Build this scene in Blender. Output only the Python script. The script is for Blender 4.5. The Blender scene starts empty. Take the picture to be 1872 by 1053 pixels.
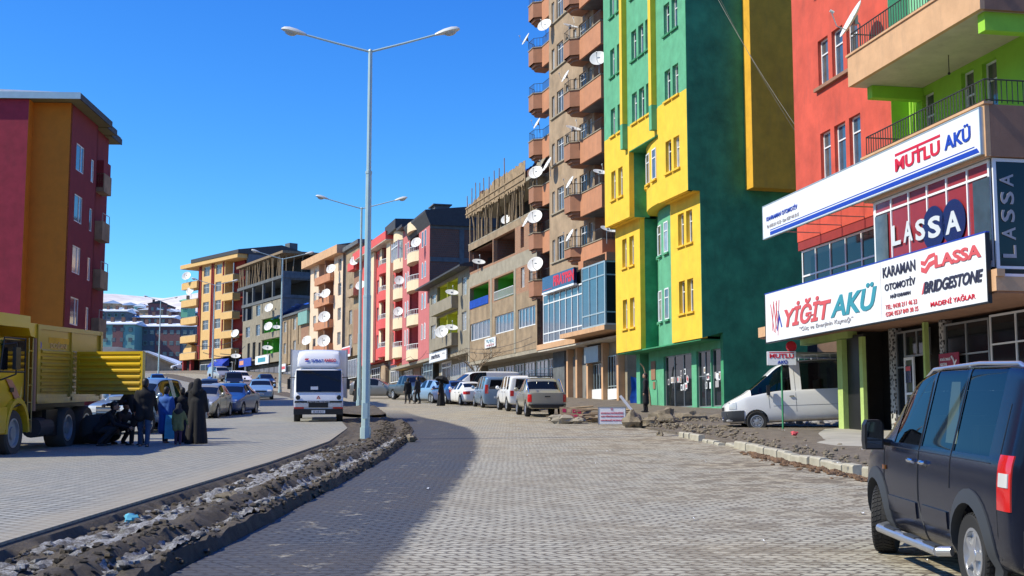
import bpy, bmesh, math, random
from mathutils import Vector, Matrix, noise
R = math.radians
sc = bpy.context.scene
C = sc.collection
# ------------------------------------------------ camera, sky, sun, exposure
FPX, EYE = 2350.0, 1.65
PITCH = math.atan(270 / FPX)
cd = bpy.data.cameras.new('camera'); cam = bpy.data.objects.new('camera', cd); C.objects.link(cam)
cam.location = (0, 0, EYE); cam.rotation_euler = (R(90) + PITCH, 0, 0)
cd.sensor_width = 36; cd.lens = FPX / 1872 * 36; cd.clip_start = .1; cd.clip_end = 12000
sc.camera = cam
SUN_EL, SUN_AZ = R(45), R(193)             # azimuth of the direction to the sun, from +X
w = bpy.data.worlds.new('World'); sc.world = w; w.use_nodes = True
nt = w.node_tree; nt.nodes.clear()
sky = nt.nodes.new('ShaderNodeTexSky'); sky.sky_type = 'NISHITA'; sky.sun_disc = False
sky.sun_elevation = SUN_EL; sky.sun_rotation = R(90) - SUN_AZ
sky.altitude = 1700; sky.air_density = 1.15; sky.dust_density = .4; sky.ozone_density = 2.2
bg = nt.nodes.new('ShaderNodeBackground'); bg.inputs['Strength'].default_value = .1
wo = nt.nodes.new('ShaderNodeOutputWorld')
# the clear mountain sky of the photograph: deeper and more saturated than the model's, a power and a gain for each channel
sr = nt.nodes.new('ShaderNodeSeparateColor'); cr = nt.nodes.new('ShaderNodeCombineColor'); nt.links.new(sky.outputs[0], sr.inputs[0])
for ci, (pw, gn, mx) in enumerate(((2.0, .21, 5.), (1.5, .65, 8.), (.8, 2.65, 12.))):
    a_ = nt.nodes.new('ShaderNodeMath'); a_.operation = 'POWER'; a_.inputs[1].default_value = pw; nt.links.new(sr.outputs[ci], a_.inputs[0])
    b_ = nt.nodes.new('ShaderNodeMath'); b_.operation = 'MULTIPLY'; b_.inputs[1].default_value = gn; nt.links.new(a_.outputs[0], b_.inputs[0])
    c_ = nt.nodes.new('ShaderNodeMath'); c_.operation = 'MINIMUM'; c_.inputs[1].default_value = mx; nt.links.new(b_.outputs[0], c_.inputs[0]); nt.links.new(c_.outputs[0], cr.inputs[ci])
nt.links.new(cr.outputs[0], bg.inputs[0]); nt.links.new(bg.outputs[0], wo.inputs[0])
sd = bpy.data.lights.new('sun', 'SUN'); sd.energy = 5.0; sd.angle = R(.53); sd.color = (1, .93, .74)
sun = bpy.data.objects.new('sun', sd); C.objects.link(sun)
sv = Vector((math.cos(SUN_AZ) * math.cos(SUN_EL), math.sin(SUN_AZ) * math.cos(SUN_EL), math.sin(SUN_EL)))
sun.rotation_euler = sv.to_track_quat('Z', 'Y').to_euler(); sun.location = (-60, -20, 60)
sc.view_settings.view_transform = 'Standard'; sc.view_settings.look = 'None'
sc.view_settings.exposure = .15; sc.view_settings.gamma = 1
sc.render.engine = 'CYCLES'
# ------------------------------------------------ measuring and naming helpers
CP, SP = math.cos(PITCH), math.sin(PITCH)
def lerp_tab(t, v):
    if v <= t[0][0]: return t[0][1]
    for (a, b), (c, d) in zip(t, t[1:]):
        if v <= c: return b + (d - b) * (v - a) / (c - a)
    return t[-1][1]
GT = [(-80, -3.2), (0, 0), (37, 1.5), (75, 3.3), (110, 5.2), (149, 7.4), (206, 11.6), (320, 17), (500, 22), (700, 30), (900, 36)]
def gz(y): return sum(lerp_tab(GT, y + k) for k in (-6, -3, 0, 3, 6)) / 5
def rayd(x, y):
    a = (x - 936) / FPX; b = (526.5 - y) / FPX
    return Vector((a, CP - b * SP, SP + b * CP))
def tag(o, label=None, cat=None, group=None, kind=None):
    if label: o['label'] = label
    if cat: o['category'] = cat
    if group: o['group'] = group
    if kind: o['kind'] = kind
    return o
def thing(name, label, cat, loc=(0, 0, 0), rz=0, group=None):
    o = bpy.data.objects.new(name, None); C.objects.link(o); o.location = loc; o.rotation_euler = (0, 0, rz)
    o.empty_display_size = .3
    return tag(o, label, cat, group)
def link(name, me, parent=None):
    o = bpy.data.objects.new(name, me); C.objects.link(o)
    if parent: o.parent = parent
    return o
def copy_tree(o, parent=None):
    c = o.copy(); C.objects.link(c)
    if parent: c.parent = parent
    for ch in list(o.children): copy_tree(ch, c)
    return c
# ------------------------------------------------ materials
MATS = {}
def nmat(name):
    m = bpy.data.materials.new(name); m.use_nodes = True; n = m.node_tree
    return m, n, n.nodes['Principled BSDF']
def N(n, t, **k):
    x = n.nodes.new(t)
    for a, b in k.items():
        if a in x.inputs: x.inputs[a].default_value = b
        else: setattr(x, a, b)
    return x
def mathn(n, op, a, b=None):
    x = n.nodes.new('ShaderNodeMath'); x.operation = op
    for i, v in enumerate((a, b)):
        if v is None: continue
        if isinstance(v, (int, float)): x.inputs[i].default_value = v
        else: n.links.new(v, x.inputs[i])
    return x.outputs[0]
def mixc(n, f, a, b, bt='MIX'):
    x = n.nodes.new('ShaderNodeMix'); x.data_type = 'RGBA'; x.blend_type = bt
    if isinstance(f, (int, float)): x.inputs[0].default_value = f
    else: n.links.new(f, x.inputs[0])
    for i, v in ((6, a), (7, b)):
        if isinstance(v, tuple): x.inputs[i].default_value = v if len(v) == 4 else v + (1,)
        else: n.links.new(v, x.inputs[i])
    return x.outputs[2]
def ramp(n, f, a, b):
    x = n.nodes.new('ShaderNodeMapRange'); x.inputs[1].default_value = a; x.inputs[2].default_value = b; x.clamp = True
    n.links.new(f, x.inputs[0]); return x.outputs[0]
def plaster(name, col, var=.14, rough=.85, scale=1.4, bump=.25, stain=.25, streak=True, bscale=25):
    m, n, b = nmat(name); tc = n.nodes.new('ShaderNodeTexCoord')
    n1 = N(n, 'ShaderNodeTexNoise', Scale=scale, Detail=6.0, Roughness=.65); n.links.new(tc.outputs['Object'], n1.inputs['Vector'])
    mp = n.nodes.new('ShaderNodeMapping'); mp.inputs['Scale'].default_value = (2.2, 2.2, .35); n.links.new(tc.outputs['Object'], mp.inputs[0])
    n2 = N(n, 'ShaderNodeTexNoise', Scale=1.3, Detail=5.0, Roughness=.7); n.links.new(mp.outputs[0], n2.inputs['Vector'])
    lo = tuple(c * (1 - var) for c in col); hi = tuple(min(1, c * (1 + var)) for c in col)
    c1 = mixc(n, ramp(n, n1.outputs[0], .3, .7), lo, hi)
    g = (col[0] + col[1] + col[2]) / 3
    dirt = tuple(.45 * (c * .6 + g * .4) for c in col)
    c2 = mixc(n, mathn(n, 'MULTIPLY', ramp(n, n2.outputs[0], .52, .8), stain), c1, dirt) if streak else c1
    n.links.new(c2, b.inputs['Base Color']); b.inputs['Roughness'].default_value = rough
    n3 = N(n, 'ShaderNodeTexNoise', Scale=float(bscale), Detail=4.0); n.links.new(tc.outputs['Object'], n3.inputs['Vector'])
    bp = N(n, 'ShaderNodeBump', Strength=bump, Distance=.02); n.links.new(n3.outputs[0], bp.inputs['Height']); n.links.new(bp.outputs[0], b.inputs['Normal'])
    MATS[name] = m; return m
def plain(name, col, rough=.5, metal=0., spec=.5, coat=0., emit=None, trans=0., var=.06):
    m, n, b = nmat(name)
    b.inputs['Base Color'].default_value = col + (1,); b.inputs['Roughness'].default_value = rough
    b.inputs['Metallic'].default_value = metal; b.inputs['Specular IOR Level'].default_value = spec
    b.inputs['Coat Weight'].default_value = coat; b.inputs['Coat Roughness'].default_value = .06
    if trans: b.inputs['Transmission Weight'].default_value = trans
    if emit: b.inputs['Emission Color'].default_value = emit[:3] + (1,); b.inputs['Emission Strength'].default_value = emit[3]
    if var:
        tc = n.nodes.new('ShaderNodeTexCoord'); n1 = N(n, 'ShaderNodeTexNoise', Scale=3.5, Detail=6.0); n.links.new(tc.outputs['Object'], n1.inputs['Vector'])
        n.links.new(mixc(n, n1.outputs[0], tuple(c * (1 - 2 * var) for c in col), tuple(min(1, c * (1 + 2 * var)) for c in col)), b.inputs['Base Color'])
    MATS[name] = m; return m
def carpaint(name, col, metal=.0, dirt=.35, rough=.3, dirtz=.75):
    m, n, b = nmat(name); tc = n.nodes.new('ShaderNodeTexCoord'); sp = n.nodes.new('ShaderNodeSeparateXYZ')
    n.links.new(tc.outputs['Object'], sp.inputs[0])
    n1 = N(n, 'ShaderNodeTexNoise', Scale=2.6, Detail=7.0, Roughness=.7); n.links.new(tc.outputs['Object'], n1.inputs['Vector'])
    low = ramp(n, mathn(n, 'ADD', sp.outputs[2], mathn(n, 'MULTIPLY', n1.outputs[0], .5)), dirtz + .3, .35)
    f = mathn(n, 'MULTIPLY', mathn(n, 'MULTIPLY', low, ramp(n, n1.outputs[0], .25, .7)), dirt * 1.6)
    f2 = mathn(n, 'ADD', f, mathn(n, 'MULTIPLY', n1.outputs[0], dirt * .12))
    n.links.new(mixc(n, f2, col, (.16, .135, .105)), b.inputs['Base Color'])
    b.inputs['Metallic'].default_value = metal
    n.links.new(mathn(n, 'ADD', mathn(n, 'MULTIPLY', f2, .6), rough), b.inputs['Roughness'])
    b.inputs['Coat Weight'].default_value = .7; b.inputs['Coat Roughness'].default_value = .12
    MATS[name] = m; return m
def brickmat(name, c1, c2, mortar, bw=.2, rh=.2, ms=.014, block=False, dirt=.4):
    m, n, b = nmat(name); tc = n.nodes.new('ShaderNodeTexCoord'); sp = n.nodes.new('ShaderNodeSeparateXYZ'); n.links.new(tc.outputs['Object'], sp.inputs[0])
    cb = n.nodes.new('ShaderNodeCombineXYZ'); n.links.new(mathn(n, 'ADD', sp.outputs[0], sp.outputs[1]), cb.inputs[0]); n.links.new(sp.outputs[2], cb.inputs[1])
    br = N(n, 'ShaderNodeTexBrick', **{'Scale': 1.0, 'Mortar Size': ms, 'Brick Width': bw, 'Row Height': rh, 'Bias': -.1}); n.links.new(cb.outputs[0], br.inputs['Vector'])
    br.inputs['Color1'].default_value = c1 + (1,); br.inputs['Color2'].default_value = c2 + (1,); br.inputs['Mortar'].default_value = mortar + (1,)
    n1 = N(n, 'ShaderNodeTexNoise', Scale=1.1, Detail=7.0, Roughness=.7); n.links.new(tc.outputs['Object'], n1.inputs['Vector'])
    n.links.new(mixc(n, mathn(n, 'MULTIPLY', ramp(n, n1.outputs[0], .4, .75), dirt), br.outputs[0], tuple(x * .55 for x in mortar)), b.inputs['Base Color'])
    b.inputs['Roughness'].default_value = .9
    bp = N(n, 'ShaderNodeBump', Strength=.5, Distance=.02); n.links.new(mathn(n, 'SUBTRACT', 1, br.outputs['Fac']), bp.inputs['Height']); n.links.new(bp.outputs[0], b.inputs['Normal'])
    MATS[name] = m; return m
M = MATS
plaster('red_plaster', (.58, .085, .05), stain=.45, var=.24, scale=.8); plaster('lime_plaster', (.30, .62, .05), var=.08, stain=.12)
plaster('pillar_lime', (.42, .56, .17), var=.14, stain=.35); plaster('mint_plaster', (.22, .55, .33), var=.1); plaster('peach_concrete', (.60, .36, .2), var=.12, stain=.35)
plaster('brown_concrete', (.30, .16, .10), var=.15, stain=.3); plaster('soffit', (.55, .50, .42), var=.12, stain=.3)
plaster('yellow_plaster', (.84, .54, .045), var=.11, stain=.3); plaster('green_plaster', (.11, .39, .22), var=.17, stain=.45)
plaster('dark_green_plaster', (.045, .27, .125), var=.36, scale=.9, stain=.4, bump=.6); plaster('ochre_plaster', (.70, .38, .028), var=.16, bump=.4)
plaster('tan_plaster', (.37, .265, .17), var=.3, stain=.55, scale=.7); plaster('terracotta', (.50, .225, .12), var=.12, stain=.35)
plaster('terracotta_shaded', (.36, .17, .10), var=.14, stain=.4)  # for the balcony bulges: terracotta with their shade put into the colour
plaster('grey_render', (.27, .235, .175), var=.2, stain=.45); plaster('old_render', (.31, .225, .14), var=.36, stain=.6, scale=.9)
plaster('concrete', (.33, .29, .22), var=.2, stain=.45); plaster('dark_concrete', (.12, .13, .14), var=.25, stain=.4)
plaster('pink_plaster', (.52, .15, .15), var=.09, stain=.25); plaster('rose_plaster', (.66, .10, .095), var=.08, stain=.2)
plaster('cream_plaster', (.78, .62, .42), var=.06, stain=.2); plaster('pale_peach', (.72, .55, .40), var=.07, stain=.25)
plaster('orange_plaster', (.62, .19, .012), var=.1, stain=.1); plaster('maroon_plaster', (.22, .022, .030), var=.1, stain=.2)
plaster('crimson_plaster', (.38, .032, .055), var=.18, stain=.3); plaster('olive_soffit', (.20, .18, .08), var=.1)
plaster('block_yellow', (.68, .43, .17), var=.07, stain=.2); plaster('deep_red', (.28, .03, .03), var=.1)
plaster('room_green', (.10, .36, .05), var=.1); plaster('room_lime', (.60, .62, .08), var=.1)
plaster('teal_render', (.18, .36, .33), var=.1); plaster('slate_render', (.12, .14, .17), var=.15); plaster('wine_render', (.20, .09, .09), var=.12)
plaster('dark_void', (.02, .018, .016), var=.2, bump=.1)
brickmat('brick', (.33, .13, .075), (.24, .10, .065), (.27, .22, .17)); brickmat('old_brick', (.22, .09, .06), (.17, .075, .055), (.16, .13, .11), dirt=.5)
brickmat('hollow_brick', (.42, .20, .11), (.33, .15, .09), (.33, .26, .18), bw=.22, rh=.13)
plaster('plank', (.34, .24, .14), var=.35, scale=3, stain=.5); plaster('timber', (.25, .18, .11), var=.35, scale=4)
plain('white_paint', (.78, .79, .8), .4); plain('white_pvc', (.80, .81, .82), .35); plain('grey_metal', (.35, .37, .38), .45, .6)
plain('black_metal', (.03, .03, .03), .5); plain('dish_white', (.74, .74, .72), .45); plain('steel_pale', (.50, .58, .58), .38, .5)
plain('pole_paint', (.46, .60, .60), .42, .25); plain('lamp_shell', (.62, .64, .62), .4); plain('lamp_glass', (.45, .47, .45), .15, coat=.4)
plain('glass_dark', (.014, .018, .022), .06, spec=.4, var=0); plain('glass_blue', (.05, .09, .13), .05, spec=.8, coat=.3, var=.2)
plain('glass_curtain', (.34, .36, .36), .12, spec=.6, coat=.6, var=.3); plain('glass_mid', (.09, .10, .10), .06, spec=.8, coat=.3, var=.3)
plain('curtain', (.55, .55, .46), .8); plain('car_glass', (.008, .010, .013), .04, spec=.42, var=0)
plain('tyre', (.018, .018, .019), .8); plain('rubber_trim', (.035, .04, .048), .6); plain('alloy', (.62, .63, .65), .28, .85); plain('hubcap', (.42, .43, .44), .35, .5)
plain('chrome', (.75, .76, .78), .12, 1.); plain('tail_red', (.55, .012, .01), .15, coat=.8, var=0); plain('lamp_clear', (.62, .63, .62), .12, spec=.8, coat=1., var=0)
plain('amber', (.7, .2, .02), .2, coat=.6, var=0); plain('plate_white', (.75, .76, .75), .5); plain('black_plastic', (.012, .012, .013), .45)
plain('sign_white', (.83, .85, .88), .35, coat=.2, var=.02); plain('sign_blue', (.012, .05, .42), .4); plain('sign_red', (.62, .01, .03), .4); plain('sign_pink', (.62, .09, .10), .5)
plain('sign_teal', (.04, .28, .36), .45); plain('sign_dark', (.03, .03, .06), .5); plain('sign_grey', (.40, .38, .40), .5); plain('sign_maroon', (.30, .012, .05), .5)
plain('window_red', (.30, .035, .045), .2, coat=.5); plain('window_navy', (.012, .025, .11), .2, coat=.5); plain('pale_letter', (.62, .66, .68), .35)
plain('blue_tarp', (.01, .09, .50), .5, var=.2); plain('snow', (.46, .46, .46), .85, var=.2); plain('dirty_snow', (.27, .26, .25), .9, var=.3)
plain('roof_dark', (.05, .05, .055), .7, var=.2); plain('roof_snow', (.72, .76, .84), .8, var=.05)
# ------------------------------------------------ mesh builder
class MB:
    def __init__(s): s.v = []; s.f = []; s.m = []
    def face(s, pts, mi=0):
        k = len(s.v); s.v += [tuple(p) for p in pts]; s.f.append(tuple(range(k, k + len(pts)))); s.m.append(mi); return s
    def box(s, x0, x1, y0, y1, z0, z1, mi=0):
        if x0 > x1: x0, x1 = x1, x0
        if y0 > y1: y0, y1 = y1, y0
        if z0 > z1: z0, z1 = z1, z0
        k = len(s.v); s.v += [(x, y, z) for z in (z0, z1) for y in (y0, y1) for x in (x0, x1)]
        for q in ((0, 2, 3, 1), (4, 5, 7, 6), (0, 1, 5, 4), (2, 6, 7, 3), (0, 4, 6, 2), (1, 3, 7, 5)):
            s.f.append(tuple(k + i for i in q)); s.m.append(mi)
        return s
    def prism(s, poly, a0, a1, axis='z', mi=0):
        """poly in the plane across axis; x:(y,z) y:(x,z) z:(x,y)"""
        def P(p, a):
            return {'x': (a, p[0], p[1]), 'y': (p[0], a, p[1]), 'z': (p[0], p[1], a)}[axis]
        k = len(s.v); n = len(poly)
        s.v += [P(p, a0) for p in poly] + [P(p, a1) for p in poly]
        s.f.append(tuple(range(k + n - 1, k - 1, -1))); s.f.append(tuple(range(k + n, k + 2 * n))); s.m += [mi, mi]
        for i in range(n):
            j = (i + 1) % n; s.f.append((k + i, k + j, k + n + j, k + n + i)); s.m.append(mi)
        return s
    def tube(s, a, b, r0, r1=None, n=8, mi=0, cap=True):
        r1 = r0 if r1 is None else r1
        a = Vector(a); b = Vector(b); d = (b - a)
        if d.length < 1e-6: return s
        d.normalize(); u = d.cross(Vector((0, 0, 1)) if abs(d.z) < .9 else Vector((1, 0, 0))).normalized(); w_ = d.cross(u)
        k = len(s.v)
        for p, r in ((a, r0), (b, r1)):
            for i in range(n):
                t = 2 * math.pi * i / n; s.v.append(tuple(p + u * math.cos(t) * r + w_ * math.sin(t) * r))
        for i in range(n):
            j = (i + 1) % n; s.f.append((k + i, k + j, k + n + j, k + n + i)); s.m.append(mi)
        if cap: s.f.append(tuple(range(k + n - 1, k - 1, -1))); s.f.append(tuple(range(k + n, k + 2 * n))); s.m += [mi, mi]
        return s
    def path(s, pts, r, n=6, mi=0):
        rr = r if isinstance(r, (list, tuple)) else [r] * len(pts)
        for i in range(len(pts) - 1): s.tube(pts[i], pts[i + 1], rr[i], rr[i + 1], n, mi)
        return s
    def lathe(s, prof, n=24, mi=0, o=(0, 0, 0), axis='z'):
        """prof: (r, h) list"""
        k = len(s.v); o = Vector(o)
        for r, h in prof:
            for i in range(n):
                t = 2 * math.pi * i / n; c, q = math.cos(t) * r, math.sin(t) * r
                s.v.append(tuple(o + Vector({'z': (c, q, h), 'y': (c, h, q), 'x': (h, c, q)}[axis])))
        for j in range(len(prof) - 1):
            for i in range(n):
                i2 = (i + 1) % n; a = k + j * n; s.f.append((a + i, a + i2, a + n + i2, a + n + i)); s.m.append(mi)
        return s
    def ball(s, c, r, n=10, mi=0, sq=(1, 1, 1)):
        prof = [(math.sin(math.pi * j / n), -math.cos(math.pi * j / n)) for j in range(n + 1)]
        k = len(s.v); s.lathe(prof, n + 2, mi)
        for i in range(k, len(s.v)):
            x, y, z = s.v[i]; s.v[i] = (c[0] + x * r * sq[0], c[1] + y * r * sq[1], c[2] + z * r * sq[2])
        return s
    def rock(s, c, r, seed=0, n=7, sq=(1, 1, .7), mi=0, rough=.5):
        k = len(s.v); s.ball((0, 0, 0), 1, n, mi)
        for i in range(k, len(s.v)):
            p = Vector(s.v[i]); q = p * 1.3 + Vector((seed * 3.7, seed * 1.3, seed * 7.1))
            p *= 1 + rough * noise.noise(q) + .3 * rough * noise.noise(q * 3)
            s.v[i] = (c[0] + p.x * r * sq[0], c[1] + p.y * r * sq[1], c[2] + p.z * r * sq[2])
        return s
    def mesh(s, name, mats, smooth=False, merge=False):
        me = bpy.data.meshes.new(name); me.from_pydata(s.v, [], s.f)
        if not isinstance(mats, (list, tuple)): mats = [mats]
        for m in mats: me.materials.append(M[m] if isinstance(m, str) else m)
        me.polygons.foreach_set('material_index', s.m)
        bm = bmesh.new(); bm.from_mesh(me)
        if merge: bmesh.ops.remove_doubles(bm, verts=bm.verts, dist=1e-4)
        bmesh.ops.recalc_face_normals(bm, faces=bm.faces)
        bm.to_mesh(me); bm.free()
        if smooth:
            me.polygons.foreach_set('use_smooth', [True] * len(me.polygons))
            if smooth is not True: me.set_sharp_from_angle(angle=R(smooth))
        me.update(); return me
    def build(s, name, mats, parent=None, smooth=False, merge=False):
        return link(name, s.mesh(name, mats, smooth, merge), parent)
def text(name, body, mat, parent, size, loc, rot=(R(90), 0, 0), width=None, bold=0., shear=0., align='LEFT', ext=.006, height=None):
    cu = bpy.data.curves.new(name, 'FONT'); cu.body = body; cu.size = 1; cu.extrude = ext; cu.offset = bold; cu.shear = shear; cu.align_x = 'LEFT'
    cu.resolution_u = 3
    o = bpy.data.objects.new(name, cu); C.objects.link(o)
    dg = bpy.context.evaluated_depsgraph_get(); dg.update()
    me = bpy.data.meshes.new_from_object(o.evaluated_get(dg)); me.name = name
    C.objects.unlink(o); bpy.data.objects.remove(o)
    xs = [v.co.x for v in me.vertices]; ys = [v.co.y for v in me.vertices]
    W, Hh = max(xs) - min(xs), max(ys) - min(ys)
    sy = (height / Hh) if height else size; sx = (width / W) if width else sy
    x0 = min(xs); y0 = min(ys) if height else 0
    for v in me.vertices: v.co.x = (v.co.x - x0) * sx; v.co.y = (v.co.y - y0) * sy; v.co.z = v.co.z * 1.0
    me.materials.clear(); me.materials.append(M[mat])
    t = link(name, me, parent); t.location = loc; t.rotation_euler = rot
    if align == 'CENTER': t.location = Vector(loc) - Matrix.Rotation(rot[2], 3, 'Z') @ Vector((W * sx / 2, 0, 0))
    return t
# ------------------------------------------------ ground, road, median
def groundmat():
    m, n, b = nmat('ground_mat'); tc = n.nodes.new('ShaderNodeTexCoord')
    n1 = N(n, 'ShaderNodeTexNoise', Scale=.7, Detail=9.0, Roughness=.7); n.links.new(tc.outputs['Object'], n1.inputs['Vector'])
    n2 = N(n, 'ShaderNodeTexNoise', Scale=9.0, Detail=6.0, Roughness=.7); n.links.new(tc.outputs['Object'], n2.inputs['Vector'])
    c = mixc(n, ramp(n, n1.outputs[0], .35, .65), (.10, .085, .065), (.20, .17, .125))
    c = mixc(n, ramp(n, n2.outputs[0], .3, .7), c, (.14, .12, .10), 'MIX'); n.links.new(c, b.inputs['Base Color']); b.inputs['Roughness'].default_value = .92
    bp = N(n, 'ShaderNodeBump', Strength=.8, Distance=.05); n.links.new(n2.outputs[0], bp.inputs['Height']); n.links.new(bp.outputs[0], b.inputs['Normal'])
    MATS['dirt'] = m
groundmat()
def mudmat(name, a, b_, sn=0, seed=0):
    m, n, b = nmat(name); tc = n.nodes.new('ShaderNodeTexCoord')
    n1 = N(n, 'ShaderNodeTexNoise', Scale=3.0, Detail=9.0, Roughness=.75); n.links.new(tc.outputs['Object'], n1.inputs['Vector'])
    n2 = N(n, 'ShaderNodeTexNoise', Scale=22.0, Detail=6.0, Roughness=.8); n.links.new(tc.outputs['Object'], n2.inputs['Vector'])
    c = mixc(n, ramp(n, n1.outputs[0], .35, .65), a, b_)
    c = mixc(n, ramp(n, n2.outputs[0], .62, .72), c, tuple(min(1, x * 2.2) for x in b_))
    n.links.new(c, b.inputs['Base Color']); b.inputs['Roughness'].default_value = .8
    bp = N(n, 'ShaderNodeBump', Strength=1.0, Distance=.04); n.links.new(mathn(n, 'ADD', n1.outputs[0], n2.outputs[0]), bp.inputs['Height']); n.links.new(bp.outputs[0], b.inputs['Normal'])
    MATS[name] = m
mudmat('mud', (.058, .046, .033), (.15, .118, .08)); mudmat('rubble', (.12, .095, .07), (.24, .20, .15)); mudmat('stone', (.16, .13, .09), (.34, .28, .19))
def pavers():
    """interlocking zigzag concrete pavers, dusty, with packed mud patches and a wet muddy belt by the median"""
    m, n, b = nmat('paver_mat'); tc = n.nodes.new('ShaderNodeTexCoord'); sp = n.nodes.new('ShaderNodeSeparateXYZ'); n.links.new(tc.outputs['Object'], sp.inputs[0])
    X, Y = sp.outputs[0], sp.outputs[1]
    def tri(v, per, amp):
        f = mathn(n, 'FRACT', mathn(n, 'DIVIDE', v, per)); return mathn(n, 'MULTIPLY', mathn(n, 'ABSOLUTE', mathn(n, 'SUBTRACT', f, .5)), amp * 2)
    nz = N(n, 'ShaderNodeTexNoise', Scale=.9, Detail=3.0); n.links.new(tc.outputs['Object'], nz.inputs['Vector'])
    xx = mathn(n, 'ADD', mathn(n, 'ADD', X, tri(Y, .15, .055)), mathn(n, 'MULTIPLY', nz.outputs[0], .12))
    yy = mathn(n, 'ADD', mathn(n, 'ADD', Y, tri(X, .13, .035)), mathn(n, 'MULTIPLY', nz.outputs[0], .2))
    cb = n.nodes.new('ShaderNodeCombineXYZ'); n.links.new(xx, cb.inputs[0]); n.links.new(yy, cb.inputs[1])
    br = N(n, 'ShaderNodeTexBrick', **{'Scale': 1.0, 'Mortar Size': .020, 'Mortar Smooth': .12, 'Brick Width': .215, 'Row Height': .16, 'Bias': 0.}); n.links.new(cb.outputs[0], br.inputs['Vector'])
    br.inputs['Color1'].default_value = (.45, .42, .33, 1); br.inputs['Color2'].default_value = (.355, .335, .265, 1); br.inputs['Mortar'].default_value = (.065, .05, .034, 1)
    n1 = N(n, 'ShaderNodeTexNoise', Scale=.55, Detail=8.0, Roughness=.62); mp = n.nodes.new('ShaderNodeMapping'); mp.inputs['Scale'].default_value = (.8, 1.0, 1); n.links.new(tc.outputs['Object'], mp.inputs[0]); n.links.new(mp.outputs[0], n1.inputs['Vector'])
    n2 = N(n, 'ShaderNodeTexNoise', Scale=2.6, Detail=8.0, Roughness=.72, Distortion=.5); n.links.new(tc.outputs['Object'], n2.inputs['Vector'])
    n3 = N(n, 'ShaderNodeTexNoise', Scale=14.0, Detail=5.0, Roughness=.8); n.links.new(tc.outputs['Object'], n3.inputs['Vector'])
    c = mixc(n, mathn(n, 'MULTIPLY', n3.outputs[0], .3), br.outputs[0], (.44, .41, .35))
    # sandy dust, thicker to the right and farther up
    side = ramp(n, mathn(n, 'ADD', X, mathn(n, 'MULTIPLY', Y, .05)), .5, 6.5)
    far = ramp(n, Y, 16., 50.)
    dust = mathn(n, 'MULTIPLY', ramp(n, n1.outputs[0], .38, .66), mathn(n, 'ADD', mathn(n, 'MULTIPLY', mathn(n, 'MAXIMUM', side, far), .78), .12))
    c = mixc(n, dust, c, (.43, .36, .24))
    # packed mud filling the joints in patches
    pt = mathn(n, 'MULTIPLY', ramp(n, mathn(n, 'ADD', mathn(n, 'MULTIPLY', n2.outputs[0], .8), mathn(n, 'MULTIPLY', n1.outputs[0], .35)), .565, .62), mathn(n, 'ADD', mathn(n, 'MULTIPLY', side, .6), .25))
    c = mixc(n, mathn(n, 'MINIMUM', pt, .85), c, (.12, .092, .06))
    # the wet belt that runs along the median: edge at x = bx(y)
    cv = n.nodes.new('ShaderNodeFloatCurve'); cur = cv.mapping.curves[0]
    pts = [(-5, -.95), (11, -1.15), (17, -1.0), (25, -.85), (32, -.85), (43, -1.3), (50, -2.3), (58, -4.1), (75, -6.8)]
    P2 = [((y + 5) / 80, (x + 8) / 8) for y, x in pts]
    cur.points[0].location = P2[0]; cur.points[1].location = P2[-1]
    for p in P2[1:-1]: cur.points.new(*p)
    cv.mapping.update(); n.links.new(mathn(n, 'DIVIDE', mathn(n, 'ADD', Y, 5.), 80.), cv.inputs['Value'])
    bx = mathn(n, 'SUBTRACT', mathn(n, 'MULTIPLY', cv.outputs[0], 8.), 8.)
    dd = mathn(n, 'ADD', mathn(n, 'SUBTRACT', X, bx), mathn(n, 'MULTIPLY', mathn(n, 'ADD', mathn(n, 'SUBTRACT', n2.outputs[0], .5), mathn(n, 'MULTIPLY', mathn(n, 'SUBTRACT', n3.outputs[0], .5), .3)), .75))
    wet = ramp(n, dd, .1, -.1)
    keep = mathn(n, 'MULTIPLY', ramp(n, n2.outputs[0], .58, .64), mathn(n, 'MULTIPLY', ramp(n, dd, -.35, -.6), ramp(n, dd, -1.5, -1.2)))
    onright = ramp(n, X, -8.8, -8.6)
    wet = mathn(n, 'MULTIPLY', mathn(n, 'SUBTRACT', wet, mathn(n, 'MULTIPLY', keep, .8)), ramp(n, Y, 70, 56))
    wetc = mixc(n, ramp(n, br.outputs['Fac'], .0, 1.), (.072, .077, .086), (.026, .024, .022))
    wetc = mixc(n, mathn(n, 'MULTIPLY', ramp(n, n1.outputs[0], .42, .7), .7), wetc, (.082, .068, .05))
    sel = mathn(n, 'MULTIPLY', wet, ramp(n, mathn(n, 'ADD', X, mathn(n, 'MULTIPLY', Y, .04)), -4.9, -4.6))
    c = mixc(n, sel, c, wetc)
    n.links.new(c, b.inputs['Base Color'])
    n.links.new(mathn(n, 'SUBTRACT', .82, mathn(n, 'MULTIPLY', sel, .14)), b.inputs['Roughness'])
    hgt = mathn(n, 'SUBTRACT', mathn(n, 'MULTIPLY', n3.outputs[0], .25), mathn(n, 'MULTIPLY', br.outputs['Fac'], mathn(n, 'SUBTRACT', 1., mathn(n, 'MAXIMUM', mathn(n, 'MULTIPLY', sel, .35), mathn(n, 'MULTIPLY', dust, .6)))))
    bp = N(n, 'ShaderNodeBump', Strength=.55, Distance=.02); n.links.new(hgt, bp.inputs['Height']); n.links.new(bp.outputs[0], b.inputs['Normal'])
    MATS['pavers'] = m
pavers()
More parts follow.
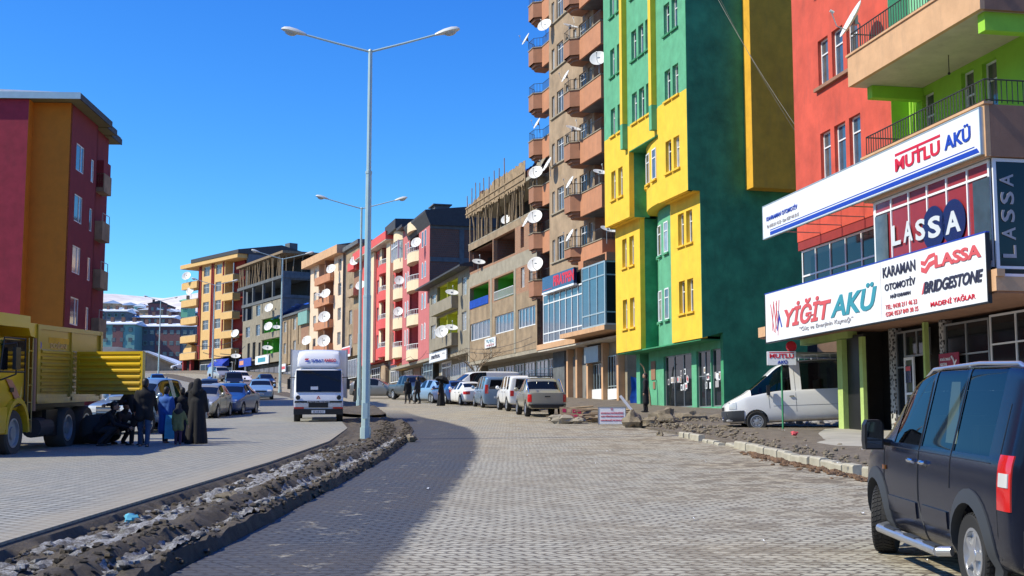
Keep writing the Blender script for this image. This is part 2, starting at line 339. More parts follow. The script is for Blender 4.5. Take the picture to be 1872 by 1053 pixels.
def pavers_left():
    m, n, b = nmat('paver_left_mat'); tc = n.nodes.new('ShaderNodeTexCoord')
    sp = n.nodes.new('ShaderNodeSeparateXYZ'); n.links.new(tc.outputs['Object'], sp.inputs[0])
    mp = n.nodes.new('ShaderNodeMapping'); mp.inputs['Rotation'].default_value = (0, 0, R(38)); n.links.new(tc.outputs['Object'], mp.inputs[0])
    br = N(n, 'ShaderNodeTexBrick', **{'Scale': 1.0, 'Mortar Size': .02, 'Brick Width': .24, 'Row Height': .16}); n.links.new(mp.outputs[0], br.inputs['Vector'])
    br.inputs['Color1'].default_value = (.36, .355, .31, 1); br.inputs['Color2'].default_value = (.28, .28, .25, 1); br.inputs['Mortar'].default_value = (.10, .09, .075, 1)
    n1 = N(n, 'ShaderNodeTexNoise', Scale=.8, Detail=8.0, Roughness=.65); n.links.new(tc.outputs['Object'], n1.inputs['Vector'])
    edge = ramp(n, mathn(n, 'ADD', sp.outputs[0], mathn(n, 'MULTIPLY', n1.outputs[0], 1.2)), -5.3, -4.6)
    c = mixc(n, mathn(n, 'MAXIMUM', mathn(n, 'MULTIPLY', ramp(n, n1.outputs[0], .42, .7), .5), mathn(n, 'MULTIPLY', edge, .75)), br.outputs[0], (.32, .28, .21))
    n.links.new(c, b.inputs['Base Color']); b.inputs['Roughness'].default_value = .8
    bp = N(n, 'ShaderNodeBump', Strength=.5, Distance=.02); n.links.new(mathn(n, 'SUBTRACT', 1, br.outputs['Fac']), bp.inputs['Height']); n.links.new(bp.outputs[0], b.inputs['Normal'])
    MATS['pavers_left'] = m
pavers_left()
def ys_range(y0, y1, st):
    out = []; y = y0
    while y < y1: out.append(y); y += st * (1 if y < 60 else 2 if y < 120 else 5)
    return out + [y1]
def ribbon(name, mat, tabL, tabR, y0, y1, dz, nx=8, st=1.0, skirt=.3, kind='structure'):
    b = MB(); ys = ys_range(y0, y1, st); rows = []
    for y in ys:
        xl, xr = lerp_tab(tabL, y), lerp_tab(tabR, y); r = []
        for i in range(nx + 1):
            t = i / nx; r.append((xl + (xr - xl) * t, y, gz(y) + (dz(t, y) if callable(dz) else dz)))
        if skirt: r = [(r[0][0], y, r[0][2] - skirt)] + r + [(r[-1][0], y, r[-1][2] - skirt)]
        k = len(b.v); b.v += r; rows.append(k)
    n = len(r)
    for a, c in zip(rows, rows[1:]):
        for i in range(n - 1): b.f.append((a + i, a + i + 1, c + i + 1, c + i)); b.m.append(0)
    o = b.build(name, mat, None, smooth=40); return tag(o, kind=kind)
# terrain sheet
b = MB(); xs = [-1500, -800, -400, -200, -120, -80, -60, -45, -30, -20, -10, 0, 10, 20, 35, 60, 120, 300, 800, 1500]
ys = list(range(-80, 240, 4)) + list(range(240, 701, 20)) + [760, 900, 1200]
k0 = len(xs)
for y in ys:
    for x in xs: b.v.append((x, y, gz(y) - .12))
for j in range(len(ys) - 1):
    for i in range(k0 - 1): a = j * k0 + i; b.f.append((a, a + 1, a + k0 + 1, a + k0)); b.m.append(0)
tag(b.build('ground', 'dirt', smooth=True), kind='structure')
ML = [(-20, -5.05), (13, -5.05), (26, -4.85), (35, -4.95), (44, -5.6), (55, -7.4), (75, -10.2), (110, -21.2), (149, -36.2), (206, -58)]
MRt = [(-20, -2.95), (11, -2.95), (16, -2.85), (27, -2.75), (36, -2.9), (44, -3.35), (50, -4.1), (56, -5.2), (75, -7.9), (110, -18.6), (149, -33.2), (206, -55)]
RR = [(-20, 7.6), (10, 6.7), (24, 6.25), (27, 6.0), (34, 5.8), (41, 5.2), (48, 4.3), (57, 3.2), (68, .9), (78, -1.0), (88, -4.0), (97, -6.6), (115, -12), (131, -17.5), (155, -27), (184, -40), (206, -51), (260, -84)]
LL = [(-20, -18), (50, -18.5), (75, -25), (110, -36), (149, -52), (206, -76), (260, -110)]
MLf = ML + [(260, -92)]; MRf = MRt + [(260, -91)]
ribbon('road', 'pavers', MRf, RR, -12, 250, 0, nx=10)
ribbon('road_left', 'pavers_left', LL, MLf, -12, 250, lambda t, y: .06 * t + .02, nx=8)
def mound(x, y, amp=1.):
    return amp * (noise.fractal(Vector((x * 1.1, y * .8, 3)), 1., 2., 5) * .05 + noise.fractal(Vector((x * 5, y * 4, 7)), 1., 2., 5) * .06)
def median(name, y0, y1, st=.13, nx=26, taper=3.5):
    b = MB(); ys = []; y = y0
    while y <= y1: ys.append(y); y += st * (1 if y < 30 else 2)
    for y in ys:
        e0 = min(1, max(0, (y - y0) / 3.)); e1 = min(1, max(0, (y1 - y) / taper)); e = math.sqrt(max(0, 1 - (1 - min(e0, e1)) ** 2))
        xl, xr = lerp_tab(ML, y), lerp_tab(MRt, y); c = xl * .35 + xr * .65; xl, xr = c + (xl - c) * e, c + (xr - c) * e
        wob = .10 * noise.noise(Vector((y * .55, 0, 1))) + .05 * noise.noise(Vector((y * 2.1, 4, 1)))
        for i in range(nx + 1):
            t = i / nx; x = xl + (xr - xl) * t + (wob if t > .55 else 0) * t
            # profile: kerb line at the left, sunken bed, mud ridge, trench, ragged outer ridge
            pr = lerp_tab([(0, .05), (.03, .05), (.07, -.06), (.3, -.03), (.50, .03), (.62, .15), (.68, .15), (.755, .0), (.84, .03), (.89, .12), (.96, .13), (1, -.07)], t)
            if y > 34: pr = pr * max(.35, 1 - (y - 34) / 12) + .05 * min(1, (y - 34) / 10)
            z = gz(y) + pr * e + (mound(x, y) if .05 < t < .99 else 0)
            b.v.append((x, y, z))
    n = nx + 1
    for j in range(len(ys) - 1):
        for i in range(nx): a = j * n + i; b.f.append((a, a + 1, a + n + 1, a + n)); b.m.append(0)
    return b.build(name, 'mud', smooth=35)
tag(median('median_strip', 3.0, 55.5), kind='structure')
tag(median('median_strip', 60.0, 128, st=.4, nx=14), kind='structure')
tag(median('median_strip', 136, 200, st=.6, nx=10), kind='structure')
# verge / pavement on the right: dirt apron, then a concrete slab in front of the shop
SR = [(-20, 20), (10, 20), (60, 20), (75, 8.5), (90, 2.5), (99, -1), (115, -5.5), (131, -10), (155, -18), (184, -31), (206, -44), (260, -70)]
RR1 = [(y, x + .16) for y, x in RR]
def vdz(t, y):
    e = min(1, t * 6)
    return .05 + .10 * e + (.30 * min(1, max(0, (y - 44) / 8)) * min(1, t * 3) if y > 44 else 0)
ribbon('pavement', 'rubble', RR1, SR, -12, 250, vdz, nx=30, st=.8)
# ------------------------------------------------ building kit
class Bld:
    """facade frame: +x along the facade away from the camera, +y out to the street, z world height"""
    def __init__(s, name, label, cat, ox, oy, ang, base, group=None):
        a = R(ang); s.d = Vector((math.sin(a), math.cos(a))); s.n = Vector((-s.d[1], s.d[0])); s.o = Vector((ox, oy)); s.base = base
        s.rz = math.atan2(s.d[1], s.d[0])
        s.root = thing(name, label, cat, (ox, oy, base), s.rz, group); s.cache = {}
    def L(s, z): return z - s.base
    def world(s, u, v, z): p = s.o + s.d * u + s.n * v; return Vector((p.x, p.y, z))
    def uz(s, px, py, v=0):
        r = rayd(px, py); r2 = Vector((r.x, r.y)); o = s.o + s.n * v; t = o.dot(s.n) / r2.dot(s.n); p = r2 * t
        return (p - o).dot(s.d), r.z * t + EYE
    def at(s, px, py, v=0): u, z = s.uz(px, py, v); return s.world(u, v, z)
    def wall(s, mat, a0, a1, z0, z1, p=0, holes=(), axis='u', depth=.22, name='wall', thick=.25, rev=None):
        """flat wall with real openings. axis 'u': plane v=p facing +v; 'v': plane u=p facing -u (towards the camera); 'w': plane u=p facing +u"""
        b = MB(); z0 -= s.base; z1 -= s.base; hs_ = [(h[0], h[1], h[2] - s.base, h[3] - s.base) for h in holes]
        def P(a, z, dp=0):
            return (a, p - dp, z) if axis == 'u' else (p + dp, a, z) if axis == 'v' else (p - dp, a, z)
        A = sorted({a0, a1, *[h[0] for h in hs_], *[h[1] for h in hs_]}); Z = sorted({z0, z1, *[h[2] for h in hs_], *[h[3] for h in hs_]})
        A = [x for x in A if a0 - 1e-6 <= x <= a1 + 1e-6]; Z = [x for x in Z if z0 - 1e-6 <= x <= z1 + 1e-6]
        for i in range(len(A) - 1):
            for j in range(len(Z) - 1):
                ca, cz = (A[i] + A[i + 1]) / 2, (Z[j] + Z[j + 1]) / 2
                if any(h[0] < ca < h[1] and h[2] < cz < h[3] for h in hs_): continue
                b.face([P(A[i], Z[j]), P(A[i + 1], Z[j]), P(A[i + 1], Z[j + 1]), P(A[i], Z[j + 1])])
        for h in hs_:
            h0, h1, g0, g1 = h
            for q in (((h0, g0), (h1, g0)), ((h1, g0), (h1, g1)), ((h1, g1), (h0, g1)), ((h0, g1), (h0, g0))):
                b.face([P(*q[0]), P(*q[1]), P(*q[1], depth), P(*q[0], depth)], 1)
        # rim that closes the thickness
        for q in (((a0, z0), (a1, z0)), ((a1, z0), (a1, z1)), ((a1, z1), (a0, z1)), ((a0, z1), (a0, z0))):
            b.face([P(*q[0]), P(*q[1]), P(*q[1], thick), P(*q[0], thick)])
        return b.build(name, [mat, rev or mat], s.root, merge=True)
    def box(s, mat, u0, u1, v0, v1, z0, z1, name='wall', parent=None):
        return MB().box(u0, u1, v0, v1, z0 - s.base, z1 - s.base).build(name, mat, parent or s.root)
    def win(s, u0, u1, z0, z1, v=0, axis='u', rec=.13, sill=None, glass=None, panes='cas', frame='white_pvc', fw=.055, silld=.09, name='window', parts=True):
        """window frame with glass as a child; sits in an opening, rec behind the wall face"""
        W, H = round(u1 - u0, 3), round(z1 - z0, 3); key = (W, H, panes, frame, fw)
        if key not in s.cache:
            f = MB(); t = .05
            f.box(0, fw, -t, 0, 0, H); f.box(W - fw, W, -t, 0, 0, H); f.box(fw, W - fw, -t, 0, 0, fw); f.box(fw, W - fw, -t, 0, H - fw, H)
            fx = fw * .8
            if panes == 'cas':                     # tall casement with a top light
                zt = H * .68; f.box(fw, W - fw, -t, .012, zt - fx / 2, zt + fx / 2)
                f.box(fw, fw + fx * .6, -t * .7, .012, fw, zt - fx / 2); f.box(W - fw - fx * .6, W - fw, -t * .7, .012, fw, zt - fx / 2)
            elif panes == 'two':
                f.box(W / 2 - fx / 2, W / 2 + fx / 2, -t, .012, fw, H - fw); f.box(fw, W / 2 - fx / 2, -t, .01, H * .68, H * .68 + fx)
            elif panes == 'cross':
                f.box(W / 2 - fx / 2, W / 2 + fx / 2, -t, .012, fw, H - fw); f.box(fw, W / 2 - fx / 2, -t, .01, H * .62, H * .62 + fx); f.box(W / 2 + fx / 2, W - fw, -t, .01, H * .62, H * .62 + fx)
            elif panes == 'door':
                f.box(fw, W - fw, -t, .012, H * .42, H * .42 + fx)
            elif isinstance(panes, tuple):         # ('grid', columns, [transom fractions])
                _, nc, tr = panes
                for i in range(1, nc): x = W * i / nc; f.box(x - fx / 2, x + fx / 2, -t, .012, fw, H - fw)
                for q in tr:
                    for i in range(nc):
                        f.box(W * i / nc + (fw if i == 0 else fx / 2), W * (i + 1) / nc - (fw if i == nc - 1 else fx / 2), -t, .01, H * q - fx / 2, H * q + fx / 2)
            s.cache[key] = (f.mesh('window_frame', frame), {})
        fm, gl = s.cache[key]
        g = glass or random.choice(['glass_dark', 'glass_blue', 'glass_mid', 'glass_blue', 'glass_curtain', 'glass_dark'])
        if g not in gl: gl[g] = MB().box(fw * .5, W - fw * .5, -.04, -.025, fw * .5, H - fw * .5).mesh('pane', g)
        o = link(name, fm, s.root)
        if axis == 'u': o.location = (u0, v - rec, z0 - s.base)
        elif axis == 'v': o.location = (v + rec, u1, z0 - s.base); o.rotation_euler = (0, 0, R(-90))
        if axis == 'u': o.location.x = u1; o.rotation_euler = (0, 0, R(180)); o.location.y = v - rec
        if axis == 'u': o.scale = (1, 1, 1); o.rotation_euler = (0, 0, 0); o.location = (u0, v - rec, z0 - s.base)
        p_ = link('pane', gl[g], o)
        if sill:
            k = ('sill', W, silld, sill, rec)
            if k not in s.cache: s.cache[k] = MB().box(-.09, W + .09, -.02, rec + silld, -.085, -.003).mesh('sill', sill)
            link('sill', s.cache[k], o)
        return o
    def rail(s, pts, h=.75, mat='black_metal', step=.13, r=.011, name='railing', rr=.02, parent=None):
        b = MB(); pts = [Vector((p[0], p[1], p[2] - s.base)) for p in pts]
        for a, c in zip(pts, pts[1:]):
            up = Vector((0, 0, h)); b.tube(a + up, c + up, rr, n=5); b.tube(a + up * .12, c + up * .12, r * 1.1, n=4)
            n = max(1, int((c - a).length / step))
            for i in range(n + 1): q = a.lerp(c, i / n); b.tube(q, q + up, r, n=4, cap=False)
        return b.build(name, mat, parent or s.root)
def tris(u, v): return None

# ================= shop block: red wing, lime balconies, battery and tyre signs
S = Bld('shop_building', 'red plastered block with lime green recess and peach balconies above a tyre and battery shop', 'building', 10.16, 42, -10.8, 1.7)
RW = [(-1.05, -.27), (-2.15, -1.34), (-3.2, -2.42)]
hol = [(a, c, z, z + 1.58) for a, c in RW for z in (10.0, 13.14, 16.4, 19.6)]
S.wall('red_plaster', -5.2, 1.8, 8.25, 23, 0, hol)
for a, c, z0, z1 in hol: S.win(a, c, z0, z1, 0, rec=.12, glass='glass_blue' if random.random() < .7 else 'glass_mid')
for z in (13.14, 16.4, 19.6): S.box('brown_concrete', -3.35, -.1, .002, .12, z - .12, z - .01, 'sill')
S.wall('red_plaster', -12, -.25, 8.25, 23, 1.797, axis='w', name='wall')          # far end
S.box('red_plaster', -5.19, 1.78, -12, -.26, 8.3, 23)
S.box('roof_dark', -12.9, 2.1, -12.3, .4, 23, 23.2, 'roof')
# lime recess: side return, back wall with three openings, mint above
S.wall('lime_plaster', -.66, -.0, 8.3, 12.3, -5.203, axis='v', thick=.01)
hl = [(-6.48, -5.81, 9.4, 11.45), (-8.6, -7.96, 9.4, 11.5), (-9.7, -9.01, 9.9, 11.46)]
S.wall('lime_plaster', -12.4, -5.203, 8.3, 12.3, -.65, hl, depth=.2)
for h in hl: S.win(*h, -.65, panes='cas', glass='glass_mid')
S.wall('mint_plaster', -12.4, -5.203, 12.3, 23, -.653, [(-7.0, -6.3, 12.7, 15.0), (-9.6, -8.2, 13.0, 15.0)])
S.win(-7.0, -6.3, 12.7, 15.0, -.65, glass='glass_blue'); S.win(-9.6, -8.2, 13.0, 15.0, -.65, panes='two', glass='glass_mid')
S.wall('mint_plaster', -.66, -.0, 12.3, 23, -5.206, axis='v', thick=.01)
S.box('lime_plaster', -12.38, -5.21, -12, -.95, 5, 23)
S.wall('brown_concrete', -12, -.65, 5, 23, -12.4, axis='v', thick=.3)
pb = MB(); pb.tube((-5.3, -.56, 9.3 - 1.7), (-5.3, -.56, 11.7 - 1.7), .05); pb.tube((-5.46, -.57, 9.3 - 1.7), (-5.46, -.57, 11.7 - 1.7), .035); pb.build('drain_pipe', 'lime_plaster', S.root, smooth=40)
# balconies
def balc(z0, z1, ul, far=1.5, parapet=.9):
    k = MB(); B0 = z0 - S.base; B1 = z1 - S.base
    k.box(-12.45, ul, -.64, far - .12, B0, B0 + .16, 1)
    k.box(-12.57, ul, far - .12, far, B0, B1); k.box(-12.57, -12.45, -.64, far - .12, B0, B1, 2); k.box(ul - .12, ul, -.02, far - .12, B0 + .16, B1)  # brown end parapet: peach concrete with its dimmer light put into the colour
    return k.build('balcony', ['peach_concrete', 'soffit', 'brown_concrete'], S.root)
b1 = balc(8.12, 9.36, -6.3); b2 = balc(11.66, 12.54, -5.55)
S.box('peach_concrete', -12.62, -6.25, 1.3, 1.54, 9.36, 9.42, 'coping', ); S.box('peach_concrete', -12.62, -5.5, 1.3, 1.54, 12.54, 12.6, 'coping')
S.rail([(-6.4, .1, 9.42), (-6.4, 1.42, 9.42), (-12.5, 1.42, 9.42), (-12.5, -.55, 9.42)], h=.56, step=.14, r=.014)
S.rail([(-5.65, .1, 12.6), (-5.65, 1.42, 12.6), (-12.5, 1.42, 12.6), (-12.5, -.55, 12.6)], h=.62, step=.14, r=.014)
S.box('lime_plaster', -5.9, -5.6, -.64, .94, 11.3, 11.655, 'beam'); S.box('lime_plaster', -12.42, -12.12, -.64, 1.3, 11.2, 11.655, 'beam')
MB().tube((-9.0, .3, 11.2 - 1.7), (-9.0, .3, 11.66 - 1.7), .012, n=5).ball((-9, .3, 11.16 - 1.7), .04, 6).build('bulb_holder', 'black_plastic', S.root)
# first floor glazing: left run in the wall plane, right bay under the balcony
S.wall('deep_red', -6.0, 1.8, 7.95, 8.25, -.02, thick=.5)  # deeper red band: the shadow above the glazing painted into the wall
S.win(-6.2, 1.7, 5.6, 7.94, -.1, rec=0, panes=('grid', 7, (.62,)), glass='glass_dark', frame='white_pvc', fw=.07, name='shop_window')
S.box('brown_concrete', 1.4, 1.78, -12, -.2, 5.3, 8.24)
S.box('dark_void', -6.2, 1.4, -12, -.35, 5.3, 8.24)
S.win(-12.35, -6.55, 5.55, 8.1, 1.32, rec=0, panes=('grid', 6, (.86,)), glass='window_red', frame='white_pvc', fw=.07, name='shop_window')
S.win(-1.1, 1.3, 5.3, 8.1, -12.44, axis='v', rec=0, panes=('grid', 2, (.08,)), glass='glass_dark', frame='white_pvc', fw=.08, name='shop_window')
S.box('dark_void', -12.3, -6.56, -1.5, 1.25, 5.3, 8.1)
S.box('white_pvc', -6.55, -6.45, -.05, 1.3, 5.55, 8.1, 'jamb')
for uu, nm in ((-6.95, 'glass_mid'), (-12.0, 'glass_blue')): S.box(nm, uu - .36, uu + .36, 1.326, 1.332, 5.7, 7.68, 'clear_pane')
def stext(body, mat, u_left, u_right, z0, z1, v=1.6, shear=0, bold=.0, parent=None, bld=None, name='lettering'):
    bld = bld or S
    t = text(name, body, mat, parent or bld.root, 1, (u_left, v, z0 - bld.base), (R(90), 0, R(180)), width=u_left - u_right, height=z1 - z0, bold=bold, shear=shear)
    return t
k = MB()
for cx_ in (-9.75, -10.72): k.lathe([(.001, .006), (.56, .006), (.56, 0), (.001, 0)], 28, 0, (cx_, 1.334, 6.88 - 1.7), 'y')
k.build('round_emblem', 'window_navy', S.root)
for ch, ul_, w9, z9 in (('L', -7.55, .5, 6.72), ('A', -8.2, .5, 6.72), ('S', -8.85, .5, 6.66), ('S', -9.5, .62, 6.62), ('A', -10.35, .72, 6.6)):
    stext(ch, 'pale_letter', ul_, ul_ - w9, z9, z9 + .55, 1.345, bold=.03)
for i, ch in enumerate('LASSA'):
    t = text('lettering', ch, 'sign_grey', S.root, 1, (-12.5, .8, 5.75 + i * .42 - 1.7), (R(90), R(-90), R(-90)), width=.3, height=.34, bold=.015)
# slab and ground floor
S.box('peach_concrete', -12.75, 1.8, -12, 1.5, 4.95, 5.28, 'slab'); S.box('peach_concrete', -12.8, -6.5, 1.3, 1.5, 5.28, 5.45, 'slab')
S.box('pillar_lime', -1.9, 1.75, -.3, .02, 4.7, 4.95, 'beam')
S.box('brown_concrete', -12.7, 1.75, -11.9, 1.45, 4.90, 4.949, 'soffit')
S.box('pillar_lime', -1.46, -1.1, -.16, .02, 1.6, 4.66, 'pillar'); S.box('pillar_lime', -2.88, -2.66, -.10, .02, 1.6, 4.66, 'pillar')
k = MB()
for i in range(18): k.box(-2.64, -1.47, -.15 - .0, -.27 + (.02 if i % 2 else 0), .1 + i * .165, .1 + (i + 1) * .165)
k.build('roller_shutter', 'black_plastic', S.root)
S.box('pillar_lime', -5.58, -5.47, -.72, -.58, 2.0, 4.88, 'pillar'); S.box('dark_void', -1.9, -1.62, -12, -.45, 1.6, 4.89); S.box('pillar_lime', -2.0, -1.62, -12, -11.9, 1.6, 4.89)
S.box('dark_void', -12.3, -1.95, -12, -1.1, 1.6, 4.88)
def mosaic():
    m, n, b = nmat('mosaic'); tc = n.nodes.new('ShaderNodeTexCoord'); ck = N(n, 'ShaderNodeTexVoronoi', Scale=11.0); ck.distance = 'CHEBYCHEV'; n.links.new(tc.outputs['Object'], ck.inputs['Vector'])
    n.links.new(mixc(n, ramp(n, ck.outputs[0], .3, .42), (.03, .03, .03), (.5, .5, .48)), b.inputs['Base Color']); b.inputs['Roughness'].default_value = .3; MATS['mosaic'] = m
mosaic()
S.box('mosaic', -3.4, -3.1, -1.05, -.75, 1.6, 4.88, 'pillar'); S.box('mosaic', -6.3, -6.1, -1.05, -.75, 1.6, 4.88, 'pillar')
S.win(-3.98, -3.42, 2.2, 4.75, -.8, rec=0, panes=('grid', 1, (.58,)), glass='glass_dark', name='shop_window', frame='grey_metal')
d = S.win(-4.55, -3.98, 2.05, 3.95, -.76, rec=0, panes='door', glass='glass_mid', name='shop_door', fw=.08)
S.box('window_navy', -4.42, -4.1, -.75, -.74, 3.2, 3.7, 'poster'); S.box('sign_pink', -4.4, -4.13, -.745, -.735, 3.55, 3.68, 'poster')
S.win(-5.45, -5.2, 2.05, 3.95, -.76, rec=0, panes='door', glass='glass_mid', name='shop_window', fw=.07)
S.win(-5.45, -3.98, 3.96, 4.75, -.8, rec=0, panes=('grid', 2, ()), glass='glass_dark', name='shop_window', frame='grey_metal')
S.win(-8.55, -6.3, 2.4, 4.75, -.8, rec=0, panes=('grid', 2, (.62,)), glass='glass_dark', name='shop_window', frame='grey_metal')
S.win(-12.2, -8.6, 2.2, 4.8, -.8, rec=0, panes=('grid', 3, (.7,)), glass='glass_dark', name='shop_window', frame='white_pvc')
S.box('brown_concrete', -12.3, -3.4, -1.2, -.7, 1.5, 2.04, 'plinth')
# red poster
P_ = thing('poster', 'small dark red shop poster with a white figure hung in the tyre shop window', 'poster', S.world(-6.2, -.66, 3.3), S.rz)
MB().box(-1.05, 0, -.02, 0, 0, .62).build('sheet', 'sign_maroon', P_)
text('lettering', 'YETKİLİ SERVİS', 'sign_white', P_, 1, (-.08, .012, .42), (R(90), 0, R(180)), width=.55, height=.09)
text('lettering', 'NOKTASI', 'sign_white', P_, 1, (-.08, .012, .28), (R(90), 0, R(180)), width=.35, height=.08)
MB().path([(-.8, .012, .12), (-.85, .012, .3), (-.78, .012, .45), (-.7, .012, .52)], .03, 5).path([(-.85, .012, .3), (-.95, .012, .42)], .02, 5).path([(-.8, .012, .2), (-.7, .012, .12)], .02, 5).build('figure_mark', 'sign_white', P_)
# ---- the long upper sign
U = thing('battery_shop_sign', 'upper long white signboard with red and blue lettering and a blue stripe along its foot', 'sign', S.world(.92, 1.5, 8.2), S.rz)
def sgn(root, base_u, base_z):
    def T(body, mat, ul, ur, z0, z1, bold=0., shear=0., v=.105):
        return text('lettering', body, mat, root, 1, (ul - base_u, v, z0 - base_z), (R(90), 0, R(180)), width=ul - ur, height=z1 - z0, bold=bold, shear=shear)
    return T
k = MB().box(-13.4, 0, .03, .09, 0, 1.07); k.build('panel', 'sign_white', U)
k = MB(); k.box(-13.43, .03, 0, .1, -.03, 0); k.box(-13.43, .03, 0, .1, 1.07, 1.10); k.box(-13.43, -13.4, 0, .1, 0, 1.07); k.box(0, .03, 0, .1, 0, 1.07); k.build('frame', 'steel_pale', U)
T = sgn(U, .92, 8.2)
T('KAHRAMAN OTOMOTİV', 'sign_blue', .58, -1.94, 8.73, 8.92, .012); T('Tel: 0438 211 46 23 - Gsm: 0537 448 30 35', 'sign_grey', .58, -2.05, 8.49, 8.60)
T('MUTLU', 'sign_red', -8.37, -10.68, 8.58, 8.93, .03); T('AKÜ', 'sign_blue', -10.9, -12.1, 8.60, 9.03, .03)
k = MB(); k.box(-8.36 - .92, -10.7 - .92, .09, .098, .80, .87); k.box(-9.52 - .92, -9.62 - .92, .09, .098, .4, .8); k.build('logo_bar', 'sign_red', U)
k = MB(); k.prism([(-.6, .03), (-13.36, .03), (-13.25, .15), (-.6, .15)][::-1], .09, .098, 'y'); k.box(-.6, -13.15, .09, .097, .19, .215); k.build('stripe', 'sign_blue', U)
k = MB()
for uu in (-.6, -2.2, -3.8, -5.4): k.tube((uu - .4, -1.5, .1), (uu - .4, .02, .1), .018, n=5); k.tube((uu - .4, -1.5, .8), (uu - .4, .02, .8), .018, n=5); k.tube((uu - .4, -.02, .05), (uu - .4, -.02, 1.0), .018, n=5)
k.build('bracket', 'grey_metal', U)
# ---- the lower sign
Lw = thing('tyre_shop_sign', 'lower long white signboard with red, teal and black lettering just above the pavement', 'sign', S.world(.88, 1.5, 4.72), S.rz)
MB().box(-13.4, 0, .03, .09, 0, 1.6).build('panel', 'sign_white', Lw)
k = MB(); k.box(-13.44, .04, 0, .1, -.04, 0); k.box(-13.44, .04, 0, .1, 1.6, 1.63, 1); k.box(-13.44, -13.4, 0, .1, 0, 1.6); k.box(0, .04, 0, .1, 0, 1.6); k.build('frame', ['black_plastic', 'sign_blue'], Lw)
MB().box(-8.21, -8.19, .09, .093, .02, 1.58).build('seam', 'sign_grey', Lw)
T = sgn(Lw, .88, 4.72)
T('YİĞİT', 'sign_pink', -.72, -4.2, 5.08, 5.84, .03, .25); T('AKÜ', 'sign_teal', -4.15, -7.1, 5.08, 5.84, .03, .25)
T('“Güç ve Enerjinin Kaynağı”', 'sign_grey', -1.87, -5.62, 4.84, 5.02)
k = MB()
for i, (a, c) in enumerate(((.46, -.05), (.2, .02), (0, .1))):
    x = a - .88; k.face([(x, .096, 1.25 - i * .0), (x - .07, .096, 1.2), (x - .28 + c, .096, .3 + .1 * i), (x - .22 + c, .096, .28 + .1 * i)][::-1])
    k.face([(x - .32, .096, 1.3), (x - .26, .096, 1.3), (x - .12, .096, .35 - i * .1), (x - .16, .096, .35 - i * .1)])
k.face([(-1.05, .096, .95), (-1.12, .096, .95), (-1.4, .096, .4), (-1.3, .096, .4)], 1); k.face([(-1.12, .096, .95), (-1.2, .096, .7), (-1.0, .096, .3), (-.94, .096, .34)], 1)
k.build('claw_emblem', ['sign_pink', 'sign_blue'], Lw)
T('KARAMAN', 'sign_dark', -7.48, -9.25, 5.86, 6.14, .02); T('OTOMOTİV', 'sign_dark', -7.56, -9.22, 5.50, 5.74, .02); T('NAİF KARAMAN', 'sign_dark', -7.86, -8.95, 5.27, 5.40, .012)
T('TEL: 0438 211 46 23', 'sign_pink', -7.57, -9.27, 5.0, 5.12, .006); T('GSM: 0537 849 30 35', 'sign_pink', -7.57, -9.32, 4.81, 4.93, .006)
T('LASSA', 'sign_pink', -10.22, -12.34, 5.78, 6.10, .04); T('BRIDGESTONE', 'sign_dark', -9.62, -12.39, 5.20, 5.50, .03, .3); T('MADENİ YAĞLAR', 'sign_red', -9.95, -12.02, 4.84, 5.0, .01)
k = MB(); x = -9.52 - .88
k.prism([(x, 1.05), (x - .25, .98), (x - .45, 1.12), (x - .72, 1.18), (x - .66, 1.28), (x - .4, 1.25), (x - .2, 1.12), (x, 1.18)], .09, .097, 'y'); k.prism([(x, 1.24), (x - .2, 1.18), (x - .4, 1.32), (x - .74, 1.38), (x - .7, 1.46), (x - .4, 1.44), (x - .2, 1.3), (x, 1.34)], .09, .097, 'y')
k.prism([(x + .02, .48), (x - .06, .48), (x - .2, .76), (x - .12, .76)], .09, .097, 'y'); k.build('wave_emblem', 'sign_pink', Lw)
# small MUTLU AKU box sign on its pole
Q = thing('box_sign', 'small grimy sign box with red and blue letters on a pole by the white minibus', 'sign', S.world(2.35, .5, 1.7), R(-4))
Q.location = (8.72, 41.6, gz(41.6)); Q.scale = (.88, 1, 1)
k = MB().box(-.52, .52, -.08, .08, 2.2, 2.64); k.build('sign_box', 'sign_white', Q)
MB().tube((0, 0, 0), (0, 0, 2.17), .035).build('pole', 'dark_green_plaster', Q)
text('lettering', 'MUTLU', 'sign_red', Q, 1, (-.44, -.085, 2.42), (R(90), 0, 0), width=.88, height=.14, bold=.03); MB().box(-.45, .45, -.086, -.08, 2.59, 2.615).build('logo_bar', 'sign_red', Q)
text('lettering', 'AKÜ', 'sign_blue', Q, 1, (-.16, -.085, 2.235), (R(90), 0, 0), width=.36, height=.13, bold=.03)
k = thing('beacon_sign', 'small round red plastic sign standing on the grimy battery sign box', 'sign', (9.05, 41.6, gz(41.6) + 2.645))
MB().lathe([(.001, -.05), (.15, -.05), (.18, 0), (.15, .05), (.001, .05)], 18, 0, (0, 0, .16), 'y').build('disc', 'sign_red', k, smooth=40); MB().tube((0, 0, 0), (0, 0, .05), .03).build('stem', 'black_plastic', k)
for bl in []: pass

# ================= green, yellow and ochre apartment block
G = Bld('green_yellow_building', 'tall green and yellow apartment block with vertical fins and a dark green side wall', 'building', 7.46, 55, -15.6, 2.2)
U0, U1, ZT = -.45, 10.1, 27.6
fl = [16.62, 19.72, 22.85, 25.95]
def glaze(h, v, **k):
    for q in h: G.win(*q, v, **k)
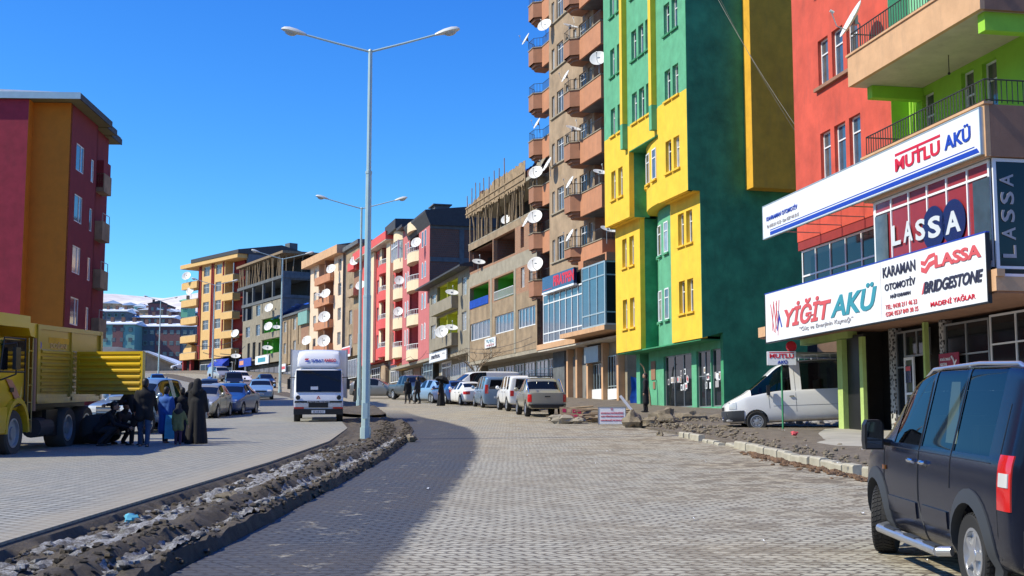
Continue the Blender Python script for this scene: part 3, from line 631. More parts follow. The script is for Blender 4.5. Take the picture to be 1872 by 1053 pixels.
# near panel above 12.2 (v=0)
h1 = [(a, a + .66, z, z + 1.45) for z in [13.36] + fl[:-1] for a in (.4, 1.32)]
G.wall('yellow_plaster', U0, 2.85, 12.17, 16.66, 0, [h for h in h1 if h[2] < 16])
G.wall('green_plaster', U0, 2.85, 16.66, ZT, 0, [h for h in h1 if h[2] > 16.6] and [(a, b_, max(z, 16.665), y) for a, b_, z, y in h1 if z > 16])
for a, b_, z, y in h1: G.win(a, b_, max(z, 16.665) if z > 16 else z, y, 0, rec=.16, sill='yellow_plaster' if z < 17 else 'dark_green_plaster')
# far panel
h2 = [(a, a + .62, z, z + 1.45) for z in [13.4] + fl[:-1] for a in (7.5, 8.5)]
G.wall('yellow_plaster', 6.6, U1, 12.17, 16.66, 0, [h for h in h2 if h[2] < 16])
G.wall('green_plaster', 6.6, U1, 16.66, ZT, 0, [(a, b_, max(z, 16.665), y) for a, b_, z, y in h2 if z > 16])
for a, b_, z, y in h2: G.win(a, b_, max(z, 16.665) if z > 16 else z, y, 0, rec=.16, sill='yellow_plaster' if z < 17 else 'dark_green_plaster')
# middle bay above 15.38
h3 = [(a, a + .66, z, z + 1.48) for z in fl[:-1] for a in (3.6, 4.52, 5.46)]
G.wall('yellow_plaster', 2.85, 6.6, 15.38, 16.6, .003); G.wall('green_plaster', 2.85, 6.6, 16.6, ZT, 0, h3)
for a, b_, z, y in h3: G.win(a, b_, z, y, 0, rec=.16, sill='yellow_plaster' if z < 17 else 'dark_green_plaster')
G.box('dark_green_plaster', 2.86, 6.59, -1.2, -.005, 15.34, 15.379, 'soffit')
for a, zb in ((2.95, 15.62), (6.75, 15.55)):
    G.box('yellow_plaster', a, a + .32, .004, .27, 16.78, ZT, 'fin'); G.box('green_plaster', a, a + .32, .004, .27, zb, 16.777, 'fin')
# curved bay between the panels
arc = [(6.6, -1.05), (6.2, -.8), (5.6, -.5), (4.9, -.3), (4.1, -.18), (3.3, -.12), (2.85, -.12)]
def bay(mat, z0, z1, dv, rows, sillm, nm='bay', u_end=None):
    pts = [(u, v + dv) for u, v in arc]; k = MB()
    poly = pts + [(2.85, -1.6), (6.6, -1.6)]
    k.prism([(p[0], p[1]) for p in poly], z0 - G.base, z1 - G.base, 'z'); o = k.build(nm, mat, G.root)
    for zz in rows:
        for i, t in ((1, .5), (3, .1), (4, .5)):
            a = Vector(pts[i]).lerp(Vector(pts[i + 1]), t); dr = (Vector(pts[i + 1]) - Vector(pts[i])).normalized(); an = math.atan2(dr.y, dr.x)
            W = .6; f = MB(); H = 1.45; fw = .06
            f.box(0, fw, -.04, .03, 0, H); f.box(W - fw, W, -.04, .03, 0, H); f.box(fw, W - fw, -.04, .03, 0, fw); f.box(fw, W - fw, -.04, .03, H - fw, H); f.box(fw, W - fw, -.04, .035, H * .68, H * .68 + .05)
            wo_ = f.build('window', 'white_pvc', G.root); wo_.location = (a.x + dr.x * W / 2, a.y + dr.y * W / 2, zz - G.base); wo_.rotation_euler = (0, 0, an + math.pi)
            wo_.location.y += .012
            MB().box(.03, W - .03, -.03, .012, .03, H - .03).build('pane', random.choice(['glass_blue', 'glass_curtain', 'glass_mid']), wo_)
            MB().box(-.07, W + .07, -.03, .1, -.09, -.003).build('sill', sillm, wo_)
bay('yellow_plaster', 12.25, 15.33, 0, [13.45], 'yellow_plaster')
bay('green_plaster', 5.75, 12.2, -.55, [6.95, 10.05], 'green_plaster')
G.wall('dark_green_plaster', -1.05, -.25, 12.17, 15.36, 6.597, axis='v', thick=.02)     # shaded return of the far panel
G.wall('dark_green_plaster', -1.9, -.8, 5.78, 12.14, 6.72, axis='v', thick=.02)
# lower panels, one step back
h4 = [(a, a + .66, z, z + 1.45) for z in (7.03, 10.07) for a in (.4, 1.32)]; G.wall('yellow_plaster', U0, 2.85, 5.8, 12.14, -.55, h4)
for q in h4: G.win(*q, -.55, rec=.18, sill='yellow_plaster')
h5 = [(a, a + .62, z, z + 1.45) for z in (6.92, 9.98) for a in (7.5, 8.5)]; G.wall('yellow_plaster', 6.7, U1, 5.78, 12.14, -.55, h5)
for q in h5: G.win(*q, -.55, rec=.18, sill='yellow_plaster')
G.box('yellow_plaster', U0 + .01, 2.84, -.8, -.26, 12.141, 12.169, 'soffit'); G.box('yellow_plaster', 6.61, U1, -.8, -.26, 12.141, 12.169, 'soffit')
# mass, side wall, far end, roof
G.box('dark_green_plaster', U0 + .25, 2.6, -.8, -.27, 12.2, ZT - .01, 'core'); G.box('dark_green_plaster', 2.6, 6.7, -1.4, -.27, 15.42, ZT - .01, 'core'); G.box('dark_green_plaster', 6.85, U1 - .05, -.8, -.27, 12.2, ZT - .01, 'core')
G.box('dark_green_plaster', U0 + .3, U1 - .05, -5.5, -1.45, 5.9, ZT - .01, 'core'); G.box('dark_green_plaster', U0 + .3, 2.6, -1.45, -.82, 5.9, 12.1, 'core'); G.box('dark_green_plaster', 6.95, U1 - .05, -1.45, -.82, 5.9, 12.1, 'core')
k = MB(); bb = G.base
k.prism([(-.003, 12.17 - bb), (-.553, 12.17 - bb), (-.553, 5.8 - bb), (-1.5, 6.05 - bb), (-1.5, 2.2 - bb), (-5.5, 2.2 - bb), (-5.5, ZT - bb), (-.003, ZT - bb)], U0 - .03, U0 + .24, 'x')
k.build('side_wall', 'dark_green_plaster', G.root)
G.box('ochre_plaster', U0 - .75, U0 - .035, -5.45, -2.72, 12.3, ZT, 'ochre_bay')
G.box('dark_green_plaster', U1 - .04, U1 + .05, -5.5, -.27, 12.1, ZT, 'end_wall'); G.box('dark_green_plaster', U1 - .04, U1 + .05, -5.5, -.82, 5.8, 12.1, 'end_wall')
G.box('roof_dark', U0 - .4, U1 + .4, -5.9, .5, ZT, ZT + .2, 'roof')
G.box('dark_green_plaster', U0 + .25, U1, -5.5, -.6, 5.72, 5.779, 'soffit')
# ground floor
GV = -1.5
hg = [(-.25, .78, 2.9, 5.4), (.84, 2.35, 2.9, 5.4), (2.9, 6.2, 2.95, 5.4)]
G.wall('green_plaster', U0 + .24, 8.1, 2.0, 5.72, GV, hg, depth=.15, thick=.3)
G.win(-.25, .78, 2.9, 5.4, GV, panes=('grid', 1, ()), glass='glass_dark', name='shop_window', frame='grey_metal', rec=.1)
G.win(.84, 2.35, 2.9, 5.4, GV, panes=('grid', 2, (.55,)), glass='glass_dark', name='shop_window', frame='grey_metal', rec=.1)
G.win(2.9, 6.2, 2.95, 5.4, GV, panes=('grid', 3, ()), glass='glass_dark', name='shop_window', frame='grey_metal', rec=.1)
G.box('dark_green_plaster', 8.1, 9.8, -3.4, -3.1, 2.0, 5.72, 'entrance_back'); G.box('green_plaster', 9.3, 9.8, -3.1, GV, 2.0, 5.72, 'pillar')
G.box('dark_green_plaster', U0 + .3, 8.08, -5.5, GV - .35, 2.0, 5.72, 'core'); G.box('dark_green_plaster', 8.08, U1, -5.5, -3.4, 2.0, 5.72, 'core')
G.box('brown_concrete', 7.2, 7.75, GV + .004, GV + .04, 4.35, 5.25, 'plaque'); G.box('brown_concrete', 7.25, 7.5, GV + .004, GV + .04, 3.9, 4.25, 'plaque')
rnd = random.Random(4)
for a0, a1, n in ((3.0, 6.1, 17), (.9, 2.3, 6), (-.15, .7, 8)):
    for i in range(n):
        u = rnd.uniform(a0, a1 - .22); z = rnd.choice([3.75, 4.08, 4.4]) + rnd.uniform(-.05, .05)
        ob = G.box(rnd.choice(['sign_white', 'sign_white', 'sign_grey']), u, u + .2, GV - .118, GV - .108 - rnd.random() * .004, z, z + .28, 'notice')
        if rnd.random() < .5: G.box(rnd.choice(['sign_dark', 'sign_pink', 'tan_plaster']), u + .05, u + .15, GV - .1065, GV - .105, z + .06, z + .22, 'picture', None).parent = ob; ob.children[0].matrix_parent_inverse.identity()
G.box('concrete', U0, 9.9, GV - .3, GV + .35, 2.0, 2.62, 'plinth')
# ================= tan tower with terracotta balconies
plaster('kerb_grey', (.26, .25, .235), var=.2, stain=.3)
T_ = Bld('tan_tower_block', 'tall tan plastered block with rows of terracotta balconies above a glazed blue framed showroom', 'building', 2.89, 79.5, -17.3, 3.4)
fz = [12.51 + 3.1 * i for i in range(0, 8)]     # window sill levels
hw = []
for z in fz:
    hw += [(.6, 1.12, z, z + 1.42), (-1.08, .15, z, z + 1.5), (-2.05, -1.5, z, z + 1.42), (-3.45, -2.95, z + .1, z + 1.5), (-5.1, -3.9, z - .2, z + 1.5), (-6.0, -5.45, z + .1, z + 1.5)]
T_.wall('tan_plaster', -6.4, 1.66, 11.65, 37.2, 0, hw)
for i, q in enumerate(hw):
    T_.win(*q, 0, rec=.1, panes='two' if q[1] - q[0] < .9 else ('grid', 2, (.75,)), glass=random.choice(['glass_mid', 'glass_curtain', 'glass_mid', 'glass_dark']), sill='tan_plaster' if False else None)
for z in fz: T_.box('concrete', -2.2, 1.25, .003, .1, z - .1, z - .01, 'sill')
T_.box('tan_plaster', -6.4, 1.64, -11, -.26, 11.7, 37.2, 'core'); T_.box('tan_plaster', -6.4, 1.64, -11, -1.6, 6.98, 11.69, 'core'); T_.box('deep_red', -10.4, -6.41, -11, -1.3, 7.6, 37.2, 'core')
T_.wall('tan_plaster', -11, -.0, 11.65, 37.2, 1.66, axis='w', thick=.02)
T_.box('tan_plaster', 1.67, 8.2, -11, -2.3, 7.6, 37.2, 'core')
T_.box('brown_concrete', -10.55, -10.4, -11, -.3, 7.6, 37.2, 'end_wall')
T_.box('roof_dark', -11, 8.6, -11.5, .6, 37.2, 37.4, 'roof')
for z in fz: T_.win(-8.6, -7.2, z - .7, z + 1.4, -1.3, rec=-.06, panes='two', glass='glass_dark')
def tbalc(u0, ub, v, bul, z0, z1, m1='terracotta', m2='terracotta_shaded'):
    """straight parapet u0..ub at v, then a hexagonal bulge stepping out to bul"""
    k = MB(); z0 -= T_.base; z1 -= T_.base
    pl = [(u0, v - 1.5), (u0, v), (ub, v), (ub + .35, v + bul), (ub + 1.35, v + bul), (ub + 1.75, v), (ub + 1.75, v - .7)]
    inn = [(u0 + .12, v - 1.5), (u0 + .12, v - .12), (ub + .1, v - .12), (ub + .42, v + bul - .12), (ub + 1.28, v + bul - .12), (ub + 1.63, v - .1), (ub + 1.63, v - .7)]
    for i in range(len(pl) - 1):
        a, c, d, e = pl[i], pl[i + 1], inn[i + 1], inn[i]; zb = z0 if i < 2 else z0 + .34
        k.prism([a, c, d, e], zb, z1, 'z', 1 if i >= 2 else 0)
    k.prism(inn[:3] + [(ub + .1, v - 1.5)], z0, z0 + .14, 'z', 2)
    cx = ub + .85
    for j, (sh, zz) in enumerate(((.0, .34), (.14, .17), (.3, .02))):
        k.prism([(ub + .02 + sh * .6, v - .7), (ub + .05 + sh * .7, v), (ub + .38 + sh * .6, v + bul - .01 - sh), (ub + 1.32 - sh * .6, v + bul - .01 - sh), (ub + 1.7 - sh, v), (ub + 1.7 - sh, v - .7)], z0 + zz, z0 + zz + .18, 'z', 1)
    for i in range(1, len(pl) - 2):                                   # coping
        a, c = Vector(pl[i] + (0,)), Vector(pl[i + 1] + (0,)); d = (c - a).normalized(); nn = Vector((-d.y, d.x, 0)) * .09
        k.prism([(a + nn * .5 - d * .04)[:2], (c + nn * .5 + d * .04)[:2], (c - nn * 1.8 + d * .04)[:2], (a - nn * 1.8 - d * .04)[:2]], z1 + .002, z1 + .055, 'z', 3)
    o = k.build('balcony', [m1, m2, 'dark_concrete', 'concrete'], T_.root)
    T_.rail([(p[0], p[1] - .05, z1 + .05 + T_.base) for p in pl[:1] + pl[1:6]], h=.62, step=.18, r=.012, rr=.018, parent=o)
    return o
TB = []
for i in range(-1, 7):
    zt = 15.5 + 3.1 * i
    if i == -1: TB.append(tbalc(-9.7, -6.3, .85, .5, 11.55, 12.4))
    else: TB.append(tbalc(-9.7, -6.3, .85, .5, zt - 1.3, zt))
    TB.append(tbalc(1.72, 3.2, -.05, .5, zt - 2.1, zt - .75))
# showroom floor
T_.box('peach_concrete', -10.8, -3.6, -2, 1.2, 7.32, 7.58, 'slab'); T_.box('peach_concrete', -3.59, 3.6, -2, .25, 7.1, 7.44, 'slab')
T_.box('soffit', -10.7, 3.5, -2, .2, 6.98, 7.09, 'soffit')
T_.win(-10.6, -7.05, 7.6, 11.1, 1.08, rec=0, panes=('grid', 3, (.2, .78)), glass='glass_blue', frame='steel_pale', fw=.09, name='shop_window')
T_.win(-.2, 1.08, 7.6, 11.1, -10.6, axis='v', rec=0, panes=('grid', 1, (.2, .78)), glass='glass_dark', frame='steel_pale', fw=.09, name='shop_window')
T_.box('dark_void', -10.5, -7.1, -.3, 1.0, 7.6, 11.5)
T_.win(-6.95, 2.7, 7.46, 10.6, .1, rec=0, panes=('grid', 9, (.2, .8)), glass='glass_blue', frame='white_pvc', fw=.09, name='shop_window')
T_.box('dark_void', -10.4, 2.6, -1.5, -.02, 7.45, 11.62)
T_.box('terracotta', -10.7, -6.3, -1, 1.0, 11.11, 11.56, 'slab')
F_ = thing('showroom_sign', 'dark blue fascia sign with red capital letters on the glazed showroom of the tan block', 'sign', T_.world(1.95, .15, 10.65), T_.rz)
MB().box(-5.8, 0, 0, .2, 0, .95).box(-5.85, .05, 0, .22, -.12, -.001, 1).build('panel', ['window_navy', 'sign_white'], F_)
text('lettering', 'FIRATPEN', 'sign_red', F_, 1, (-2.15, .205, .18), (R(90), 0, R(180)), width=3.7, height=.66, bold=.05)
MB().box(-1.9, -.15, .2, .207, .12, .15).build('logo_bar', 'sign_red', F_); F_.location = T_.world(1.95, .2, 10.65)
# ground floor
T_.box('concrete', -8.75, 3.4, -11, -.95, 3.2, 6.97)
T_.box('dark_concrete', 1.2, 3.4, -.94, -.8, 3.4, 6.97, 'stone_pier'); T_.box('terracotta', .15, 1.1, -.94, -.88, 3.4, 6.0, 'door')
for a0, a1, mt in ((-1.5, .0, 'kerb_grey'), (-3.3, -1.7, 'kerb_grey')): 
    k = MB()
    for i in range(int((a1 - a0) / .12)): k.box(a0 + i * .12, a0 + i * .12 + .105, -.94, -.9 + (i % 2) * .01, .45, 3.1)
    k.build('roller_shutter', mt, T_.root)
for a0 in (-5.95, -3.5, -1.65, .0, -8.3): T_.box('peach_concrete', a0 - .12, a0 + .16, -.94, -.55, 3.3, 6.97, 'pillar')
T_.box('grey_metal', -5.7, -3.4, -.9, -.4, 5.9, 6.85, 'awning_box')
T_.win(-5.65, -3.4, 3.7, 5.85, -.85, rec=0, panes=('grid', 5, (.3,)), glass='glass_dark', frame='steel_pale', fw=.06, name='shop_window')
T_.win(-7.95, -6.1, 3.7, 6.2, -.85, rec=0, panes=('grid', 4, (.3,)), glass='glass_dark', frame='steel_pale', fw=.06, name='shop_window')
T_.box('sign_white', -5.6, -3.45, -.84, -.8, 3.7, 4.35, 'door_panel'); T_.box('sign_white', -7.9, -6.15, -.84, -.8, 3.7, 4.3, 'door_panel')
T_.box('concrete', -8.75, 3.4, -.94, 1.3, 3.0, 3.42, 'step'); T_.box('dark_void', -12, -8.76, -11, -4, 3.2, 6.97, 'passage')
# ================= brick block with a propped, unfinished top
Br = Bld('unfinished_brick_block', 'brick and concrete block with green loggias and an unfinished top storey held by wooden props', 'building', -.61, 90, -17.3, 4.1)
hb = [(2.2, 3.6 + 0 * 1, 0, 0)]
hB = [(3.72, 8.8, 11.25, 12.9), (-2.45, 2.25, 11.25, 12.9), (-4.85, -4.05, 11.54, 12.9), (-6.6, -5.8, 11.54, 12.9),
      (3.22, 8.7, 8.81, 10.12), (-2.51, 2.1, 8.84, 10.14), (-7.15, -3.38, 8.82, 10.12), (2.7, 9.0, 14.15, 15.85), (-2.75, 2.5, 14.12, 15.83), (-4.75, -4.0, 14.25, 15.7)]
Br.wall('old_render', -7.5, 9.1, 7.25, 11.2, 0, [h for h in hB if h[3] < 11])
Br.wall('hollow_brick', -7.5, 9.1, 11.2, 13.0, 0, [h for h in hB if 11 < h[2] < 12], depth=.3)
Br.wall('concrete', -7.5, 9.1, 13.0, 13.95, .004); Br.wall('old_render', -7.5, 9.1, 13.0, 14.1, 0, thick=.2) if False else None
Br.wall('hollow_brick', -7.5, 9.1, 13.95, 15.85, 0, [h for h in hB if h[2] > 13.9], depth=.3)
Br.wall('old_render', -7.5, 9.3, 15.85, 16.33, .006, thick=.5)
for a in (3.0, -2.75, 9.0): Br.box('concrete', a - .22, a + .22, .004, .03, 7.25, 13.0, 'pilaster')
for h in hB[4:7]: Br.win(*h, 0, rec=.08, panes=('grid', 5, ()), glass='glass_blue', fw=.08)
for h in hB[2:4]: Br.win(*h, 0, rec=.1, panes='two', glass='glass_curtain')
# recess rooms behind loggias
def room(a0, a1, z0, z1, m, d=1.6, bld=None):
    bld = bld or Br; k = MB(); z0 -= bld.base; z1 -= bld.base
    k.box(a0 - .05, a1 + .05, -d - .1, -d, z0 - .1, z1 + .2); k.box(a0 - .06, a0 - .005, -d, -.26, z0 - .1, z1 + .2); k.box(a1 + .005, a1 + .06, -d, -.26, z0 - .1, z1 + .2)
    k.box(a0 - .05, a1 + .05, -d, -.26, z1 + .02, z1 + .1); k.box(a0 - .05, a1 + .05, -d, -.26, z0 - .1, z0 - .02)
    return k.build('loggia', m, bld.root)
room(3.72, 8.8, 11.25, 12.9, 'room_green'); room(-2.45, 2.25, 11.25, 12.9, 'room_green'); room(2.7, 9.0, 14.15, 15.85, 'old_brick', 2.5); room(-2.75, 2.5, 14.12, 15.83, 'old_brick', 2.5)
Br.rail([(-2.4, .02, 11.28), (2.2, .02, 11.28)], h=.62, mat='white_pvc', step=.22, r=.018, rr=.03); Br.rail([(3.8, .02, 11.28), (8.7, .02, 11.28)], h=.6, mat='blue_tarp', step=.16, r=.05, rr=.03)
Br.win(6.8, 8.2, 11.4, 12.8, -1.5, rec=-.02, panes='two', glass='glass_dark', frame='timber')
Br.box('grey_render', -7.48, 9.05, -11, -2.7, 4.1, 16.3, 'core'); Br.box('old_brick', -7.48, 9.05, -2.7, -.5, 7.3, 8.8, 'core'); Br.box('old_brick', -7.49, -3.3, -2.7, -.27, 7.3, 16.0, 'core'); Br.box('old_brick', -7.48, 9.05, -2.7, -1.7, 8.8, 13.9, 'core')
Br.wall('old_brick', -11, -.01, 7.3, 16.3, -7.5, axis='v', thick=.02); Br.box('old_brick', 8.85, 9.1, -11, -.27, 7.3, 16.3, 'end_wall')
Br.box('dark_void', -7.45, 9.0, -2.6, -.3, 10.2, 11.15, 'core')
# propped formwork storey
Br.box('concrete', -7.5, 9.4, -11, .0, 16.34, 16.42, 'slab')
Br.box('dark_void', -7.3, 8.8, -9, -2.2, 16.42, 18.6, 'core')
rnd = random.Random(7); k = MB(); props = []
for i in range(38):
    u = 9.2 - i * .43 + rnd.uniform(-.12, .12); v = rnd.choice([.02, -.4, -.1, -1.1]); lean = rnd.uniform(-.5, .5); z0 = 16.42; z1 = 18.55 + max(0, (4 - u)) * .03
    m_ = (u + lean * .5 + rnd.uniform(-.12, .12), v, (z0 + z1) / 2 - Br.base)
    k2 = MB().path([(u, v, z0 - Br.base), m_, (u + lean, v + rnd.uniform(-.1, .1), z1 - Br.base)], [.065, .055, .045], 6); k2.build('wooden_prop', 'timber', Br.root)
k = MB(); x = 9.6
while x > -5.3:
    w_ = rnd.uniform(.16, .3); top = 19.3 + (9.6 - x) * .075 + rnd.uniform(-.12, .22) + (.55 if -2.2 > x > -3.2 else 0)
    if x < 2.6: top = 20.0 + rnd.uniform(-.07, .1)
    k.box(x - w_, x - .015, .1 + rnd.uniform(0, .03), .14, 18.5 - Br.base + rnd.uniform(-.15, .1), top - Br.base); x -= w_
for z in (18.75, 19.2): k.box(-5.2, 9.6, .14, .2, z - Br.base, z + .09 - Br.base)
k.build('formwork_boards', 'plank', Br.root)
for i in range(9):
    u = 9.3 - i * 1.25 + rnd.uniform(-.3, .3); MB().tube((u, .16, 18.6 - Br.base), (u + rnd.uniform(-.15, .15), .18, 20.0 + (9.6 - u) * .07 + rnd.uniform(0, .6) - Br.base), .045, .035, 5).build('wooden_stake', 'timber', Br.root)
Br.box('concrete', -7.4, 9.2, -10, .09, 18.58, 18.8, 'slab'); Br.box('old_brick', -7.4, -4.8, -10, .0, 18.8, 19.3, 'parapet')
tp = MB()
for i in range(9):
    for j in range(4):
        pass
def sheet(name, mat, parent, pts, nx=14, ny=8, amp=.12, seed=0, th=.02):
    """crumpled sheet over four corners"""
    b = MB(); P = [Vector(p) for p in pts]; g = []
    for j in range(ny + 1):
        for i in range(nx + 1):
            s, t = i / nx, j / ny; p = (P[0] * (1 - s) + P[1] * s) * (1 - t) + (P[3] * (1 - s) + P[2] * s) * t
            q = noise.noise_vector(p * 1.7 + Vector((seed, 0, 0))) * amp + noise.noise_vector(p * 5 + Vector((seed, 3, 0))) * amp * .35; b.v.append(tuple(p + q))
    n = nx + 1
    for j in range(ny):
        for i in range(nx): a = j * n + i; b.f.append((a, a + 1, a + n + 1, a + n)); b.m.append(0)
    return b.build(name, mat, parent, smooth=True)
tb = thing('blue_tarpaulin', 'crumpled blue tarpaulin lying over the roof edge of the propped brick block', 'tarpaulin', Br.world(-6.5, -.5, 19.3), Br.rz)
sheet('cover', 'blue_tarp', tb, [(-2.6, -3, 1.1), (.8, -3, .7), (2.6, .3, -.1), (-1.2, .3, .75)], amp=.22); sheet('grey_cover', 'grey_render', tb, [(-2.0, .2, .45), (1.6, .45, -.2), (1.9, .5, -.75), (-2.0, .5, -.2)], amp=.14, seed=4)
tb2 = thing('blue_tarpaulin', 'small blue tarpaulin tied over the boards at the top of the wooden formwork', 'tarpaulin', Br.world(-1.9, -.1, 20.0), Br.rz)
sheet('cover', 'blue_tarp', tb2, [(-1.0, .25, -.4), (.6, .2, .0), (.9, -1.2, .2), (-.9, -1.2, .2)], amp=.16, seed=9)
# shop row below
Br.box('grey_render', -7.4, 9.0, -11, -1.5, 4.1, 7.24); Br.box('concrete', -7.5, 9.1, -11, -.02, 7.0, 7.24, 'slab')
for i, (a0, a1, g_) in enumerate(((6.8, 8.6, 'glass_curtain'), (4.6, 6.4, 'glass_blue'), (2.2, 4.2, 'glass_blue'), (-.2, 1.8, 'glass_dark'), (-2.6, -.5, 'glass_curtain'), (-5.4, -3.0, 'glass_curtain'), (-7.2, -5.6, 'glass_dark'))):
    Br.win(a0, a1, 4.7, 6.7, -1.45, rec=0, panes=('grid', 3, (.7,)), glass=g_, frame='steel_pale' if i % 2 else 'white_pvc', fw=.07, name='shop_window')
sg = thing('lawyer_sign', 'small white sign with blue and red lettering below the windows of the brick block', 'sign', Br.world(4.38, .03, 8.0), Br.rz)
MB().box(-2.75, 0, 0, .06, 0, .68).build('panel', 'sign_white', sg); text('lettering', 'YILMAZ', 'sign_teal', sg, 1, (-.35, .065, .35), (R(90), 0, R(180)), width=2.0, height=.22); text('lettering', 'OTOMOTİV', 'sign_pink', sg, 1, (-.4, .065, .1), (R(90), 0, R(180)), width=1.9, height=.16)
# ================= low grey block with lime loggias
Mr = Bld('grey_shop_house', 'low weathered grey house with lime loggias and a white carpet shop sign', 'building', -3.31, 99, -15.3, 4.7)
hm = [(12.6, 14.5, 12.6, 13.95), (12.6, 14.5, 9.75, 11.25), (.95, 2.55, 9.85, 11.35), (.95, 2.55, 12.65, 14.1)]
lg = [(4.0, 12.0, 9.0, 11.7), (4.0, 12.0, 12.0, 14.4)]
Mr.wall('grey_render', -.2, 15.3, 8.25, 14.7, 0, hm + lg)
for q in hm: Mr.win(*q, 0, rec=.1, panes='two', glass='glass_curtain')
for i, (a0, a1, z0, z1) in enumerate(lg):
    room(a0, a1, z0, z1, 'room_lime', 1.5, Mr); Mr.box('room_lime', 8.1, 8.25, -1.4, -.05, z0, z1, 'divider')
    Mr.box('grey_render', 3.8, 12.2, .003, .55, z0 - .15, z0 + .85, 'balcony')
Mr.box('grey_render', -.15, 15.2, -10, -1.65, 4.7, 14.7, 'core'); Mr.box('grey_render', -.15, 3.9, -1.6, -.27, 8.3, 14.7, 'core'); Mr.box('grey_render', 12.1, 15.2, -1.6, -.27, 8.3, 14.7, 'core')
k = MB(); k.prism([(.9, 14.65 - 4.7), (.9, 14.8 - 4.7), (-5, 16.3 - 4.7), (-11, 14.8 - 4.7), (-11, 14.65 - 4.7)], -.5, 17.4, 'x'); k.build('roof', 'roof_dark', Mr.root)
Mr.box('grey_render', -.1, 15.2, -10, -.9, 4.6, 8.24); Mr.box('concrete', -.2, 15.3, -10, 0, 8.05, 8.24, 'slab')
Mr.win(10.1, 13.9, 6.0, 8.0, -.85, rec=0, panes=('grid', 2, (.75,)), glass='glass_dark', name='shop_door', fw=.16)
for a0, a1, g_ in ((7.2, 9.7, 'glass_curtain'), (4.6, 6.9, 'glass_curtain'), (2.2, 4.2, 'glass_mid'), (.1, 1.9, 'glass_curtain')): Mr.win(a0, a1, 5.4, 7.6, -.85, rec=0, panes=('grid', 3, ()), glass=g_, name='shop_window', fw=.06)
sg = thing('carpet_shop_sign', 'white shop sign with black lowercase lettering below the lime loggias of the grey house', 'sign', Mr.world(13.5, .25, 7.92), Mr.rz)
MB().box(-6.9, 0, 0, .1, 0, .8).box(-6.95, .05, -.02, .12, -.05, 0, 1).box(-6.95, .05, -.02, .12, .8, .85, 1).build('panel', ['sign_white', 'grey_metal'], sg)
text('lettering', 'merinos.', 'sign_dark', sg, 1, (-.9, .105, .24), (R(90), 0, R(180)), width=3.6, height=.42, bold=.04); text('lettering', 'HALI', 'sign_grey', sg, 1, (-5.3, .105, .44), (R(90), 0, R(180)), width=1.1, height=.18)
# ================= pink / cream block with arched windows
Pb = Bld('pink_apartment_block', 'pink block with arched window pairs, cream curved balconies and a bare brick end wall', 'building', -7.44, 115, -15.6, 5.5)
def arched(b, u0, u1, z0, z1, dz=0, arch=True):
    """pair unit: tall narrow window with a round head standing in a reveal"""
    W = u1 - u0; n = 8; f = MB(); pts = [(0, 0), (W, 0)]
    if arch: pts += [(W / 2 + W / 2 * math.cos(t), z1 - z0 - W / 2 + W / 2 * math.sin(t)) for t in [math.pi * i / n for i in range(n + 1)]]
    else: pts += [(W, z1 - z0), (0, z1 - z0)]
    cx, cz = W / 2, (z1 - z0) / 2; inn = [(cx + (p[0] - cx) * .72, cz + (p[1] - cz) * .93) for p in pts]
    m_ = len(pts)
    for i in range(m_):
        j = (i + 1) % m_; f.face([(pts[i][0], .02, pts[i][1]), (pts[j][0], .02, pts[j][1]), (inn[j][0], .02, inn[j][1]), (inn[i][0], .02, inn[i][1])]); f.face([(pts[i][0], .02, pts[i][1]), (pts[i][0], -.05, pts[i][1]), (pts[j][0], -.05, pts[j][1]), (pts[j][0], .02, pts[j][1])])
    o = f.build('window', 'white_pvc', b.root); o.location = (u0, 0, z0 - b.base)
    g = MB(); g.face([(p[0], .008, p[1]) for p in inn]); g.face([(p[0], -.03, p[1]) for p in inn][::-1]); g.build('pane', random.choice(['glass_mid', 'glass_curtain', 'glass_dark']), o); return o
zz_ = [10.4, 13.2, 16.08, 18.97]
Pb.wall('pink_plaster', 0, 4.9, 8.6, 21.75, 0); Pb.wall('pink_plaster', 9.3, 12.9, 8.6, 22.0, 0)
for i, z in enumerate(zz_):
    for a in (1.5, 2.75): arched(Pb, a, a + .75, z, z + 1.5, arch=i < 3)
    for a in (9.8, 11.0): arched(Pb, a, a + .7, z, z + 1.55, arch=i < 3)
def bowed(b, u0, u1, z0, z1, mat, bow=.55, rail=True, nm='balcony', top=None, v0=0):
    n = 8; P = [(u0 + (u1 - u0) * i / n, v0 + .02 + bow * math.sin(math.pi * i / n) ** .7) for i in range(n + 1)]
    k = MB(); k.prism([(u0, v0 - .3)] + P + [(u1, v0 - .3)], z0 - b.base, z0 + .12 - b.base, 'z')
    for p, q in zip(P, P[1:]): k.prism([p, q, (q[0], q[1] - .1), (p[0], p[1] - .1)], z0 + .12 - b.base, z1 - b.base, 'z')
    o = k.build(nm, mat, b.root)
    if rail: b.rail([(p[0], p[1] - .05, z1) for p in P], h=.5, mat='white_pvc', step=.25, r=.022, rr=.035, parent=o)
    return o
for z in (8.95, 12.2, 15.5, 18.2): bowed(Pb, 4.85, 9.6, z - .2, z + .75, 'cream_plaster')
bowed(Pb, 4.85, 9.6, 21.0, 21.9, 'cream_plaster', rail=False, nm='cornice')
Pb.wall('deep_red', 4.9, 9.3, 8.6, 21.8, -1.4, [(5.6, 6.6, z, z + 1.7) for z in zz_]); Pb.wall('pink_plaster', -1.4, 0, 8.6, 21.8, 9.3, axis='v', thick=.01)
for z in zz_: Pb.win(5.6, 6.6, z, z + 1.7, -1.4, panes='two', glass='glass_mid')
Pb.wall('rose_plaster', 16.9, 19.2, 8.9, 22.4, 0, [(17.5, 18.6, z, z + 1.6) for z in (10.6, 13.6, 16.6, 19.7)])
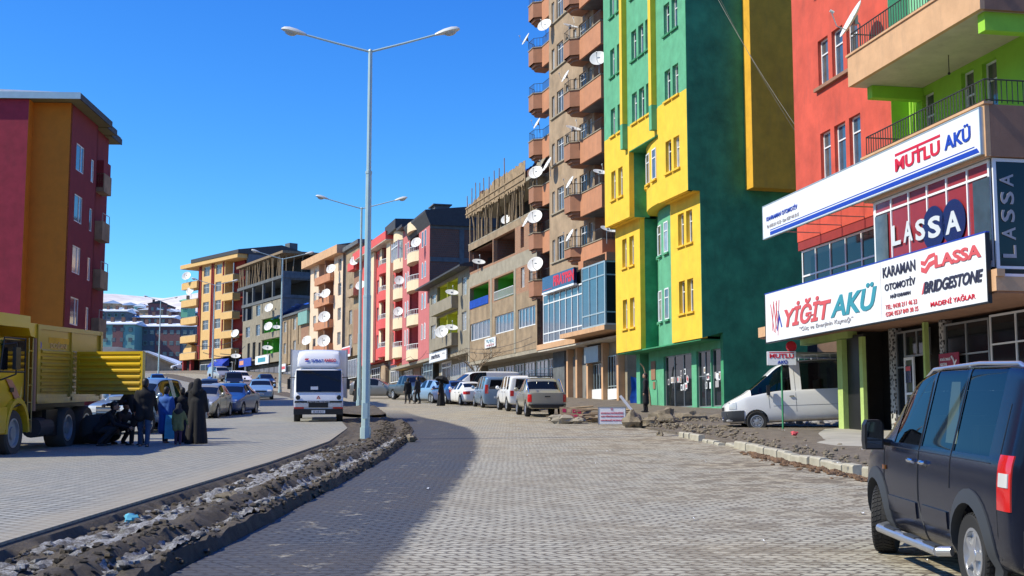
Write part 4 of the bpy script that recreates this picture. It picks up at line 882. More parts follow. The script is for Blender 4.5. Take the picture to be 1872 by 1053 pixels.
for z in (10.6, 13.6, 16.6, 19.7): Pb.win(17.5, 18.6, z, z + 1.6, 0, panes='two', glass='glass_curtain')
for z in (9.5, 12.4, 15.4, 18.4): bowed(Pb, 12.9, 17.0, z - .1, z + .95, 'cream_plaster', .5, rail=z < 18)
bowed(Pb, 12.9, 17.0, 21.2, 22.3, 'cream_plaster', .5, rail=False, nm='cornice'); bowed(Pb, 13.0, 16.9, 19.35, 21.15, 'glass_curtain', .42, rail=False, nm='glazed_balcony')
k = MB()
for a in (13.2, 14.4, 15.5, 16.6): k.box(a, a + .1, .3, .52, 19.3 - 5.5, 21.2 - 5.5)
k.box(13.1, 16.8, .42, .5, 20.6 - 5.5, 20.7 - 5.5); k.build('window_frame', 'white_pvc', Pb.root)
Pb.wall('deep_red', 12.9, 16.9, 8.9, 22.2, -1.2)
Pb.box('pink_plaster', .25, 19.1, -11, -1.6, 5.5, 22, 'core'); Pb.box('pink_plaster', .25, 4.8, -1.5, -.27, 8.7, 21.7, 'core'); Pb.box('pink_plaster', 9.32, 12.85, -1.5, -.27, 8.7, 21.9, 'core'); Pb.box('rose_plaster', 17, 19.1, -1.5, -.27, 8.9, 22.3, 'core')
Pb.wall('old_brick', -11, -.012, 8.6, 20.6, -.01, axis='v', thick=.2)
for a in (-3.2, -6.9, -10.9): Pb.box('dark_concrete', -.06, -.012, a, a + .45, 8.6, 20.6, 'frame_column')
for z in (11.5, 14.4, 17.3, 20.3): Pb.box('dark_concrete', -.065, -.013, -11, -.05, z, z + .4, 'frame_beam')
k = MB(); k.prism([(.5, 21.75 - 5.5), (.5, 21.95 - 5.5), (-6, 22.7 - 5.5), (-12, 22.1 - 5.5), (-12, 20.6 - 5.5), (0, 20.6 - 5.5)], -.3, 10, 'x'); k.prism([(.7, 22.0 - 5.5), (.7, 22.25 - 5.5), (-6, 22.9 - 5.5), (-12, 22.2 - 5.5)], 10, 13, 'x'); k.prism([(.8, 22.3 - 5.5), (.8, 23.3 - 5.5), (-6, 23.5 - 5.5), (-12, 22.4 - 5.5)], 13, 19, 'x'); k.build('roof', 'roof_dark', Pb.root)
Pb.box('old_brick', 1.2, 2.4, -6.5, -5.2, 23, 24.3, 'chimney'); Pb.box('dark_concrete', 3.4, 5.4, -2.6, -1.2, 22, 23.1, 'chimney'); Pb.box('dark_concrete', 3.2, 5.6, -2.8, -1.0, 23.1, 23.2, 'chimney')
Pb.box('grey_render', .3, 19, -11, -1.2, 5.4, 8.6); Pb.box('concrete', 0, 19.2, -11, -.01, 8.35, 8.6, 'slab')
Pb.win(.3, 4.4, 6.2, 8.3, -.4, rec=0, panes=('grid', 3, (.62,)), glass='glass_blue', frame='steel_pale', fw=.1, name='shop_window'); Pb.win(5.2, 8.6, 6.2, 8.2, -1.1, rec=0, panes=('grid', 2, (.62,)), glass='glass_blue', frame='steel_pale', fw=.1, name='shop_window')
Pb.win(13.2, 17.6, 6.6, 8.2, -1.1, rec=0, panes=('grid', 5, (.6,)), glass='glass_curtain', name='shop_window', fw=.08); Pb.box('block_yellow', 14.2, 18.4, -1.0, -.5, 8.3, 9.0, 'awning_box')
Pb.box('brown_concrete', 9.2, 12.6, -1.19, -1.1, 5.8, 8.2, 'shutter')
# ================= rose red block with cream pillars
Rd = Bld('rose_red_block', 'rose red block with cream pillar strips, recessed dark red loggias and bay windows', 'building', -11.96, 131, -17.8, 6.4)
Rd.wall('cream_plaster', 1.3, 3.2, 9.4, 21.9, .3); Rd.wall('cream_plaster', 9.6, 11.1, 9.6, 21.7, .3)
Rd.wall('rose_plaster', 7.9, 9.6, 9.8, 21.7, 0, [(8.2, 9.2, z, z + 1.5) for z in (11.0, 14.0, 17.0, 19.9)])
for z in (11.0, 14.0, 17.0, 19.9): Rd.win(8.2, 9.2, z, z + 1.5, 0, panes='two', glass='glass_curtain')
Rd.wall('cream_plaster', 6.8, 7.9, 9.8, 21.7, 0)
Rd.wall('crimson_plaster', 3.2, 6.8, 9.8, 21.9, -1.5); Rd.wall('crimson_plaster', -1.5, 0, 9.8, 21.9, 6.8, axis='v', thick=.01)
for z in (9.9, 12.9, 15.9, 18.75): bowed(Rd, 3.25, 7.7, z, z + 1.0, 'rose_plaster', .45)
Rd.wall('rose_plaster', 11.1, 19, 9.6, 21.8, 0)
for z in (10.95, 14.0, 17.0, 19.95):
    bowed(Rd, 11.3, 14.0, z - .05, z + 1.8, 'cream_plaster', .5, rail=False, nm='bay_window')
    k = MB()
    for a in (11.7, 12.5, 13.3): k.box(a, a + .45, .47, .56, z + .35 - 6.4, z + 1.5 - 6.4)
    k.build('window', 'glass_mid', Rd.root)
Rd.box('rose_plaster', 1.2, 19, -10, -1.7, 6.4, 22, 'core'); Rd.box('rose_plaster', 7.0, 18.9, -1.6, -.3, 9.7, 21.7, 'core'); Rd.box('cream_plaster', 1.25, 3.15, -1.6, .05, 9.5, 21.8, 'core')
Rd.wall('rose_plaster', .9, 19, 21.9, 22.75, .9, thick=1.2); Rd.box('soffit', .9, 19, -.4, .88, 21.8, 21.89, 'soffit'); Rd.box('roof_dark', .8, 19, -10, -.3, 22.3, 22.7, 'roof')
Rd.box('grey_render', 1.2, 19, -10, -1.0, 6.2, 9.6); Rd.win(2, 6, 7.2, 9.2, -.9, rec=0, panes=('grid', 4, (.6,)), glass='glass_mid', name='shop_window', fw=.08); Rd.win(11.5, 16, 7.2, 9.2, -.9, rec=0, panes=('grid', 4, (.6,)), glass='glass_dark', name='shop_window', fw=.08)
k = MB(); n = 10; pts = [(7.2, 7.0 - 6.4), (9.6, 7.0 - 6.4)] + [(8.4 + 1.2 * math.cos(math.pi * i / n), 8.6 - 6.4 + .9 * math.sin(math.pi * i / n)) for i in range(n + 1)]; k.prism(pts, -.95, -.6, 'y'); k.build('arch_door', 'tan_plaster', Rd.root)
rj = thing('roof_clutter', 'heap of pale sacks and timber on the flat roof of the rose red block', 'junk', Rd.world(9.5, -2.2, 22.7), Rd.rz)
k = MB(); rnd = random.Random(5)
for i in range(7): k.rock((rnd.uniform(-2, 2), rnd.uniform(-.6, .6), .75 + rnd.uniform(-.1, .35)), rnd.uniform(.3, .55), i, sq=(1.2, 1, .6))
k.build('sacks', 'snow', rj, smooth=True); k = MB()
for i in range(6): k.tube((-2.2 + i * .8, 0, 0), (-2.2 + i * .8, 0, .8 + rnd.random() * .5), .05)
k.box(-2.4, 2.4, -.5, .5, .55, .62); k.build('timber_frame', 'timber', rj)
# ================= narrow grey-brown block
Gy = Bld('narrow_grey_block', 'narrow grey brown block squeezed between the rose red block and the cream block', 'building', -17.66, 148.7, -20, 7.4)
hg_ = [(4.1, 5.7, z, z + 1.7) for z in (12.0, 14.9, 18.05, 21.2)]
Gy.wall('old_render', 0, 7.7, 11.0, 24.0, 0, hg_)
for q in hg_: Gy.win(*q, 0, panes='two', glass='glass_curtain')
for z in (17.9, 21.0): Gy.box('rose_plaster' if z > 20 else 'tan_plaster', .2, 3.4, .003, .8, z, z + .9, 'balcony')
Gy.box('brown_concrete', .4, 3.2, .004, .03, 18.9, 20.6, 'loggia'); Gy.box('brown_concrete', .4, 3.2, .004, .03, 12.4, 16.4, 'loggia')
Gy.box('old_render', .01, 7.6, -10, -.3, 7.4, 24); Gy.box('dark_concrete', -.1, 8, -10.5, .4, 24, 24.5, 'roof'); Gy.win(1, 6.5, 8.4, 10.6, 0, rec=-.08, panes=('grid', 4, ()), glass='glass_mid', name='shop_window')
sg = thing('shop_sign', 'pink and pale blue shop sign under the narrow grey block', 'sign', Gy.world(7.9, .2, 11.0), Gy.rz); MB().box(-4.4, 0, 0, .12, 0, 1.25).box(-4.3, -.1, .12, .14, .3, 1.1, 1).build('panel', ['sign_white', 'sign_pink'], sg)
# ================= cream block
Cr = Bld('cream_apartment_block', 'cream apartment block with terracotta loggia parapets and a wide peach cornice', 'building', -19.99, 155, -23.7, 7.9)
zc = [(12.77, 14.35), (15.83, 17.35), (18.9, 20.45), (21.95, 23.55)]
hc = [(2.6, 4.1, a, b_) for a, b_ in zc] + [(14.3, 15.7, a, b_) for a, b_ in zc]
lo = [(6.0, 13.2, z, z + 2.1) for z in (13.1, 16.1, 19.1, 22.0)]
Cr.wall('pale_peach', 2.0, 6.0, 11.2, 23.95, 0, hc[:4]); Cr.wall('pale_peach', 13.2, 17.4, 11.2, 23.95, 0, hc[4:])
for q in hc: Cr.win(*q, 0, panes='two', glass=random.choice(['glass_mid', 'glass_dark', 'glass_curtain']))
Cr.wall('brown_concrete', 6.0, 13.2, 11.2, 23.95, -1.4)
for i, (a0, a1, z0, z1) in enumerate(lo):
    Cr.box('terracotta', 5.9, 13.3, .003, .55, z0 - .95, z0 + .05, 'balcony'); Cr.box('brown_concrete', 9.0, 9.25, -1.38, .3, z0, z1 + .2, 'post')
    Cr.win(10.2, 12.0, z0 - .3, z1 - .2, -1.38, rec=-.05, panes='two', glass='glass_dark')
Cr.wall('pale_peach', -12, 0, 7.9, 24, 2.0, axis='v', thick=.02); Cr.box('pale_peach', 2.03, 17.3, -12, -1.6, 7.9, 24, 'core'); Cr.box('pale_peach', 2.03, 5.95, -1.5, -.27, 11.2, 24, 'core'); Cr.box('pale_peach', 13.25, 17.3, -1.5, -.27, 11.2, 24, 'core')
Cr.box('peach_concrete', 1.7, 18.9, -12.5, .9, 23.96, 25.0, 'cornice'); k = MB(); k.prism([(.9, 25.0 - 7.9), (-6, 26.3 - 7.9), (-12.5, 25.0 - 7.9)], 1.8, 18.8, 'x'); k.build('roof', 'roof_dark', Cr.root)
Cr.win(3, 16, 8.6, 10.8, 0, rec=-.08, panes=('grid', 6, ()), glass='glass_mid', name='shop_window')
# ================= low old house with blue tarpaulin
Ol = Bld('old_brown_house', 'low old brown house with tall dark pilasters and a blue tarpaulin along its eaves', 'building', -26.52, 170, -25, 9)
ho = [(13.0, 14.4, 16.28, 17.8), (7.9, 9.4, 16.28, 17.9), (13.0, 14.2, 13.2, 14.7), (7.85, 9.2, 13.2, 14.75)]
Ol.wall('old_render', 1.2, 15.2, 11.6, 18.3, 0, ho)
for q in ho: Ol.win(*q, 0, panes='two', glass='glass_curtain')
for a in (12.0, 10.3, 15.0, 6.4): Ol.box('timber', a, a + .35, .003, .1, 11.6, 17.9, 'pilaster')
Ol.box('teal_render', 1.2, 5.6, .003, .4, 16.6, 18.4, 'balcony'); Ol.box('old_render', 1.2, 5.6, .003, .4, 13.0, 14.0, 'balcony'); Ol.box('brown_concrete', 1.6, 5.2, .003, .02, 14.0, 16.5, 'loggia')
Ol.box('old_render', 1.25, 15.1, -9, -.3, 9, 18.3); Ol.box('dark_concrete', 1, 15.6, -9.4, .4, 18.3, 18.6, 'roof'); Ol.win(3, 14, 9.6, 11.4, 0, rec=-.08, panes=('grid', 5, ()), glass='glass_mid', name='shop_window')
tb = thing('blue_tarpaulin', 'long blue tarpaulin hanging along the eaves of the old brown house', 'tarpaulin', Ol.world(11, .4, 18.6), Ol.rz); sheet('cover', 'blue_tarp', tb, [(-5.5, .2, .9), (8, .25, -.1), (8, -1.4, .3), (-5.5, -1.4, 1.1)], 24, 6, .25)
sg = thing('shop_sign', 'small red and white shop sign at the corner of the old brown house', 'sign', Ol.world(15.1, .3, 10.6), Ol.rz); MB().box(-3.6, 0, 0, .12, 0, 1.1).box(-3.4, -.2, .12, .14, .35, .75, 1).build('panel', ['sign_white', 'sign_pink'], sg)
# ================= dark unfinished block
Dk = Bld('dark_unfinished_block', 'dark grey unfinished concrete block with open upper floors and a forest of wooden props', 'building', -32.75, 184, -29.5, 10)
hk = [(15.5, 17.5, 16.76, 18.35), (10.75, 12.65, 16.7, 18.37), (10.75, 12.7, 19.7, 21.35)]
Dk.wall('grey_render', 9.6, 19.1, 12.4, 19.4, 0, [(15.5, 17.5, 16.76, 18.35), (10.75, 12.65, 16.7, 18.37), (15.3, 16.5, 13.2, 15.8), (12.6, 14.0, 13.2, 15.8), (10.2, 11.2, 13.2, 15.6)])
Dk.wall('grey_render', 9.6, 14.3, 19.4, 21.5, 0, [hk[2]])
for q in hk: Dk.win(*q, 0, panes='two', glass='glass_blue')
for q in ((15.3, 16.5), (12.6, 14.0), (10.2, 11.2)): Dk.win(q[0], q[1], 13.2, 15.6, -.1, panes='two', glass='glass_dark', frame='timber')
for z in (15.8, 18.9): Dk.wall('grey_render', .8, 9.6, z, z + .95, .35, thick=.5); room(5.6, 9.4, z - 2.1, z - .05, 'room_green', 1.2, Dk); room(1.2, 5.2, z - 2.1, z - .05, 'room_green', 1.2, Dk)
Dk.wall('grey_render', .8, 9.6, 12.3, 13.6, .35, thick=.5); Dk.wall('grey_render', .8, 9.6, 19.5, 21.4, 0)
for z in (21.5, 24.4): Dk.box('dark_concrete', .6, 19.6 + (2.4 if z > 24 else 0), -11, .1, z, z + .45, 'slab')
for a in (.8, 5.2, 9.6, 14.4, 19.0): Dk.box('dark_concrete', a, a + .4, -.35, 0, 19.4, 24.4, 'column')
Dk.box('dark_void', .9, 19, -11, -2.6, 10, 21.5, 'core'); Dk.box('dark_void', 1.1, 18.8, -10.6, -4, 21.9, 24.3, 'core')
Dk.wall('dark_concrete', -4.4, 0, 19, 21.5, .8, axis='v', thick=.3); Dk.wall('dark_concrete', -12, 0, 24.86, 25.4, .8, axis='v', thick=.3); Dk.wall('dark_concrete', -12, 0, 10, 24.4, .75, [(-9.4, -1.2, 21.9, 24.2)], axis='v', thick=.3, depth=.4)
rnd = random.Random(11)
for i in range(34):
    u = 1.2 + i * .62 + rnd.uniform(-.2, .2); l = rnd.uniform(-.9, .9); v = rnd.choice([-.1, -.6, .0])
    MB().tube((u, v, 24.87 - 10), (u + l, v, 28.0 - 10), .085, .06, 5).build('wooden_prop', 'timber', Dk.root)
for i in range(7):
    v = -1.5 - i * 1.3; MB().tube((.9, v, 24.87 - 10), (.9, v + rnd.uniform(-.6, .6), 28.0 - 10), .085, .06, 5).build('wooden_prop', 'timber', Dk.root)
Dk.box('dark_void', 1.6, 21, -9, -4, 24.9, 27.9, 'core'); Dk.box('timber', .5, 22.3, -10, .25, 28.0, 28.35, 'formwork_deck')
Dk.box('dark_concrete', .9, 19, -11, -1.0, 9.8, 12.3); Dk.win(2, 18, 10.2, 11.8, -.9, rec=0, panes=('grid', 7, ()), glass='glass_mid', name='shop_window', frame='timber')
for lab, u, m1, m2 in (('blue shop sign with an orange square on the dark unfinished block', 18.9, 'sign_blue', 'amber'), ('white shop sign with green marks on the dark unfinished block', 10.8, 'sign_white', 'sign_teal')):
    sg = thing('shop_sign', lab, 'sign', Dk.world(u, .45, 12.2), Dk.rz); MB().box(-6, 0, 0, .12, 0, 1.25).box(-2.4 if m1 == 'sign_blue' else -4.6, -.4 if m1 == 'sign_blue' else -1.2, .12, .14, .3, .95, 1).build('panel', [m1, m2], sg)
# ================= yellow block with red stripes
Yl = Bld('yellow_striped_block', 'ochre yellow apartment block with thin dark red vertical stripes and balconies at both corners', 'building', -42.56, 203, -40.5, 11.5)
zy = [15.8, 19.1, 22.15, 25.17, 28.05]
hy = [(11.85, 13.95, z, z + 1.6) for z in zy] + [(7.7, 9.7, z, z + 1.6) for z in zy]
Yl.wall('block_yellow', 6.5, 15.2, 14.2, 30.0, 0, hy)
for q in hy: Yl.win(*q, 0, panes='cross', glass='glass_mid')
for a in (15.2, 14.7, 10.9, 10.3, 6.9): Yl.box('deep_red', a - .1, a + .12, .003, .16, 14.3, 29.9, 'stripe')
for z in (15.1, 18.0, 21.1, 24.1, 27.1):
    Yl.box('block_yellow', 2.9, 6.5, -.9, .5, z - .75, z + .35, 'balcony'); Yl.box('block_yellow', 15.2, 20.8, -1.5, .6, z - .75, z + .35, 'balcony'); Yl.box('concrete', 15.2, 20.8, -1.2, .4, z + .36, z + .5, 'rail'); Yl.box('concrete', 2.9, 6.5, -.9, .3, z + .36, z + .5, 'rail')
    Yl.box('grey_metal', 3.0, 3.15, .2, .35, z + .5, z + 2.2, 'post'); Yl.box('crimson_plaster', 15.3, 17.2, -1.9, -1.58, z + .5, z + 2.2, 'recess')
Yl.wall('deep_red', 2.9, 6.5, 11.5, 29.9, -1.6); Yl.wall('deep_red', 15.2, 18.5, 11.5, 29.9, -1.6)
Yl.box('slate_render', 1.2, 17.2, -13, -1.9, 11.5, 30, 'core'); Yl.box('deep_red', 17.21, 19.6, -13, -1.9, 11.5, 30, 'core'); Yl.box('block_yellow', 6.55, 15.1, -1.8, -.3, 14.3, 30, 'core')
Yl.box('block_yellow', 1.0, 21.1, -13, .8, 29.95, 30.6, 'cornice'); k = MB(); k.prism([(.9, 30.6 - 11.5), (.9, 31.2 - 11.5), (-7, 32.6 - 11.5), (-16, 30.9 - 11.5), (-16, 30.6 - 11.5)], .6, 17, 'x'); k.build('roof', 'roof_dark', Yl.root)
Yl.box('slate_render', .62, 1.19, -15.8, -1.0, 11.5, 30.98, 'end_wall'); Yl.box('dark_concrete', 1.5, 3, -10.5, -9, 31, 33.3, 'chimney')  # slate tone of the end wall is its shade put into the colour
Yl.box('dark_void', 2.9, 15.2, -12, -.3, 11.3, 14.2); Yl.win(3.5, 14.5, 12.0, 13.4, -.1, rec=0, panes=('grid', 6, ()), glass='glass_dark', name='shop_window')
aw = thing('blue_awning', 'blue canvas awning with a pale round mark under the yellow block', 'awning', Yl.world(9.2, .1, 12.8), Yl.rz); k = MB().prism([(0, 0), (0, 1.2), (1.2, .2), (1.2, -.1)], -5.0, 0, 'x'); k.build('canopy', 'sign_blue', aw)
MB().lathe([(.3, 0), (.5, 0), (.5, .02), (.3, .02), (.3, 0)], 20, 0, (-1.4, .62, .62), 'y').build('round_mark', 'glass_curtain', aw)
# small yellow annex and red frame left of it
An = Bld('small_yellow_annex', 'small pale yellow annex with a dark opening at the left foot of the yellow block', 'building', -51.8, 214, -40.5, 12)
k = MB().prism([(3.6, 2.6), (6.6, 2.6), (6.6, 4.0), (5, 5.2), (3.6, 4.8)], -6, 0, 'y'); k.build('wall', 'block_yellow', An.root); An.box('dark_void', 3.7, 6.4, -5.5, -.5, 11.8, 14.59, 'opening'); An.box('deep_red', 3.4, 3.9, -.5, .1, 11.8, 14.59, 'post'); An.box('deep_red', 6.2, 6.6, -.5, .1, 11.8, 14.59, 'post')
# ================= maroon and orange block on the left
Lf = thing('maroon_orange_block', 'maroon and orange apartment block with wide eaves standing alone left of the street', 'building', (-25.25, 72, 3.1), 0)
def lb(mat, x0, x1, y0, y1, z0, z1, name='wall'): return MB().box(x0, x1, y0, y1, z0 - 3.1, z1 - 3.1).build(name, mat, Lf)
Lf.rotation_euler = (0, 0, R(2.5))
ZE = 20.6
lb('crimson_plaster', -14, -2.15, -.75, 9, 3.0, ZE, 'pink_wing'); lb('orange_plaster', -2.149, -2.13, -.745, 0, 3.0, ZE, 'return_wall')
k = MB(); k.box(-2.14, 0, .001, .3, 0, ZE - 3.1); k.build('orange_bay', 'orange_plaster', Lf)
# maroon wall facing the street (+x) with real openings
def wallx(mat, x, y0, y1, z0, z1, holes, name='wall'):
    b = MB(); A = sorted({y0, y1, *[h[0] for h in holes], *[h[1] for h in holes]}); Z = sorted({z0, z1, *[h[2] for h in holes], *[h[3] for h in holes]})
    for i in range(len(A) - 1):
        for j in range(len(Z) - 1):
            ca, cz = (A[i] + A[i + 1]) / 2, (Z[j] + Z[j + 1]) / 2
            if any(h[0] < ca < h[1] and h[2] < cz < h[3] for h in holes): continue
            b.face([(x, A[i], Z[j] - 3.1), (x, A[i + 1], Z[j] - 3.1), (x, A[i + 1], Z[j + 1] - 3.1), (x, A[i], Z[j + 1] - 3.1)])
    for h in holes:
        for q in (((h[0], h[2]), (h[1], h[2])), ((h[1], h[2]), (h[1], h[3])), ((h[1], h[3]), (h[0], h[3])), ((h[0], h[3]), (h[0], h[2]))):
            b.face([(x, q[0][0], q[0][1] - 3.1), (x, q[1][0], q[1][1] - 3.1), (x - .2, q[1][0], q[1][1] - 3.1), (x - .2, q[0][0], q[0][1] - 3.1)])
    return b.build(name, mat, Lf, merge=True)
zl = [5.0, 8.0, 11.0, 14.0, 17.0]
hl_ = [(1.3, 2.9, z, z + 1.6) for z in zl] + [(4.4, 5.0, z - .1, z + 1.3) for z in zl]
wallx('maroon_plaster', 0, 0, 5.6, 3.0, ZE, hl_)
for (y0, y1, z0, z1) in hl_:
    W, H = y1 - y0, z1 - z0; f = MB(); fw = .07
    f.box(-.1, -.03, 0, fw, 0, H); f.box(-.1, -.03, W - fw, W, 0, H); f.box(-.1, -.03, fw, W - fw, 0, fw); f.box(-.1, -.03, fw, W - fw, H - fw, H)
    if W > 1: f.box(-.1, -.03, W * .6, W * .6 + .07, fw, H - fw)
    o = f.build('window', 'white_pvc', Lf); o.location = (0, y0, z0 - 3.1); MB().box(-.09, -.06, .03, W - .03, .03, H - .03).build('pane', random.choice(['glass_blue', 'glass_curtain', 'glass_blue']), o)
lb('maroon_plaster', -12, -.25, .31, 9, 3.0, ZE, 'core'); lb('maroon_plaster', -12, -2.6, 5.61, 10, 3.0, ZE, 'core'); lb('maroon_plaster', -12, -3.4, 10, 12, 3.0, ZE, 'core'); lb('maroon_plaster', -12, -.25, 5.3, 5.6, 3.0, ZE, 'core'); lb('maroon_plaster', -.249, 0.0, 5.4, 5.6, 3.0, ZE, 'return_wall')
# stepped snowy eaves
k = MB()
for (x1, y0, y1, dz) in ((.75, -.9, 5.9, 0), (.5, 5.9, 8.0, -.04), (.2, 8.0, 10.4, -.08)):
    k.box(-14.5, x1, y0, y1, ZE + .02 + dz - 3.1, ZE + .17 + dz - 3.1, 0); k.box(x1 - .05, x1 + .02, y0, y1, ZE + dz - 3.1, ZE + .36 + dz - 3.1, 1)
k.box(-14.5, .77, -.97, -.9, ZE - 3.1, ZE + .38 - 3.1, 2)
for (x1, y0, y1) in ((.72, -.88, 5.88), (.48, 5.9, 7.98), (.18, 8.0, 10.38)):
    k.prism([(x1, ZE + .36 - 3.1), (-6, ZE + .62 - 3.1), (-14.4, ZE + .36 - 3.1)], y0, y1, 'y', 3)
k.build('roof', ['olive_soffit', 'roof_dark', 'steel_pale', 'roof_snow'], Lf)
k = MB(); 
for z in zl[1:]:
    MB().box(-2.8, .3, 6.2, 7.9, z - .35 - 3.1, z + .8 - 3.1, 0).build('balcony', ['old_render'], Lf)
for z in zl[1:4]: MB().path([(.28, 6.25, z + .8 - 3.1), (.28, 6.25, z + 1.3 - 3.1), (.28, 7.8, z + 1.3 - 3.1), (.28, 7.8, z + .8 - 3.1)], .025, 5).build('railing', 'grey_metal', Lf)
lb('maroon_plaster', -2.6, .25, 6.2, 7.8, 16.9, 18.6, 'corner_bay')
# ================= far neighbourhood
def far_block(lab, x0, x1, y, zb, zt, wall, roof='roof_snow', floors=6, cols=6, rec=None, ang=0, winm='glass_curtain', depth=14, chim=3):
    o = thing('distant_apartment_block', lab, 'building', ((x0 + x1) / 2, y, zb), R(ang), 'apartment blocks on the far slope'); W = abs(x1 - x0); H = zt - zb
    MB().box(-W / 2, W / 2, 0, depth, 0, H).build('wall', wall, o)
    k = MB(); k.prism([(-.8, H), (-.8, H + .35), (depth / 2, H + 1.9), (depth + .8, H + .35), (depth + .8, H)], -W / 2 - .7, W / 2 + .7, 'x'); r_ = k.build('roof', roof, o)
    fh = H / floors; cw = W / cols
    for a in (rec or []):
        MB().box(-W / 2 + a[0] * cw, -W / 2 + a[1] * cw, -.25, -.02, fh * .3, H - .2).build('loggia_strip', a[2], o)
    base = None
    for i in range(cols):
        for j in range(floors):
            if base is None:
                w0 = MB().box(-.7, .7, -.34, -.255, 0, 1.5).mesh('window', 'teal_render' if wall != 'teal_render' else 'slate_render'); g0 = MB().box(-.6, .6, -.36, -.341, .12, 1.38).mesh('pane', winm); base = 1
            if floors * cols > 60 and (i + j) % 2: continue
            q = link('window', w0, o); q.location = (-W / 2 + (i + .5) * cw, .05, fh * (j + .32)); q.scale = (1, 1, 1); g1 = link('pane', g0, q)
    for c in range(chim): MB().box(-W / 2 + (c + .6) * W / chim - .6, -W / 2 + (c + .6) * W / chim + .6, depth * .3, depth * .3 + 1.3, H + 1, H + 3.2).build('chimney', 'old_brick', o)
    return o
def PX(x, y): return (x - 936) / 2362 * y
far_block('pale teal and pink six storey block with a snowy roof, nearest the maroon block', PX(180, 480), PX(241, 480), 480, 20, 43.0, 'teal_render', cols=4, rec=[(1.35, 2.6, 'wine_render')], winm='glass_mid')
far_block('long slate blue and wine coloured block with a snowy roof on the far slope', PX(243, 490), PX(352, 490), 490, 18, 43.0, 'slate_render', cols=9, rec=[(3, 6.8, 'wine_render')], winm='glass_mid', chim=5)
far_block('dark brown block with a snowy roof higher up, above the slate blue one', PX(222, 600), PX(312, 600), 600, 34, 56.5, 'wine_render', cols=7, floors=7, winm='glass_mid')
far_block('dark slate block with a snowy roof above the pale teal one', PX(175, 590), PX(224, 590), 590, 30, 58.5, 'slate_render', cols=4, floors=8, winm='glass_dark')
far_block('mint green tower with a flat roof on the far slope beside the yellow block', PX(325, 560), PX(337, 560), 560, 30, 60, 'mint_plaster', cols=2, floors=6, winm='glass_mid', chim=1, roof='mint_plaster')
rnd = random.Random(21)
names = ['low snowy roofed house', 'small grey house', 'brown house', 'green walled house', 'pale house']
for i in range(16):
    px = 178 + i * 10.5 + rnd.uniform(-3, 3); y = 640 + rnd.uniform(-20, 90); zt = 1.65 + (797 - rnd.uniform(555, 574)) / 2362 * y; wm = rnd.choice(['old_render', 'wine_render', 'slate_render', 'teal_render', 'old_brick', 'tan_plaster'])
    o = thing('hillside_house', 'small snowy roofed house crowded on top of the far ridge', 'house', (PX(px, y), y, zt - 8), R(rnd.uniform(-25, 25)), 'small houses crowded along the far ridge'); w_ = rnd.uniform(3, 6.5)
    MB().box(-w_, w_, -4, 4, -14, 8).build('wall', wm, o); MB().prism([(-w_ - .5, 8), (w_ + .5, 8), (w_ * .2, 9.6)], -4.6, 4.6, 'y').build('roof', 'roof_snow' if rnd.random() < .65 else 'roof_dark', o)
    if rnd.random() < .7: MB().box(-w_ * .6, -w_ * .6 + 1.2, -1, .2, 8, 10.4).build('chimney', 'old_brick', o)
    for q in (-.55, 0, .55):
        w0 = MB().box(q * w_ - .6, q * w_ + .6, -4.08, -4.01, 4.6, 6.2).build('window', 'glass_mid', o)
# ground of the far slope and the snowy mountain
b = MB(); k0 = 0; nx, ny = 40, 16
for j in range(ny + 1):
    y = 560 + j * 30
    for i in range(nx + 1): x = -420 + i * 14; b.v.append((x, y, 25 + (y - 560) * .12 + 8 * noise.noise(Vector((x * .01, y * .01, 2))) + (4 if x < -250 else 0)))
for j in range(ny):
    for i in range(nx): a = j * (nx + 1) + i; b.f.append((a, a + 1, a + nx + 2, a + nx + 1)); b.m.append(0)
def hillmat():
    m, n, bb = nmat('hill_mat'); tc = n.nodes.new('ShaderNodeTexCoord'); n1 = N(n, 'ShaderNodeTexNoise', Scale=.02, Detail=9.0, Roughness=.7); n.links.new(tc.outputs['Object'], n1.inputs['Vector'])
    n.links.new(mixc(n, ramp(n, n1.outputs[0], .42, .55), (.74, .70, .68), (.60, .55, .52)), bb.inputs['Base Color']); bb.inputs['Roughness'].default_value = .95; MATS['hill_snow'] = m
    m, n, bb = nmat('slope_mat'); tc = n.nodes.new('ShaderNodeTexCoord'); n1 = N(n, 'ShaderNodeTexNoise', Scale=.09, Detail=9.0, Roughness=.7); n.links.new(tc.outputs['Object'], n1.inputs['Vector'])
    n.links.new(mixc(n, ramp(n, n1.outputs[0], .47, .53), (.62, .64, .70), (.12, .11, .12)), bb.inputs['Base Color']); bb.inputs['Roughness'].default_value = .95; MATS['slope'] = m
hillmat(); tag(b.build('hill', 'slope', smooth=True), kind='structure')
b = MB(); nx, ny = 90, 14
for j in range(ny + 1):
    t = j / ny
    for i in range(nx + 1):
        x = -3600 + i * 70; y = 2300 + t * 1500; hz = 388 + 26 * noise.fractal(Vector((x * .0012, 1.7, 0)), 1., 2., 5) + 12 * math.sin((x + 1200) * .0017)
        b.v.append((x, y + 40 * noise.noise(Vector((x * .004, t * 3, 0))), 40 + (hz - 40) * math.sin(min(1, t * 1.15) * math.pi / 2) + 18 * noise.fractal(Vector((x * .005, t * 5, 4)), 1., 2., 4) * t))
for j in range(ny):
    for i in range(nx): a = j * (nx + 1) + i; b.f.append((a, a + 1, a + nx + 2, a + nx + 1)); b.m.append(0)
tag(b.build('snowy_mountain', 'hill_snow', smooth=True), kind='structure')
b = MB()   # land between the town and the mountain
b.face([(-4000, 700, 24), (4000, 700, 24), (4000, 2600, 60), (-4000, 2600, 60)]); tag(b.build('plain', 'slope'), kind='structure')
